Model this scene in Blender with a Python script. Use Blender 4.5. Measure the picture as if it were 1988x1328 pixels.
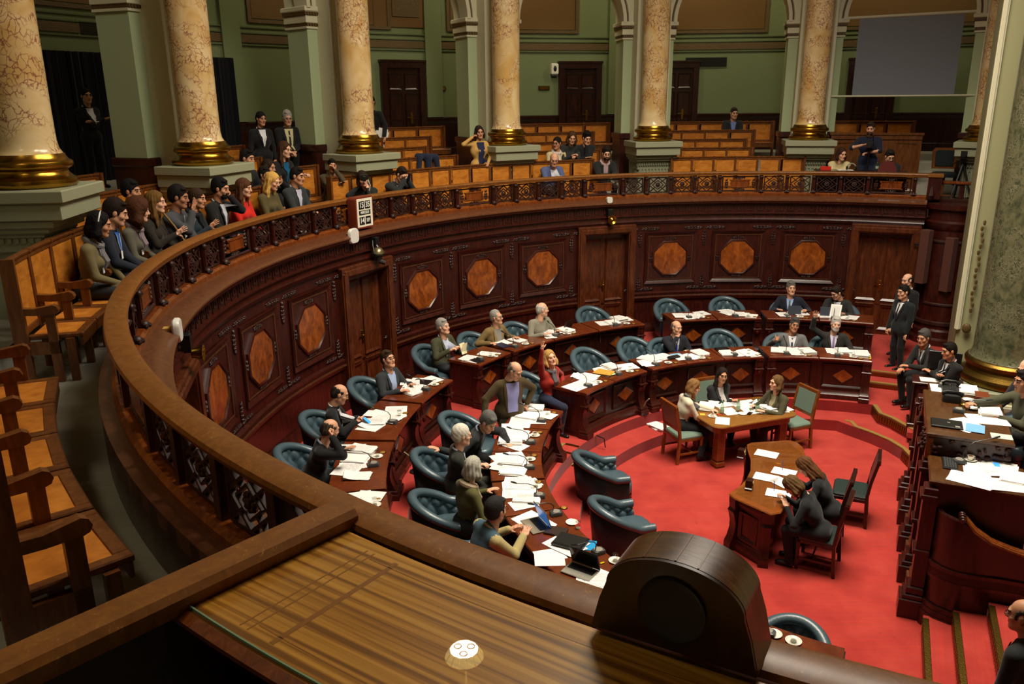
import bpy, math, random
import numpy as np
from mathutils import Vector, Matrix, Euler

for _o in list(bpy.data.objects): bpy.data.objects.remove(_o)
SC = bpy.context.scene
COL = SC.collection
D2R = math.pi/180
def rad(a): return a*D2R
def P(r, a, z=0.0): return Vector((r*math.cos(a*D2R), r*math.sin(a*D2R), z))   # polar about the chamber's centre

# ------------------------------------------------------------------ camera, world, light, exposure
cam = bpy.data.cameras.new('camera'); cam.sensor_width = 36.0; cam.sensor_fit = 'HORIZONTAL'
cam.lens = 36.0*1582.99/1988.0; cam.clip_start = 0.05; cam.clip_end = 200
camo = bpy.data.objects.new('camera', cam); COL.objects.link(camo)
_th, _ro = 0.29114519, -0.00933888
_fw = Vector((0, math.cos(_th), -math.sin(_th))); _r = Vector((1, 0, 0)); _u = _r.cross(_fw)
_R = _r*math.cos(_ro)+_u*math.sin(_ro); _U = -_r*math.sin(_ro)+_u*math.cos(_ro)
camo.matrix_world = Matrix(((_R.x, _U.x, -_fw.x, -4.80707), (_R.y, _U.y, -_fw.y, -9.81767), (_R.z, _U.z, -_fw.z, 5.2), (0, 0, 0, 1)))
SC.camera = camo
SC.view_settings.view_transform = 'Standard'; SC.view_settings.look = 'None'
SC.view_settings.gamma = 1.0; SC.view_settings.use_curve_mapping = False
SC.view_settings.exposure = 0.0
SC.cycles.use_denoising = True
SC.cycles.max_bounces = 6; SC.cycles.diffuse_bounces = 3; SC.cycles.glossy_bounces = 3
SC.cycles.transparent_max_bounces = 12; SC.cycles.sample_clamp_indirect = 4.0
SC.cycles.caustics_reflective = False; SC.cycles.caustics_refractive = False
w = bpy.data.worlds.new('world'); SC.world = w; w.use_nodes = True
w.node_tree.nodes['Background'].inputs[0].default_value = (0.9, 0.8, 0.6, 1)
w.node_tree.nodes['Background'].inputs[1].default_value = 0.0
def area(name, loc, target, size, power, color, shape='DISK', spread=180):
    l = bpy.data.lights.new(name, 'AREA'); l.shape = shape; l.size = size; l.energy = power; l.color = color
    l.spread = rad(spread)
    o = bpy.data.objects.new(name, l); COL.objects.link(o); o.location = loc
    o.rotation_euler = (Vector(target)-Vector(loc)).to_track_quat('-Z', 'Y').to_euler()
    return o
WARM = (1.0, 0.90, 0.74)
area('chamber_fill_light', (-2.5, -3.5, 12.4), (-6.5, 6.5, 4.0), 3.0, 320, WARM, spread=110)  # unseen fill light, added to brighten columns, piers and foreground desk
area('skylight_lamp', (-0.8, 0.6, 12.6), (-0.8, 0.6, 0), 6.0, 1300, WARM, spread=120)
for _k, (_a, _e) in enumerate(((67.0, 70), (88.0, 100), (109.0, 88), (130.0, 62), (151.0, 26), (174.0, 16), (198.0, 60), (222.0, 70))):
    area('gallery_bay_lamp_%d' % _k, tuple(P(11.9, _a, 10.0)), tuple(P(12.2, _a, 0)), 1.2, _e, (1.0, 0.86, 0.58))

# ------------------------------------------------------------------ materials
MATS = {}
def nodes(name):
    m = bpy.data.materials.new(name); m.use_nodes = True
    nt = m.node_tree; b = nt.nodes['Principled BSDF']
    return m, nt, b
def lin(c): return tuple(((x/255)/12.92 if x/255 <= 0.04045 else ((x/255+0.055)/1.055)**2.4) for x in c)
def N(nt, t, **k):
    n = nt.nodes.new(t)
    for a, v in k.items():
        if isinstance(v, (int, float, str, bool)) and hasattr(n, a): setattr(n, a, v)
        else: n.inputs[a].default_value = v
    return n
def L(nt, a, b): nt.links.new(a, b)
def coords(nt, scale=(1, 1, 1), rot=(0, 0, 0), src='Object', jitter=True):
    tc = N(nt, 'ShaderNodeTexCoord'); mp = N(nt, 'ShaderNodeMapping')
    mp.inputs['Scale'].default_value = scale; mp.inputs['Rotation'].default_value = rot
    L(nt, tc.outputs[src], mp.inputs['Vector'])
    if jitter:
        oi = N(nt, 'ShaderNodeObjectInfo'); mul = N(nt, 'ShaderNodeMath', operation='MULTIPLY'); mul.inputs[1].default_value = 37.0
        L(nt, oi.outputs['Random'], mul.inputs[0]); L(nt, mul.outputs[0], mp.inputs['Location'])
    return mp.outputs['Vector']
def ramp(nt, fac, stops):
    r = N(nt, 'ShaderNodeValToRGB'); e = r.color_ramp.elements
    e[0].position, e[0].color = stops[0][0], (*stops[0][1], 1)
    e[1].position, e[1].color = stops[-1][0], (*stops[-1][1], 1)
    for p_, c in stops[1:-1]:
        n = e.new(p_); n.color = (*c, 1)
    L(nt, fac, r.inputs['Fac']); return r.outputs['Color']
def bump(nt, b, h, strength=0.2, dist=0.01):
    n = N(nt, 'ShaderNodeBump'); n.inputs['Strength'].default_value = strength; n.inputs['Distance'].default_value = dist
    L(nt, h, n.inputs['Height']); L(nt, n.outputs['Normal'], b.inputs['Normal'])
def plain(name, c, rough=0.5, metal=0.0, spec=0.5, emit=None, es=1.0, coat=0.0, nscale=0, nstr=0.1, sheen=0.0):
    if name in MATS: return MATS[name]
    m, nt, b = nodes(name)
    b.inputs['Base Color'].default_value = (*lin(c), 1); b.inputs['Roughness'].default_value = rough
    b.inputs['Metallic'].default_value = metal; b.inputs['Specular IOR Level'].default_value = spec
    b.inputs['Coat Weight'].default_value = coat; b.inputs['Sheen Weight'].default_value = sheen
    if emit: b.inputs['Emission Color'].default_value = (*lin(emit), 1); b.inputs['Emission Strength'].default_value = es
    if nscale:
        n = N(nt, 'ShaderNodeTexNoise', Scale=nscale, Detail=3.0); L(nt, coords(nt), n.inputs['Vector'])
        bump(nt, b, n.outputs['Fac'], nstr, 0.02)
    MATS[name] = m; return m
def wood(name, dark, mid, light, scale=(3, 3, 0.6), rough=0.28, coat=0.35, nscale=6.0, wear=0.0):
    m, nt, b = nodes(name)
    v = coords(nt, scale)
    n1 = N(nt, 'ShaderNodeTexNoise', Scale=nscale, Detail=6.0, Roughness=0.6, Distortion=0.8); L(nt, v, n1.inputs['Vector'])
    c = ramp(nt, n1.outputs['Fac'], [(0.3, lin(dark)), (0.5, lin(mid)), (0.72, lin(light))])
    n2 = N(nt, 'ShaderNodeTexNoise', Scale=nscale*0.25, Detail=3.0); L(nt, v, n2.inputs['Vector'])
    if wear:
        vv = coords(nt, (1, 1, 1)); n3 = N(nt, 'ShaderNodeTexNoise', Scale=14.0, Detail=8.0, Roughness=0.75, Distortion=2.5); L(nt, vv, n3.inputs['Vector'])
        f = ramp(nt, n3.outputs['Fac'], [(0.60, (0, 0, 0)), (0.68, (1, 1, 1))])
        mx = N(nt, 'ShaderNodeMix', data_type='RGBA'); L(nt, f, mx.inputs[0]); L(nt, c, mx.inputs[6])
        mx.inputs[7].default_value = (*lin((205, 160, 80)), 1)
        mm = N(nt, 'ShaderNodeMath', operation='MULTIPLY'); L(nt, f, mm.inputs[0]); mm.inputs[1].default_value = wear; L(nt, mm.outputs[0], mx.inputs[0])
        c = mx.outputs[2]
    L(nt, c, b.inputs['Base Color'])
    rr = N(nt, 'ShaderNodeMapRange'); rr.inputs[3].default_value = rough*0.75; rr.inputs[4].default_value = rough*1.35
    L(nt, n2.outputs['Fac'], rr.inputs[0]); L(nt, rr.outputs[0], b.inputs['Roughness'])
    b.inputs['Coat Weight'].default_value = coat; b.inputs['Coat Roughness'].default_value = 0.22
    b.inputs['Specular IOR Level'].default_value = 0.4
    bump(nt, b, n1.outputs['Fac'], 0.06, 0.01)
    MATS[name] = m; return m
MAHOG = wood('mahogany', (38, 11, 7), (53, 16, 9), (74, 26, 14), rough=0.33, coat=0.28)
MAHOGD = wood('mahogany_dark', (26, 10, 7), (40, 15, 9), (58, 22, 12))
MAHOGC = wood('mahogany_carved', (30, 12, 8), (46, 18, 11), (64, 28, 16), rough=0.5, coat=0.05)
BURL = wood('burl_veneer', (96, 42, 12), (134, 66, 20), (168, 92, 30), scale=(2, 2, 1.2), nscale=4.0, rough=0.2, coat=0.6)
MOULD = wood('moulding_wood', (82, 46, 27), (94, 55, 33), (106, 65, 40), rough=0.32)
RAILW = wood('rail_wood', (84, 38, 14), (112, 54, 18), (138, 72, 26), rough=0.24, coat=0.5)
RAILT = wood('rail_top_wood', (108, 62, 18), (122, 73, 23), (136, 85, 29), rough=0.42, coat=0.12, wear=0.55)
OAK = wood('oak_panel', (164, 96, 30), (194, 120, 40), (214, 142, 56), scale=(1.5, 1.5, 4), nscale=3.0, rough=0.4, coat=0.15)
OAKD = wood('oak_frame', (84, 44, 16), (104, 58, 22), (126, 76, 32), rough=0.36, coat=0.2)
DESKT = wood('desk_top_wood', (86, 36, 16), (100, 44, 19), (116, 54, 24), scale=(1, 1, 1), nscale=5.0, rough=0.2, coat=0.4)
TABW = wood('table_wood', (122, 80, 34), (134, 90, 40), (146, 100, 47), scale=(1, 4, 4), rough=0.22, coat=0.4)
STENW = wood('stenographer_desk_wood', (112, 58, 20), (125, 67, 24), (138, 78, 30), scale=(1, 3, 3), rough=0.18, coat=0.6)
def striped(name):
    m, nt, b = nodes(name)
    tc = N(nt, 'ShaderNodeTexCoord'); mp = N(nt, 'ShaderNodeMapping'); mp.inputs['Rotation'].default_value = (0, 0, rad(34))
    L(nt, tc.outputs['Object'], mp.inputs['Vector'])
    mp2 = N(nt, 'ShaderNodeMapping'); mp2.inputs['Scale'].default_value = (0.5, 36, 1); L(nt, mp.outputs['Vector'], mp2.inputs['Vector'])
    n = N(nt, 'ShaderNodeTexNoise', Scale=1.0, Detail=4.0, Roughness=0.5, Distortion=0.1); L(nt, mp2.outputs['Vector'], n.inputs['Vector'])
    c = ramp(nt, n.outputs['Fac'], [(0.36, lin((122, 72, 18))), (0.46, lin((164, 106, 32))), (0.54, lin((190, 130, 48))), (0.64, lin((204, 146, 62)))])
    L(nt, c, b.inputs['Base Color']); b.inputs['Roughness'].default_value = 0.35
    MATS[name] = m; return m
STRIPE = striped('striped_veneer')
def marble(name, base, base2, veins, vein2, vs=2.2, lo=0.45, hi=0.53, n0s=1.6, w0=0.055):
    m, nt, b = nodes(name)
    v = coords(nt, (1, 1, 0.8))
    n0 = N(nt, 'ShaderNodeTexNoise', Scale=n0s, Detail=6.0, Distortion=0.8); L(nt, v, n0.inputs['Vector'])
    c0 = ramp(nt, n0.outputs['Fac'], [(0.35, lin(base)), (0.65, lin(base2))])
    vd = N(nt, 'ShaderNodeTexNoise', Scale=3.6, Detail=6.0); L(nt, v, vd.inputs['Vector'])
    ad = N(nt, 'ShaderNodeVectorMath', operation='ADD'); L(nt, v, ad.inputs[0]); sc_ = N(nt, 'ShaderNodeVectorMath', operation='SCALE'); sc_.inputs['Scale'].default_value = 0.35
    L(nt, vd.outputs['Color'], sc_.inputs[0]); L(nt, sc_.outputs[0], ad.inputs[1])
    vo = N(nt, 'ShaderNodeTexVoronoi', feature='DISTANCE_TO_EDGE', Scale=vs*3.2); L(nt, ad.outputs[0], vo.inputs['Vector'])
    thin = ramp(nt, vo.outputs['Distance'], [(0.0, (1, 1, 1)), (w0, (0, 0, 0))])
    nm = N(nt, 'ShaderNodeTexNoise', Scale=1.5, Detail=3.0, Distortion=1.0); L(nt, coords(nt, (1, 1, 1.3), rot=(0.5, 0.3, 0)), nm.inputs['Vector'])
    mask = ramp(nt, nm.outputs['Fac'], [(lo, (0, 0, 0)), (hi, (1, 1, 1))])
    mu = N(nt, 'ShaderNodeMath', operation='MULTIPLY'); L(nt, thin, mu.inputs[0]); L(nt, mask, mu.inputs[1])
    vc = N(nt, 'ShaderNodeMix', data_type='RGBA'); L(nt, n0.outputs['Fac'], vc.inputs[0]); vc.inputs[6].default_value = (*lin(veins), 1); vc.inputs[7].default_value = (*lin(vein2), 1)
    mx = N(nt, 'ShaderNodeMix', data_type='RGBA'); L(nt, mu.outputs[0], mx.inputs[0]); L(nt, c0, mx.inputs[6]); L(nt, vc.outputs[2], mx.inputs[7])
    L(nt, mx.outputs[2], b.inputs['Base Color']); b.inputs['Roughness'].default_value = 0.22; b.inputs['Coat Weight'].default_value = 0.2
    MATS[name] = m; return m
MARBLE = marble('cream_marble', (204, 164, 98), (228, 204, 156), (112, 58, 58), (150, 74, 54), vs=4.8, n0s=2.4, w0=0.09)
MARBG = marble('green_marble', (62, 68, 48), (108, 108, 78), (172, 166, 134), (38, 42, 34), vs=6.0, lo=0.36, hi=0.56, n0s=9.0, w0=0.11)
GREEN = plain('sage_paint', (176, 190, 148), 0.55)
OLIVE = plain('olive_paint', (112, 124, 84), 0.6)
OLIVE2 = plain('olive_dark_paint', (90, 100, 62), 0.6)
OCHRE = plain('ochre_paint', (104, 72, 22), 0.6)
GOLDB = plain('gilt_band', (92, 70, 32), 0.5, nscale=40, nstr=0.6)
CREAM = plain('cream_stucco', (214, 210, 178), 0.5)
STONE = plain('grey_green_stone', (150, 152, 124), 0.5)
PIERP = plain('pier_paint', (160, 158, 118), 0.45)
BRASS = plain('polished_brass', (168, 126, 46), 0.25, 1.0)
BRASSD = plain('aged_brass', (132, 104, 46), 0.35, 1.0, nscale=60, nstr=0.2)
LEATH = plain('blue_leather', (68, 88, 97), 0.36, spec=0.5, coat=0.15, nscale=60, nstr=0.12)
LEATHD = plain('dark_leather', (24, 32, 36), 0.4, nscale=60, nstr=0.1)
LEATHG = plain('green_black_leather', (38, 50, 48), 0.34, nscale=50, nstr=0.1)
LEATHS = plain('sage_leather', (110, 130, 116), 0.4, nscale=50, nstr=0.1)
PORC = plain('white_porcelain', (236, 232, 220), 0.15)
BLACK = plain('black_plastic', (18, 18, 18), 0.4)
DGREY = plain('grey_plastic', (64, 66, 66), 0.4)
SILVER = plain('silver_plastic', (168, 164, 152), 0.35, 0.4)
CHROME = plain('chrome', (190, 190, 185), 0.18, 1.0)
PAPER = plain('white_paper', (238, 236, 232), 0.75)
CURT = plain('curtain_cloth', (18, 20, 30), 0.9, nscale=3, nstr=0.3)
SPKR = plain('speaker_cloth', (86, 52, 42), 0.85, nscale=200, nstr=0.3)
def paper_text(name, marg=0.13):
    m, nt, b = nodes(name)
    v = coords(nt, (1, 1, 1), src='Generated', jitter=False)
    sp = N(nt, 'ShaderNodeSeparateXYZ'); L(nt, v, sp.inputs[0])
    wv = N(nt, 'ShaderNodeMath', operation='MULTIPLY'); wv.inputs[1].default_value = 26.0; L(nt, sp.outputs['Y'], wv.inputs[0])
    fr = N(nt, 'ShaderNodeMath', operation='FRACT'); L(nt, wv.outputs[0], fr.inputs[0])
    gt = N(nt, 'ShaderNodeMath', operation='LESS_THAN'); gt.inputs[1].default_value = 0.42; L(nt, fr.outputs[0], gt.inputs[0])
    nx = N(nt, 'ShaderNodeTexNoise', Scale=1.0, Detail=2.0); L(nt, coords(nt, (22, 26, 1), src='Generated'), nx.inputs['Vector'])
    g2 = N(nt, 'ShaderNodeMath', operation='GREATER_THAN'); g2.inputs[1].default_value = 0.44; L(nt, nx.outputs['Fac'], g2.inputs[0])
    m1 = N(nt, 'ShaderNodeMath', operation='MULTIPLY'); L(nt, gt.outputs[0], m1.inputs[0]); L(nt, g2.outputs[0], m1.inputs[1])
    for ax in 'XY':
        d_ = N(nt, 'ShaderNodeMath', operation='SUBTRACT'); d_.inputs[1].default_value = 0.5; L(nt, sp.outputs[ax], d_.inputs[0])
        a_ = N(nt, 'ShaderNodeMath', operation='ABSOLUTE'); L(nt, d_.outputs[0], a_.inputs[0])
        l_ = N(nt, 'ShaderNodeMath', operation='LESS_THAN'); l_.inputs[1].default_value = 0.5-marg; L(nt, a_.outputs[0], l_.inputs[0])
        m2 = N(nt, 'ShaderNodeMath', operation='MULTIPLY'); L(nt, m1.outputs[0], m2.inputs[0]); L(nt, l_.outputs[0], m2.inputs[1]); m1 = m2
    mx = N(nt, 'ShaderNodeMix', data_type='RGBA'); L(nt, m1.outputs[0], mx.inputs[0])
    mx.inputs[6].default_value = (*lin((238, 236, 232)), 1); mx.inputs[7].default_value = (*lin((176, 176, 178)), 1)
    L(nt, mx.outputs[2], b.inputs['Base Color']); b.inputs['Roughness'].default_value = 0.75
    MATS[name] = m; return m
PTEXT = paper_text('printed_paper')
def carpet(name, c1, c2, c3):
    m, nt, b = nodes(name)
    v = coords(nt, jitter=False)
    n = N(nt, 'ShaderNodeTexNoise', Scale=2.2, Detail=6.0, Roughness=0.6); L(nt, v, n.inputs['Vector'])
    n2 = N(nt, 'ShaderNodeTexNoise', Scale=220.0, Detail=2.0); L(nt, v, n2.inputs['Vector'])
    c = ramp(nt, n.outputs['Fac'], [(0.3, lin(c1)), (0.5, lin(c2)), (0.75, lin(c3))])
    mp = N(nt, 'ShaderNodeMapping'); mp.inputs['Rotation'].default_value = (0, 0, rad(14)); mp.inputs['Scale'].default_value = (1, 40, 1); L(nt, v, mp.inputs['Vector'])
    n3 = N(nt, 'ShaderNodeTexNoise', Scale=1.0, Detail=2.0); L(nt, mp.outputs['Vector'], n3.inputs['Vector'])
    mx = N(nt, 'ShaderNodeMix', data_type='RGBA', blend_type='MULTIPLY'); mx.inputs[0].default_value = 0.25; L(nt, c, mx.inputs[6]); L(nt, n3.outputs['Color'], mx.inputs[7])
    ns = N(nt, 'ShaderNodeTexNoise', Scale=3.3, Detail=4.0, Distortion=0.4); L(nt, v, ns.inputs['Vector'])
    st = ramp(nt, ns.outputs['Fac'], [(0.72, (0, 0, 0)), (0.76, (0.5, 0.5, 0.5))])
    m3 = N(nt, 'ShaderNodeMix', data_type='RGBA'); L(nt, st, m3.inputs[0]); L(nt, mx.outputs[2], m3.inputs[6]); m3.inputs[7].default_value = (*lin(tuple(x*0.55 for x in c1)), 1)
    L(nt, m3.outputs[2], b.inputs['Base Color']); b.inputs['Roughness'].default_value = 0.95; b.inputs['Specular IOR Level'].default_value = 0.1
    b.inputs['Sheen Weight'].default_value = 0.15
    bump(nt, b, n2.outputs['Fac'], 0.35, 0.01)
    MATS[name] = m; return m
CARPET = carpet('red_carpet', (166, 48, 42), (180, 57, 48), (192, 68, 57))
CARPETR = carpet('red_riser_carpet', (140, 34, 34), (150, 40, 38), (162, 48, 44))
GCARP = carpet('grey_carpet', (156, 152, 134), (166, 162, 146), (176, 172, 156))
def thin_glass(name, tint=(1, 1, 1), rough=0.02):
    m = bpy.data.materials.new(name); m.use_nodes = True; nt = m.node_tree; nt.nodes.clear()
    out = N(nt, 'ShaderNodeOutputMaterial'); mx = N(nt, 'ShaderNodeMixShader'); tr = N(nt, 'ShaderNodeBsdfTransparent'); gl = N(nt, 'ShaderNodeBsdfGlossy')
    fr = N(nt, 'ShaderNodeFresnel'); fr.inputs['IOR'].default_value = 1.5
    tr.inputs[0].default_value = (*tint, 1); gl.inputs['Roughness'].default_value = rough
    ge = N(nt, 'ShaderNodeNewGeometry'); ml = N(nt, 'ShaderNodeMath', operation='MULTIPLY_ADD'); ml.inputs[1].default_value = -1.0; ml.inputs[2].default_value = 1.0; L(nt, ge.outputs['Backfacing'], ml.inputs[0])
    m3 = N(nt, 'ShaderNodeMath', operation='MULTIPLY'); L(nt, ml.outputs[0], m3.inputs[0]); L(nt, fr.outputs[0], m3.inputs[1]); L(nt, m3.outputs[0], mx.inputs[0]); L(nt, tr.outputs[0], mx.inputs[1]); L(nt, gl.outputs[0], mx.inputs[2]); L(nt, mx.outputs[0], out.inputs[0])
    MATS[name] = m; return m
GLASS = thin_glass('clear_glass', (0.94, 0.95, 0.93))
GLASSG = thin_glass('green_tinted_glass', (0.72, 0.82, 0.74))
GLASSD = thin_glass('desk_glass', (0.97, 0.98, 0.96), 0.012)
def fab(c, rough=0.85):
    k = 'cloth_%d_%d_%d' % c
    return plain(k, c, rough, spec=0.25, nscale=9, nstr=0.35, sheen=0.1)
def hairm(c): return plain('hair_%d_%d_%d' % c, c, 0.75, spec=0.15, nscale=90, nstr=0.3)
def skinm(c): return plain('skin_%d_%d_%d' % c, c, 0.5, spec=0.35)

# ------------------------------------------------------------------ mesh building
class MB:
    def __init__(s): s.v = []; s.f = []; s.m = []; s.mi = 0
    def add(s, vs, fs, M=None):
        b = len(s.v)
        if M is not None: vs = [tuple(M @ Vector(v)) for v in vs]
        s.v.extend([tuple(v) for v in vs])
        for f in fs: s.f.append(tuple(i+b for i in f)); s.m.append(s.mi)
        return s
    def box(s, c, d, M=None, ch=0.0):
        x, y, z = d[0]/2, d[1]/2, d[2]/2; cx, cy, cz = c
        if ch <= 0:
            vs = [(cx+i*x, cy+j*y, cz+k*z) for i in (-1, 1) for j in (-1, 1) for k in (-1, 1)]
            fs = [(0, 1, 3, 2), (4, 6, 7, 5), (0, 4, 5, 1), (2, 3, 7, 6), (0, 2, 6, 4), (1, 5, 7, 3)]
            return s.add(vs, fs, M)
        e = min(ch, x*0.9, y*0.9, z*0.9); loops = []
        for zz, k in ((-z, 1), (-z+e, 0), (z-e, 0), (z, 1)):
            a, b = x-k*e, y-k*e
            loops.append([(cx-a+ (0 if k else 0), cy-b, cz+zz), (cx+a, cy-b, cz+zz), (cx+a, cy+b, cz+zz), (cx-a, cy+b, cz+zz)])
        vs = [v for l in loops for v in l]; fs = [(3, 2, 1, 0), (12, 13, 14, 15)]
        for q in range(3):
            for i in range(4): fs.append((q*4+i, q*4+(i+1) % 4, (q+1)*4+(i+1) % 4, (q+1)*4+i))
        return s.add(vs, fs, M)
    def bx(s, x0, x1, y0, y1, z0, z1, M=None, ch=0.0):
        return s.box(((x0+x1)/2, (y0+y1)/2, (z0+z1)/2), (abs(x1-x0), abs(y1-y0), abs(z1-z0)), M, ch)
    def prism(s, poly, z0, z1, M=None):
        n = len(poly); vs = [(x, y, z0) for x, y in poly]+[(x, y, z1) for x, y in poly]
        fs = [tuple(range(n-1, -1, -1)), tuple(range(n, 2*n))]+[(i, (i+1) % n, n+(i+1) % n, n+i) for i in range(n)]
        return s.add(vs, fs, M)
    def sweep(s, loops, closed=False, caps=True, M=None):      # list of equal closed loops of points
        n = len(loops[0]); vs = [p_ for l in loops for p_ in l]; fs = []; k = len(loops)
        for q in range(k if closed else k-1):
            a, b = q*n, ((q+1) % k)*n
            for i in range(n): fs.append((a+i, a+(i+1) % n, b+(i+1) % n, b+i))
        if caps and not closed: fs += [tuple(range(n-1, -1, -1)), tuple((k-1)*n+i for i in range(n))]
        return s.add(vs, fs, M)
    def ring(s, prof, a0, a1, n=24, M=None):                   # closed (r,z) profile swept round the z axis
        ls = []
        for i in range(n+1):
            a = rad(a0+(a1-a0)*i/n); c, t = math.cos(a), math.sin(a)
            ls.append([(r*c, r*t, z) for r, z in prof])
        full = abs(abs(a1-a0)-360) < 1e-6
        if full: ls = ls[:-1]
        return s.sweep(ls, closed=full, M=M)
    def arcbox(s, a0, a1, r0, r1, z0, z1, n=6): return s.ring([(r0, z0), (r1, z0), (r1, z1), (r0, z1)], a0, a1, n)
    def lathe(s, prof, n=20, M=None):                          # open (r,z) profile, axis z
        vs = []; fs = []; k = len(prof)
        for r, z in prof:
            for i in range(n):
                a = 2*math.pi*i/n; vs.append((r*math.cos(a), r*math.sin(a), z))
        for q in range(k-1):
            for i in range(n): fs.append((q*n+i, q*n+(i+1) % n, (q+1)*n+(i+1) % n, (q+1)*n+i))
        if prof[0][0] > 1e-5: fs.append(tuple(range(n-1, -1, -1)))
        if prof[-1][0] > 1e-5: fs.append(tuple((k-1)*n+i for i in range(n)))
        return s.add(vs, fs, M)
    def tube(s, pts, r, n=8, M=None):
        pts = [Vector(p_) for p_ in pts]; k = len(pts); rs = r if isinstance(r, (list, tuple)) else [r]*k
        ls = []; up = None
        for i in range(k):
            t = (pts[min(i+1, k-1)]-pts[max(i-1, 0)]).normalized()
            if up is None: up = Vector((0, 0, 1)) if abs(t.z) < 0.9 else Vector((1, 0, 0))
            x = t.cross(up)
            if x.length < 1e-6: x = t.orthogonal()
            x.normalize(); y = x.cross(t).normalized(); up = y
            ls.append([tuple(pts[i]+x*(rs[i]*math.cos(2*math.pi*j/n))+y*(rs[i]*math.sin(2*math.pi*j/n))) for j in range(n)])
        return s.sweep(ls, M=M)
    def bar(s, a, b, w_, h_, M=None):
        a, b = Vector(a), Vector(b); t = (b-a).normalized(); up = Vector((0, 0, 1)) if abs(t.z) < 0.95 else Vector((0, 1, 0))
        x = t.cross(up).normalized()*w_/2; y = x.cross(t).normalized()*h_/2
        return s.sweep([[tuple(q+x+y), tuple(q-x+y), tuple(q-x-y), tuple(q+x-y)] for q in (a, b)], M=M)
    def ball(s, c, r, nu=10, nv=6, M=None):
        rx, ry, rz = r if isinstance(r, (tuple, list)) else (r, r, r); vs = [(c[0], c[1], c[2]-rz)]; fs = []
        for j in range(1, nv):
            p_ = -math.pi/2+math.pi*j/nv
            for i in range(nu):
                a = 2*math.pi*i/nu; vs.append((c[0]+rx*math.cos(p_)*math.cos(a), c[1]+ry*math.cos(p_)*math.sin(a), c[2]+rz*math.sin(p_)))
        vs.append((c[0], c[1], c[2]+rz)); t = len(vs)-1
        for i in range(nu): fs.append((0, 1+(i+1) % nu, 1+i))
        for j in range(nv-2):
            for i in range(nu): a = 1+j*nu; fs.append((a+i, a+(i+1) % nu, a+nu+(i+1) % nu, a+nu+i))
        a = 1+(nv-2)*nu
        for i in range(nu): fs.append((a+i, a+(i+1) % nu, t))
        return s.add(vs, fs, M)
    def bend(s, R):                                            # x = arc length, y = outward, wrapped about the z axis at radius R
        o = []
        for x, y, z in s.v: a = x/R; o.append(((R+y)*math.cos(a), (R+y)*math.sin(a), z))
        s.v = o; return s
    def mesh(s, name, mats, smooth=35):
        me = bpy.data.meshes.new(name); me.from_pydata(s.v, [], s.f)
        for m in (mats if isinstance(mats, (list, tuple)) else [mats]): me.materials.append(m)
        if max(s.m or [0]) > 0: me.polygons.foreach_set('material_index', s.m)
        if smooth:
            me.polygons.foreach_set('use_smooth', [True]*len(s.f))
            me.set_sharp_from_angle(angle=rad(smooth))
        me.update(); return me
def T(loc=(0, 0, 0), rz=0.0, rx=0.0, ry=0.0, sc=1.0):
    return Matrix.Translation(loc) @ Euler((rad(rx), rad(ry), rad(rz))).to_matrix().to_4x4() @ Matrix.Scale(sc, 4)
KIDS = {}
def obj(name, me, parent=None, loc=(0, 0, 0), rz=0.0, mats=None, label=None, cat=None, group=None, kind=None, smooth=35):
    if isinstance(me, MB): me = me.mesh(name, mats, smooth)
    o = bpy.data.objects.new(name, me); COL.objects.link(o)
    o.location = loc; o.rotation_euler = (0, 0, rad(rz))
    if parent: o.parent = parent; KIDS.setdefault(parent.name, []).append(o)
    if label: o['label'] = label
    if cat: o['category'] = cat
    if group: o['group'] = group
    if kind: o['kind'] = kind
    return o
def thing(name, label, cat, loc=(0, 0, 0), rz=0.0, group=None, kind=None):
    return obj(name, None, None, loc, rz, label=label, cat=cat, group=group, kind=kind)
def tree(o, label=None, group=None, loc=None, rz=None, parent=None):   # copy of a thing with its parts and sub-parts
    c = o.copy(); COL.objects.link(c)
    if parent: c.parent = parent; KIDS.setdefault(parent.name, []).append(c)
    if label: c['label'] = label
    if group: c['group'] = group
    if loc is not None: c.location = loc
    if rz is not None: c.rotation_euler = (0, 0, rad(rz))
    for ch in KIDS.get(o.name, []): tree(ch, parent=c)
    return c
def inst(o, parent, rz=None, loc=None):
    c = tree(o, parent=parent)
    if rz is not None: c.rotation_euler = (0, 0, rad(rz))
    if loc is not None: c.location = loc
    return c
# ================================================================== the setting
COLA = [56.6, 77.5, 98.4, 119.2, 140.4, 162.4, 185.1, 209.0]
PIERA = [56.4, 77.1, 97.7, 118.1, 138.6, 159.3, 180.6, 202.0]
COLZ = [4.2, 4.2, 4.2, 4.2, 4.2, 4.26, 4.33, 4.33]
DOORA = [66.9+41.8*i for i in range(5)]
ROWR = [9.7, 10.55, 11.4, 12.25, 13.1]
ROWF = [2.65, 2.95, 3.14, 3.34, 3.54]
A_END = 246.0
def struct(name, mb, m, parent=None, **k):
    return obj(name, mb, parent, mats=m, kind=None if parent else 'structure', **k)
def disc(n, r): return [(r*math.cos(2*math.pi*i/n), r*math.sin(2*math.pi*i/n)) for i in range(n)]
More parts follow.
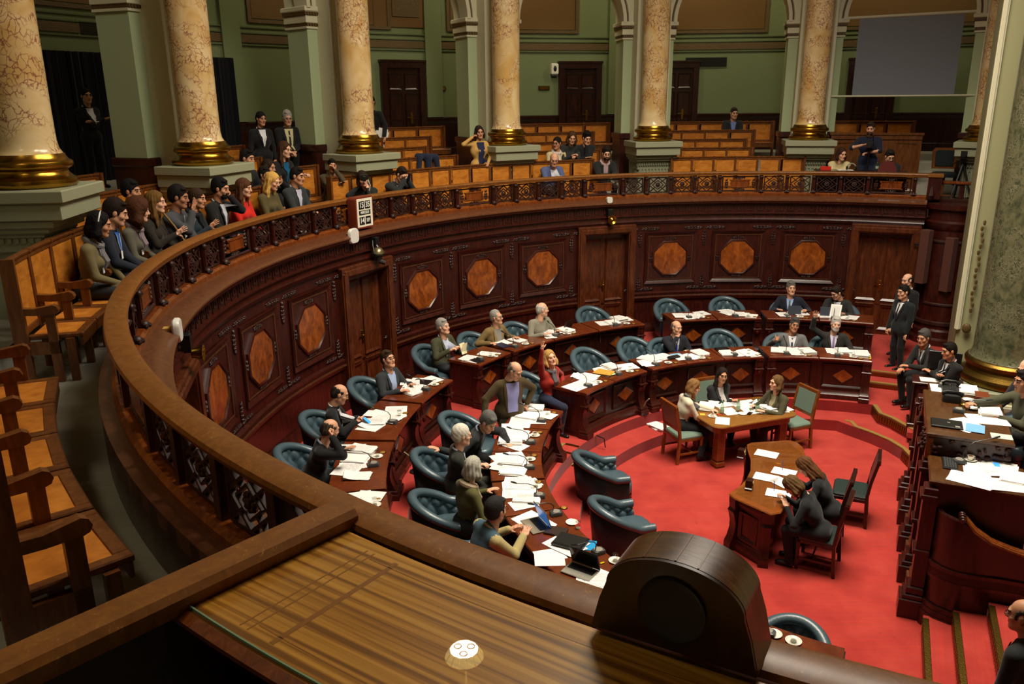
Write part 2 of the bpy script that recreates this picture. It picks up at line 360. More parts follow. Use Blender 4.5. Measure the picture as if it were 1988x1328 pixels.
# --- floors: well, steps, platforms
tread = [P(3.9, a) for a in range(246, 72, -3)]+[Vector((1.2, 3.47, 0)), Vector((1.37, 3.22, 0)), Vector((1.54, 2.87, 0)), Vector((1.61, 2.53, 0)), Vector((1.59, 2.18, 0)), Vector((1.46, 1.85, 0)), Vector((1.2, 1.3, 0))]
plat = [P(4.38, a) for a in range(246, 66, -3)]+[Vector((1.73, 4.02, 0)), Vector((1.66, 3.61, 0)), Vector((1.78, 3.36, 0)), Vector((1.9, 2.8, 0)), Vector((1.88, 2.35, 0)), Vector((1.7, 2.0, 0))]
mb = MB(); mb.prism(disc(48, 5.6), -0.7, -0.6); struct('floor', mb, CARPET)
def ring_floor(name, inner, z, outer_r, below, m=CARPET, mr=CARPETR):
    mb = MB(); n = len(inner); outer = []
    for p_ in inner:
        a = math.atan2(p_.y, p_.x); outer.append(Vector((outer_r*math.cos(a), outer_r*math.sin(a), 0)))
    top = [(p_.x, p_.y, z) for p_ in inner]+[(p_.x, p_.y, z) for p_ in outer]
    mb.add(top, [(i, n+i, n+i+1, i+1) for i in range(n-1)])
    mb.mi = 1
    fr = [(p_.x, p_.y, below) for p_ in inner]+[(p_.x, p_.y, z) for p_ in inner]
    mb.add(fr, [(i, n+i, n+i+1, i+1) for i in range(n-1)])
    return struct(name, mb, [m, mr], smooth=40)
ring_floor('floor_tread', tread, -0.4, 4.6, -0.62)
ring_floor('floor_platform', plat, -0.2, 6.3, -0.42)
mb = MB(); mb.ring([(6.2, -0.25), (8.8, -0.25), (8.8, 0.0), (6.2, 0.0)], 69, A_END, 60); struct('floor_outer', mb, CARPET)
UD = Vector((math.cos(rad(65.5)), math.sin(rad(65.5)), 0)); VD = Vector((math.sin(rad(65.5)), -math.cos(rad(65.5)), 0)); D0 = Vector((0.07, -0.98, 0))
def DU(u, v, z=0.0): return D0+UD*u+VD*v+Vector((0, 0, z))
TD = Matrix.Translation(D0) @ Euler((0, 0, rad(65.5))).to_matrix().to_4x4()      # local x = along the dais, local y = towards the well
mb = MB(); mb.bx(6.63, 9.9, -5.5, .9, -0.3, 0.0); mb.bx(6.22, 6.63, -5.5, 1.2, -0.3, -0.1); mb.bx(4.1, 6.22, -5.0, 0.0, -0.3, -0.205)
fl = struct('floor_landing', mb, CARPET); fl.matrix_world = TD
NOSE = plain('nosing_brass', (168, 138, 72), .4, .35)
# brass nosings and pierced risers on the steps
st = thing('stair_nosing', 'brass edged steps with pierced gilt risers beside the desk end by the tall right door', 'stairs')
def nosing(path, z, h, parent, first=True):
    mb = MB(); n = len(path)
    mb.sweep([[(p_.x, p_.y, z-0.015), (p_.x, p_.y, z+0.012), (p_.x+d.x*0.07, p_.y+d.y*0.07, z+0.012), (p_.x+d.x*0.07, p_.y+d.y*0.07, z-0.015)] for p_, d in path])
    obj('brass_nosing', mb, parent, mats=NOSE)
    if not first: path = path[-3:]; n = 3
    mb = MB(); mb.sweep([[(p_.x-d.x*0.008, p_.y-d.y*0.008, z-h+0.02), (p_.x-d.x*0.008, p_.y-d.y*0.008, z-0.02), (p_.x+d.x*0.01, p_.y+d.y*0.01, z-0.02), (p_.x+d.x*0.01, p_.y+d.y*0.01, z-h+0.02)] for p_, d in path])
    for i in range(n-1):
        (a, da), (b_, db) = path[i], path[i+1]; ln = (b_-a).length; k = max(1, int(ln/0.05))
        for j in range(k):
            q = a.lerp(b_, (j+0.5)/k)-da*0.012; mb.box((0, 0, 0), (0.03, 0.012, h*0.55), T((q.x, q.y, z-h/2), rz=math.degrees(math.atan2((b_-a).y, (b_-a).x))))
    obj('pierced_riser', mb, parent, mats=BRASSD, kind='stuff')
nosing([(DU(6.63, v), UD) for v in (-.74, .75)], 0.0, 0.1, st)
nosing([(DU(6.22, v), UD) for v in (-.74, .6)], -0.1, 0.1, st)
mb = MB(); mb.bar(DU(6.24, -.74, -.095), DU(5.35, -.78, -.19), .05, .03); obj('brass_edge', mb, st, mats=BRASSD)
def outw(pts):
    o = []
    for i, p_ in enumerate(pts): t = pts[min(i+1, len(pts)-1)]-pts[max(i-1, 0)]; o.append((p_, Vector((-t.y, t.x, 0)).normalized()))
    return o
st2 = thing('stair_nosing', 'curved brass edged carpet steps leading from the well to the lectern', 'stairs')
nosing(outw([P(3.9, 73), P(3.9, 72)]+[v for v in tread[-7:-1]]), -0.4, 0.2, st2, False); nosing(outw(plat[-6:]), -0.2, 0.17, st2)
st3 = thing('stair_nosing', 'brass edged aisle steps between the two wings of the front desks', 'stairs')
for z, r in ((-0.2, 4.62), (-0.4, 4.36)):
    nosing([(P(r, a), P(1, a)) for a in (148.8, 152.6)], z, 0.2, st3)
    mb = MB()
    for a in (148.8, 152.6): q0, q1 = P(r, a), P(r-0.24, a); mb.bar((q0.x, q0.y, z), (q1.x, q1.y, z), 0.05, 0.025)
    obj('brass_edge', mb, st3, mats=BRASSD)

# --- curved panelled wall below the gallery
RW = 8.5
wall = thing('wall_back', None, None, kind='structure')
edges = [62.0]+[x for d in DOORA for x in (d-3.95, d+3.95)]+[A_END]
mb = MB()
for i in range(0, len(edges)-1, 2): mb.arcbox(edges[i], edges[i+1], RW, 8.9, -0.3, 3.04, max(3, int((edges[i+1]-edges[i])/2)))
mb.arcbox(62, A_END, RW, 8.9, 2.42, 3.04, 92); mb.arcbox(62, A_END, 8.68, 8.9, -0.3, 2.5, 92)
obj('wall_shell', mb, wall, mats=MAHOG)
mb = MB()
prof = [(8.52, 2.46), (8.46, 2.49), (8.43, 2.55), (8.45, 2.59), (8.45, 2.66), (8.405, 2.675), (8.405, 2.69), (8.46, 2.70), (8.46, 2.88), (8.40, 2.89), (8.37, 2.92), (8.37, 2.945), (8.52, 2.945)]
mb.ring(prof, 62, A_END, 110); obj('cornice', mb, wall, mats=MAHOG)
mb = MB(); mb.ring([(8.37, 2.945), (8.345, 2.965), (8.345, 2.985), (8.37, 3.0), (8.44, 3.03), (8.56, 3.05), (8.9, 3.05), (8.9, 2.945)], 62, A_END, 110); obj('cornice_ledge', mb, wall, mats=MOULD)
def key_band():                                            # Greek key meander, one panel unit long
    mb = MB(); Lu = RW*rad(10.45); n = 7; u = Lu/n; t = 0.022; z0, z1 = 2.715, 2.865; H = z1-z0
    for i in range(n):
        x = -Lu/2+i*u
        def seg(xa, za, xb, zb):
            mb.bx(min(xa, xb)-t/2, max(xa, xb)+t/2, -0.052, -0.036, min(za, zb)-t/2, max(za, zb)+t/2)
        pts = [(0.05, 0), (0.05, 1), (0.78, 1), (0.78, 0.3), (0.42, 0.3), (0.42, 0.62)]
        for (xa, za), (xb, zb) in zip(pts, pts[1:]): seg(x+xa*u, z0+za*H, x+xb*u, z0+zb*H)
        seg(x+0.05*u, z0, x-0.05*u, z0)
        seg(x+0.95*u, z0, x+0.95*u, z0+0.0)
    return mb.bend(RW)
k0 = obj('greek_key_band', key_band(), wall, mats=MAHOGC, rz=DOORA[0], kind='stuff')
for i in range(1, 17): inst(k0, wall, rz=DOORA[0]+10.45*i)
random.seed(3)
def sprig(n, w_, h_, d=0.016, seed=1, taper=True):             # carved leaf cluster in the xz plane, y outward
    rn = random.Random(seed); mb = MB()
    for i in range(n):
        t = (i+0.5)/n; x = (t-0.5)*w_; s = (1-abs(2*t-1)*0.6 if taper else 1)
        for sg in (-1, 1):
            mb.ball((x+rn.uniform(-.2, .2)*w_/n, 0, sg*h_*0.28*s), (w_/n*0.6, d, h_*0.26*s), 6, 4, T((0, 0, 0), ry=0))
        mb.ball((x, -d*0.4, 0), (w_/n*0.36, d, h_*0.16*s), 6, 4)
    return mb
def at_face(mb, x, z, y=-0.012, roll=0):                       # place sprig on the wall face
    M = Matrix.Translation((x, y, z)) @ Euler((0, rad(roll), 0)).to_matrix().to_4x4(); mb.v = [tuple(M @ Vector(v)) for v in mb.v]; return mb
def merge(*ms):
    o = MB()
    for q in ms:
        o.mi = 0; o.add(q.v, q.f); o.m[-len(q.f):] = q.m
    return o
def frame_rect(mb, x0, x1, z0, z1, w_, y0, y1):                # mitred raised frame, outer lip proud
    o = [(x0, z0), (x1, z0), (x1, z1), (x0, z1)]; i_ = [(x0+w_, z0+w_), (x1-w_, z0+w_), (x1-w_, z1-w_), (x0+w_, z1-w_)]
    m_ = [(x0+w_*.5, z0+w_*.5), (x1-w_*.5, z0+w_*.5), (x1-w_*.5, z1-w_*.5), (x0+w_*.5, z1-w_*.5)]
    vs = [(x, 0, z) for x, z in o]+[(x, y0, z) for x, z in o]+[(x, y1, z) for x, z in m_]+[(x, 0, z) for x, z in i_]
    fs = []
    for q in range(3):
        for k in range(4): a = q*4; fs.append((a+k, a+(k+1) % 4, a+4+(k+1) % 4, a+4+k))
    mb.add(vs, fs); return mb
def panel_unit():
    fr = MB(); frame_rect(fr, -0.60, 0.60, 1.12, 2.29, 0.065, -0.034, -0.020)
    rope = MB()
    for k in range(46):
        for s in (-1, 1):
            t = (k+0.5)/46; rope.box((-0.5+t*1.0, -0.014, 1.705+s*0.49), (0.012, 0.018, 0.018)); rope.box((s*0.508, -0.014, 1.215+t*0.98), (0.018, 0.018, 0.012))
    oc = [(-.15, .365), (.15, .365), (.375, .15), (.375, -.15), (.15, -.365), (-.15, -.365), (-.375, -.15), (-.375, .15)]
    of = MB(); zc = 1.69
    def loop(s, y): return [(x*s, y, zc+z*s) for x, z in oc]
    of.v = loop(1.12, 0.0)+loop(1.10, -0.03)+loop(1.03, -0.04)+loop(0.98, -0.02); of.f = [(q*8+k, q*8+(k+1) % 8, q*8+8+(k+1) % 8, q*8+8+k) for q in range(3) for k in range(8)]; of.m = [0]*24
    ve = MB(); ve.v = loop(0.985, -0.018)+loop(0.55, -0.026)+[(0, -0.026, zc)]; ve.f = [(k, (k+1) % 8, 8+(k+1) % 8, 8+k) for k in range(8)]+[(8+k, 8+(k+1) % 8, 16) for k in range(8)]; ve.m = [0]*16
    cr = merge(at_face(sprig(5, .26, .10, seed=1), 0, zc+.44), at_face(sprig(5, .20, .09, seed=2), 0, zc-.43), at_face(sprig(3, .16, .08, seed=3), -.45, zc, roll=90), at_face(sprig(3, .16, .08, seed=4), .45, zc, roll=90))
    return [(x.bend(RW), m) for x, m in ((fr, MAHOG), (rope, MOULD), (of, MAHOG), (ve, BURL), (cr, MAHOGC))]
pa = [d+10.45*j for d in DOORA for j in (1, 2, 3) if d+10.45*j < 232]
parts = panel_unit(); first = None
for a in pa:
    if first is None:
        pn = obj('wall_panel', parts[0][0], wall, mats=MAHOG, rz=a); first = pn
        obj('rope_moulding', parts[1][0], pn, mats=MOULD, kind='stuff'); om = obj('octagon_moulding', parts[2][0], pn, mats=MAHOG)
        obj('octagon_veneer', parts[3][0], pn, mats=BURL, label='octagonal figured veneer inlay'); obj('carved_crest', parts[4][0], pn, mats=MAHOGC, kind='stuff')
    else: inst(first, wall, rz=a)
sp = merge(at_face(sprig(6, .42, .09, seed=5), -.25, 2.37), at_face(sprig(6, .42, .09, seed=6), .25, 2.37), at_face(sprig(6, .34, .11, seed=7), 0, 2.13, roll=90), at_face(sprig(6, .34, .11, seed=8), 0, 1.12, roll=90), at_face(sprig(4, .3, .08, seed=9), -.2, 1.0), at_face(sprig(4, .3, .08, seed=10), .2, 1.0))
cs = obj('carved_spray', sp.bend(RW), wall, mats=MAHOGC, rz=DOORA[0]+15.675, kind='stuff')
for d in DOORA:
    for off in (15.675, 26.125, 5.6, 36.2):
        if d+off < 236 and not (d == DOORA[0] and off == 15.675): inst(cs, wall, rz=d+off)
for lo, hi in zip(edges[0::2], edges[1::2]):
    n = max(2, int((hi-lo)/2)); mb = MB()
    mb.ring([(8.5, -.3), (8.42, -.3), (8.42, .10), (8.44, .13), (8.46, .20), (8.5, .20)], lo, hi, n); mb.ring([(8.5, .72), (8.46, .74), (8.44, .80), (8.46, .84), (8.45, .9), (8.5, .93)], lo, hi, n)
    obj('baseboard', mb, wall, mats=MAHOG)
    mb = MB(); k = int((hi-lo)*RW*D2R/0.03)
    for i in range(k): mb.box((0, 0, 0), (.02, .02, .028), T(P(8.435, lo+(hi-lo)*(i+.5)/k, .82), rz=lo+(hi-lo)*(i+.5)/k+45))
    if hi-lo > 3: obj('rope_moulding', mb, wall, mats=MOULD, smooth=0, kind='stuff')
# --- double doors in the curved wall
def wall_door(n, a):
    d = thing('door_%d' % n, None, None, rz=a, kind='structure')
    mb = MB()
    for s in (-1, 1): mb.bx(s*.525, s*.70, -.10, .19, -.02, 2.48, ch=.02); mb.bx(s*.55, s*.67, -.125, -.09, -.02, 2.40, ch=.015)
    mb.bx(-.70, .70, -.10, .19, 2.30, 2.50, ch=.02); mb.bx(-.64, .64, -.125, -.09, 2.33, 2.44, ch=.015)
    obj('door_frame', mb.bend(RW), d, mats=wood_door_m)
    for s in (-1, 1):
        mb = MB(); mb.bx(min(0, s*.53), max(0, s*.53), .12, .17, 0, 2.31)
        x0, x1 = (0.05, .47) if s > 0 else (-.47, -.05)
        frame_rect(mb2 := MB(), x0, x1, .78, 2.18, .05, -.03, -.015); frame_rect(mb2, x0, x1, .12, .66, .06, -.045, -.03); mb2.bx(x0+.02, x1-.02, -.03, -.0, .67, .71, ch=.01)
        mb.add([(x, y+.12, z) for x, y, z in mb2.v], mb2.f)
        lf = obj('door_leaf', mb.bend(RW), d, mats=wood_door_m)
        if s > 0:
            h = MB(); h.bx(-.03, .005, .095, .12, 1.0, 1.24, ch=.01); h.bx(.0, .11, .07, .085, 1.13, 1.15); h.ball((-.012, .09, 1.14), .018); obj('door_handle', h.bend(RW), lf, mats=BRASS, label='brass lever handle on long plate')
            h = MB(); h.bx(-.05, .02, .10, .12, .70, .725); obj('keyhole_plate', h.bend(RW), lf, mats=BRASS)
wood_door_m = wood('door_wood', (52, 22, 10), (78, 36, 16), (102, 52, 24))
for i, a in enumerate(DOORA): wall_door(i+1, a)
# --- gallery balustrade
RB = 8.7
bal = thing('gallery_balustrade', 'carved dark wood balustrade with polished handrail curving round the gallery', 'balustrade')
mb = MB(); mb.ring([(8.63, 3.53), (8.62, 3.555), (8.632, 3.573), (8.66, 3.583), (8.75, 3.583), (8.79, 3.572), (8.80, 3.55), (8.785, 3.53), (8.77, 3.50), (8.64, 3.50)], 61.8, A_END, 160); obj('handrail', mb, bal, mats=RAILT)
mb = MB(); mb.ring([(8.60, 3.05), (8.60, 3.10), (8.63, 3.125), (8.77, 3.125), (8.8, 3.10), (8.8, 2.6), (8.66, 2.6), (8.66, 3.05)], 61.8, A_END, 110); obj('base_rail', mb, bal, mats=RAILW)
mb = MB(); mb.bx(-.035, .035, -.05, .05, 3.12, 3.5, ch=.008); mb.bx(-.02, .02, -.062, -.05, 3.2, 3.42)
po = obj('post', mb.bend(RB), bal, mats=MAHOG)
mb = MB(); mb.ball((0, -.07, 3.155), (.05, .045, .035)); mb.ball((-.035, -.09, 3.14), .024, 6, 4); mb.ball((.035, -.09, 3.14), .024, 6, 4); mb.ball((0, -.11, 3.145), .026, 6, 4); mb.ball((0, -.06, 3.455), (.045, .03, .035)); mb.ball((0, -.08, 3.46), (.022, .02, .022), 6, 4)
obj('carved_foot', mb.bend(RB), po, mats=MAHOGC, kind='stuff')
def lattice():
    mb = MB(); W, z0, z1 = .205, 3.15, 3.47; zc = (z0+z1)/2; h = (z1-z0)/2
    for s in (-1, 1):
        mb.bx(s*W-.011, s*W+.011, -.02, .02, z0, z1); mb.bx(-W, W, -.02, .02, zc+s*h-.011, zc+s*h+.011)
    def d(x0, z0_, x1, z1_, t=.022): mb.bar((x0, 0, z0_), (x1, 0, z1_), .03, t)
    for sx in (-1, 1):
        for sz in (-1, 1):
            d(0, zc+sz*h, sx*W, zc, .02); d(sx*W, zc+sz*h, sx*.07, zc+sz*.055, .018); d(sx*W*.0, zc+sz*h*.62, sx*W*.62, zc, .016)
    return mb
la = obj('lattice_panel', lattice().bend(RB), bal, mats=MAHOGC)
mb = MB(); mb.ball((0, 0, 3.31), (.035, .035, .035), 8, 5)
for k in range(8): mb.ball((.042*math.cos(k*math.pi/4), 0, 3.31+.042*math.sin(k*math.pi/4)), (.02, .022, .02), 6, 4)
for x, z in ((-.205, 3.31), (.205, 3.31), (0, 3.15), (0, 3.47)): mb.ball((x, -.012, z), (.026, .022, .022), 6, 4)
obj('rosette', mb.bend(RB), la, mats=MAHOGC, kind='stuff')
mb = MB(); frame_rect(mb, -.40, .40, 3.14, 3.48, .03, -.02, -.02); frame_rect(mb, -.40, .40, 3.14, 3.48, .03, .02, .02)
pl = [(-.24, -.09), (.24, -.09), (.20, -.04), (.22, .0), (.20, .04), (.24, .09), (-.24, .09), (-.20, .04), (-.22, 0), (-.20, -.04)]
sp_ = obj('plaque_panel', mb.bend(RB), bal, mats=MAHOGC)
mb = MB(); mb.prism([(x, z) for x, z in pl], -.02, .02, Matrix(((1, 0, 0, 0), (0, 0, 1, 0), (0, 1, 0, 3.31), (0, 0, 0, 1)))); frame_rect(q := MB(), -.2, .2, 3.235, 3.385, .02, -.03, -.03); mb.add(q.v, q.f)
obj('plaque', mb.bend(RB), sp_, mats=RAILW, label='reddish plain plaque')
mb = merge(at_face(sprig(5, .22, .06, seed=11), 0, 3.435, 0), at_face(sprig(5, .22, .06, seed=12), 0, 3.185, 0), at_face(sprig(4, .2, .09, seed=13), -.30, 3.31, 0, 90), at_face(sprig(4, .2, .09, seed=14), .30, 3.31, 0, 90))
obj('plaque_scrolls', mb.bend(RB), sp_, mats=MAHOGC, kind='stuff')
pf = lf_ = ff = True
for k in range(9):
    c = 66.9+20.9*k
    for a in (c-3.03, c+3.03, c+6.74, c+10.45, c+14.16):
        if a < 242:
            if pf: po.rotation_euler.z = rad(a); pf = False
            else: inst(po, bal, rz=a)
    if ff: sp_.rotation_euler.z = rad(c); ff = False
    else: inst(sp_, bal, rz=c)
    for j in range(4):
        a = c+3.03+1.855+3.71*j
        if a > 238: continue
        if lf_: la.rotation_euler.z = rad(a); lf_ = False
        else: inst(la, bal, rz=a)
# --- gallery floor tiers
mb = MB(); mb.ring([(8.8, 2.4), (9.92, 2.4), (9.92, 2.65), (8.8, 2.65)], 58, A_END, 90)
for k in range(1, 5): mb.ring([(9.92+.85*(k-1), 2.4), (9.92+.85*k, 2.4), (9.92+.85*k, ROWF[k]), (9.92+.85*(k-1), ROWF[k])], 52, A_END+8, 90)
mb.ring([(13.32, 2.4), (14.8, 2.4), (14.8, 3.7), (13.32, 3.7)], 50, A_END+10, 90)
struct('floor_gallery', mb, GCARP)
# --- columns, pedestals, piers
COLW = {0: 'behind the white edged pier', 1: 'left of the hanging projection screen', 2: 'right of the gallery door with the white dispenser', 3: 'beside the woman in the tan coat', 4: 'beside the man with his chin on his hand', 5: 'above the people waving', 6: 'leftmost, above the woman with the hairband', 7: 'out at the near left end'}
def column(i):
    c = thing('marble_column', 'cream red-veined marble column on gilt base, '+COLW[i], 'column', P(10.0, COLA[i], COLZ[i]), COLA[i], group='gallery columns')
    mb = MB(); prof = []
    for k in range(13):
        t = k/12; prof.append((.290+.012*math.sin(t*2.4)-.028*t*t, .36+t*5.2))
    prof = [(.355, .335), (.338, .345), (.308, .40), (.296, .48)]+prof[1:]; mb.lathe(prof, 32); obj('shaft', mb, c, mats=MARBLE)
    mb = MB(); mb.lathe([(.42, 0), (.445, .02), (.455, .05), (.445, .085), (.415, .10), (.395, .115), (.375, .135), (.365, .16), (.37, .18), (.40, .195), (.42, .215), (.425, .24), (.415, .265), (.385, .28), (.365, .31), (.35, .345)], 36); obj('gilt_base', mb, c, mats=BRASS)
    return c
def pedestal(i):
    p = thing('stone_pedestal', 'stone pedestal of the column '+COLW[i], 'pedestal', P(10.0, COLA[i], COLZ[i]-1.55), COLA[i], group='column pedestals')
    def slab(mb, hw, d0, d1, z0, z1, ch=.01): mb.bx(d0, d1, -hw, hw, z0, z1, ch=ch)
    mb = MB(); slab(mb, .56, -.52, .46, 1.42, 1.55, .012); slab(mb, .52, -.47, .46, 1.24, 1.42); obj('slab', mb, p, mats=STONE)
    mb = MB()
    for k, (a, z) in enumerate(((.49, 1.18), (.455, 1.12), (.42, 1.07))): slab(mb, a, -.36+k*.07, .46, z-.02, z+.06)
    slab(mb, .40, -.19, .46, .9, 1.07); obj('mouldings', mb, p, mats=STONE)
    mb = MB()
    for k in range(14): y = -.36+.72*k/13; mb.bx(-.235, -.18, y-.017, y+.017, 1.0, 1.05)
    for s in (-1, 1):
        for k in range(8): x = -.16+k*.075; mb.bx(x-.02, x+.02, s*.40-.02, s*.40+.02, 1.0, 1.05)
    obj('dentils', mb, p, mats=STONE, kind='stuff')
    mb = MB(); pr = [(-.15, 1.0), (-.17, .9), (-.15, .78), (-.12, .5), (-.10, .25), (-.1, -.12), (.46, -.12), (.46, 1.0)]
    mb.prism(pr, -.36, .36, Matrix(((1, 0, 0, 0), (0, 0, 1, 0), (0, 1, 0, 0), (0, 0, 0, 1))))
    for k in range(9):
        y = -.32+.08*k; mb.tube([(x-.006, y, z) for x, z in pr[:6]], .026, 6)
    obj('fluted_console', mb, p, mats=STONE)
    mb = MB()
    for s in (-1, 1):
        for rr in (.15, .10, .05): mb.lathe([(rr, 0), (rr, .02+(.15-rr)*.2), (rr-.02, .03+(.15-rr)*.2), (0.001, .03+(.15-rr)*.2)], 16, T((.02, s*.36, .78), rx=-90*s))
    obj('volute', mb, p, mats=STONE)
def pier(i):
    a = PIERA[i]; p = thing('wall_pier_%d' % i, None, None, P(11.3, a), a, kind='structure')
    mb = MB(); mb.bx(-.3, .35, -.62, .62, 4.32, 6.5); obj('pier_face', mb, p, mats=GREEN)
    mb = MB(); mb.bx(-.33, .38, -.65, .65, 2.6, 4.22, ch=.01); mb.bx(-.36, .4, -.68, .68, 4.2, 4.34, ch=.02); obj('wood_plinth', mb, p, mats=MAHOG)
    mb = MB(); mb.bx(-.33, .38, -.65, .65, 6.5, 6.54); mb.bx(-.34, .39, -.66, .66, 6.6, 6.74, ch=.01); mb.bx(-.38, .42, -.7, .7, 6.80, 6.9, ch=.02); obj('capital_mouldings', mb, p, mats=CREAM)
    mb = MB(); mb.bx(-.325, .37, -.645, .645, 6.54, 6.6); mb.bx(-.36, .4, -.68, .68, 6.74, 6.80)
    for k in range(22):
        y = -.63+1.26*k/21; mb.box((-.34, y, 6.57), (.03, .03, .045)); mb.box((-.37, y, 6.77), (.03, .03, .045))
    obj('gilt_mouldings', mb, p, mats=GOLDB, kind='stuff')
    mb = MB(); mb.lathe([(.40, 4.2), (.40, 9.6)], 20, T((-.52, 0, 0))); mb.bx(-.72, -.3, -.40, .40, 2.6, 9.6, ch=.08); obj('respond_pilaster', mb, p, mats=CREAM)
for i in range(8): column(i); pedestal(i); pier(i)
def arcade():
    mb = MB(); tr = MB(); gd = MB(); r0, r1 = 11.0, 11.65
    for i in range(7):
        m = (PIERA[i]+PIERA[i+1])/2; n = 20; hf = (PIERA[i+1]-PIERA[i])/2; hw = hf-3.2; Rr = 11.0*rad(hw); pts = [(-hf, 6.87), (-hw-.01, 6.87)]+[(-hw*math.cos(math.pi*k/n), 6.87+Rr*math.sin(math.pi*k/n)) for k in range(n+1)]+[(hw+.01, 6.87), (hf, 6.87)]
        for (a, z), (b, y) in zip(pts, pts[1:]):
            A_, B_ = m+a, m+b; vs = [tuple(P(r0, A_, z)), tuple(P(r0, B_, y)), tuple(P(r0, B_, 10.4)), tuple(P(r0, A_, 10.4)), tuple(P(r1, A_, z)), tuple(P(r1, B_, y)), tuple(P(r1, B_, 10.4)), tuple(P(r1, A_, 10.4))]
            mb.add(vs, [(0, 1, 2, 3), (7, 6, 5, 4), (0, 4, 5, 1)])
        def arch(mbx, s0, s1, y0, y1):
            ls = []
            for k in range(25):
                t = math.pi*k/24; c, s_ = -math.cos(t), math.sin(t); L_ = []
                for sc, yy in ((s0, y0), (s1, y0), (s1, y1), (s0, y1)): L_.append(tuple(P(yy, m+hw*sc*c, 6.87+Rr*sc*s_)))
                ls.append(L_)
            mbx.sweep(ls)
        arch(tr, .97, 1.03, 10.92, 11.3); arch(tr, 1.07, 1.12, 10.93, 11.1); arch(tr, 1.0, 1.2, 10.975, 11.05); arch(gd, 1.035, 1.062, 10.955, 11.05)
    w_ = thing('wall_arcade', None, None, kind='structure')
    obj('spandrels', mb, w_, mats=CREAM, smooth=30); obj('archivolt', tr, w_, mats=CREAM); obj('gilt_beading', gd, w_, mats=GOLDB)
arcade()
# --- rear gallery wall
RR = 14.6
rw = thing('wall_rear', None, None, kind='structure')
mb = MB(); mb.arcbox(48, A_END+12, RR, RR+.3, 2.5, 10.4, 100); obj('painted_wall', mb, rw, mats=OLIVE)
mb = MB(); mb.ring([(RR, 3.6), (RR-.05, 3.6), (RR-.05, 3.9), (RR-.025, 3.92), (RR-.025, 4.55), (RR-.05, 4.58), (RR-.07, 4.66), (RR-.07, 4.70), (RR, 4.72)], 48, A_END+12, 90); obj('wood_dado', mb, rw, mats=MAHOGD)
mb = MB(); mb.arcbox(48, A_END+12, RR-.03, RR, 6.45, 6.62, 100); obj('gilt_frieze', mb, rw, mats=GOLDB)
mb = MB()
for z in (6.40, 6.66, 6.78): mb.arcbox(48, A_END+12, RR-.04, RR, z-.015, z+.015, 100)
obj('picture_rail', mb, rw, mats=OLIVE2)
for i in range(7):
    m = (COLA[i]+COLA[i+1])/2; oc_ = MB(); fr = MB()
    lo, hi = m-7.0, m+7.0
    if i == 2:                                                         # small framed grille panel between third and fourth column
        oc_.arcbox(117.2, 124.2, RR-.03, RR, 6.95, 9.6, 4); fr.arcbox(119.3, 122.2, RR-.05, RR-.02, 7.2, 7.62, 3)
    oc_.arcbox(lo, hi, RR-.02, RR, 6.98, 9.8, 10); obj('ochre_panel', oc_, rw, mats=OCHRE)
    for z in (6.88,): fr.arcbox(lo-.4, hi+.4, RR-.05, RR, z, z+.08, 10)
    for a in (lo-.4, hi+.1): fr.arcbox(a, a+.35, RR-.05, RR, 6.9, 9.9, 2)
    obj('panel_border', fr, rw, mats=GOLDB)
    pm = MB()
    for a in (COLA[i]-1.35,): pm.arcbox(a-.9, a+.9, RR-.07, RR, 4.72, 10, 3)
    obj('pilaster_strip', pm, rw, mats=OLIVE)
def rear_door(n, a, w_=1.25):
    d = thing('door_%d' % n, None, None, rz=a, kind='structure'); mb = MB(); h = w_/2
    for s in (-1, 1): mb.bx(s*(h-.16), s*h, -.12, .0, 3.7, 6.13, ch=.02)
    mb.bx(-h, h, -.12, .0, 5.95, 6.13, ch=.02); mb.bx(-h-.03, h+.03, -.14, 0, 6.10, 6.16, ch=.01); obj('door_frame', mb.bend(RR), d, mats=MAHOGD)
    mb = MB(); mb.bx(-h+.15, h-.15, -.05, -.02, 3.7, 5.96); q = MB()
    for s in (-1, 1):
        x0, x1 = (.04, h-.22) if s > 0 else (-h+.22, -.04)
        frame_rect(q, x0, x1, 5.42, 5.82, .05, -.03, -.012); frame_rect(q, x0, x1, 3.9, 5.32, .05, -.03, -.012)
    mb.add([(x, y-.05, z) for x, y, z in q.v], q.f); lf = obj('door_leaf', mb.bend(RR), d, mats=MAHOGD)
    mb = MB(); mb.bx(-.2-.03, -.2+.03, -.085, -.06, 4.55, 4.85, ch=.01); mb.bx(-.2, -.06, -.11, -.09, 4.71, 4.735); obj('door_handle', mb.bend(RR), lf, mats=BRASS)
for n, a in ((6, 101.2), (7, 121.4), (8, 90.2), (9, 69.4)): rear_door(n, a)
def curtain(a0, a1, z0, z1, label):
    n = 60; mb = MB(); ls = []
    for k in range(n+1):
        a = a0+(a1-a0)*k/n; r = RR-.22+.05*math.sin(k*1.3)+.02*math.sin(k*2.9); ls.append([tuple(P(r, a, z0)), tuple(P(r, a, z1)), tuple(P(r+.03, a, z1)), tuple(P(r+.03, a, z0))])
    mb.sweep(ls); obj('curtain', mb, None, mats=CURT, label=label, cat='curtain')
curtain(149.0, 156.6, 3.7, 6.1, 'dark curtain hanging in the doorway behind the woman with crossed arms')
curtain(139.5, 144.5, 3.7, 6.1, 'dark curtain hanging in the doorway beside the second column from the left')
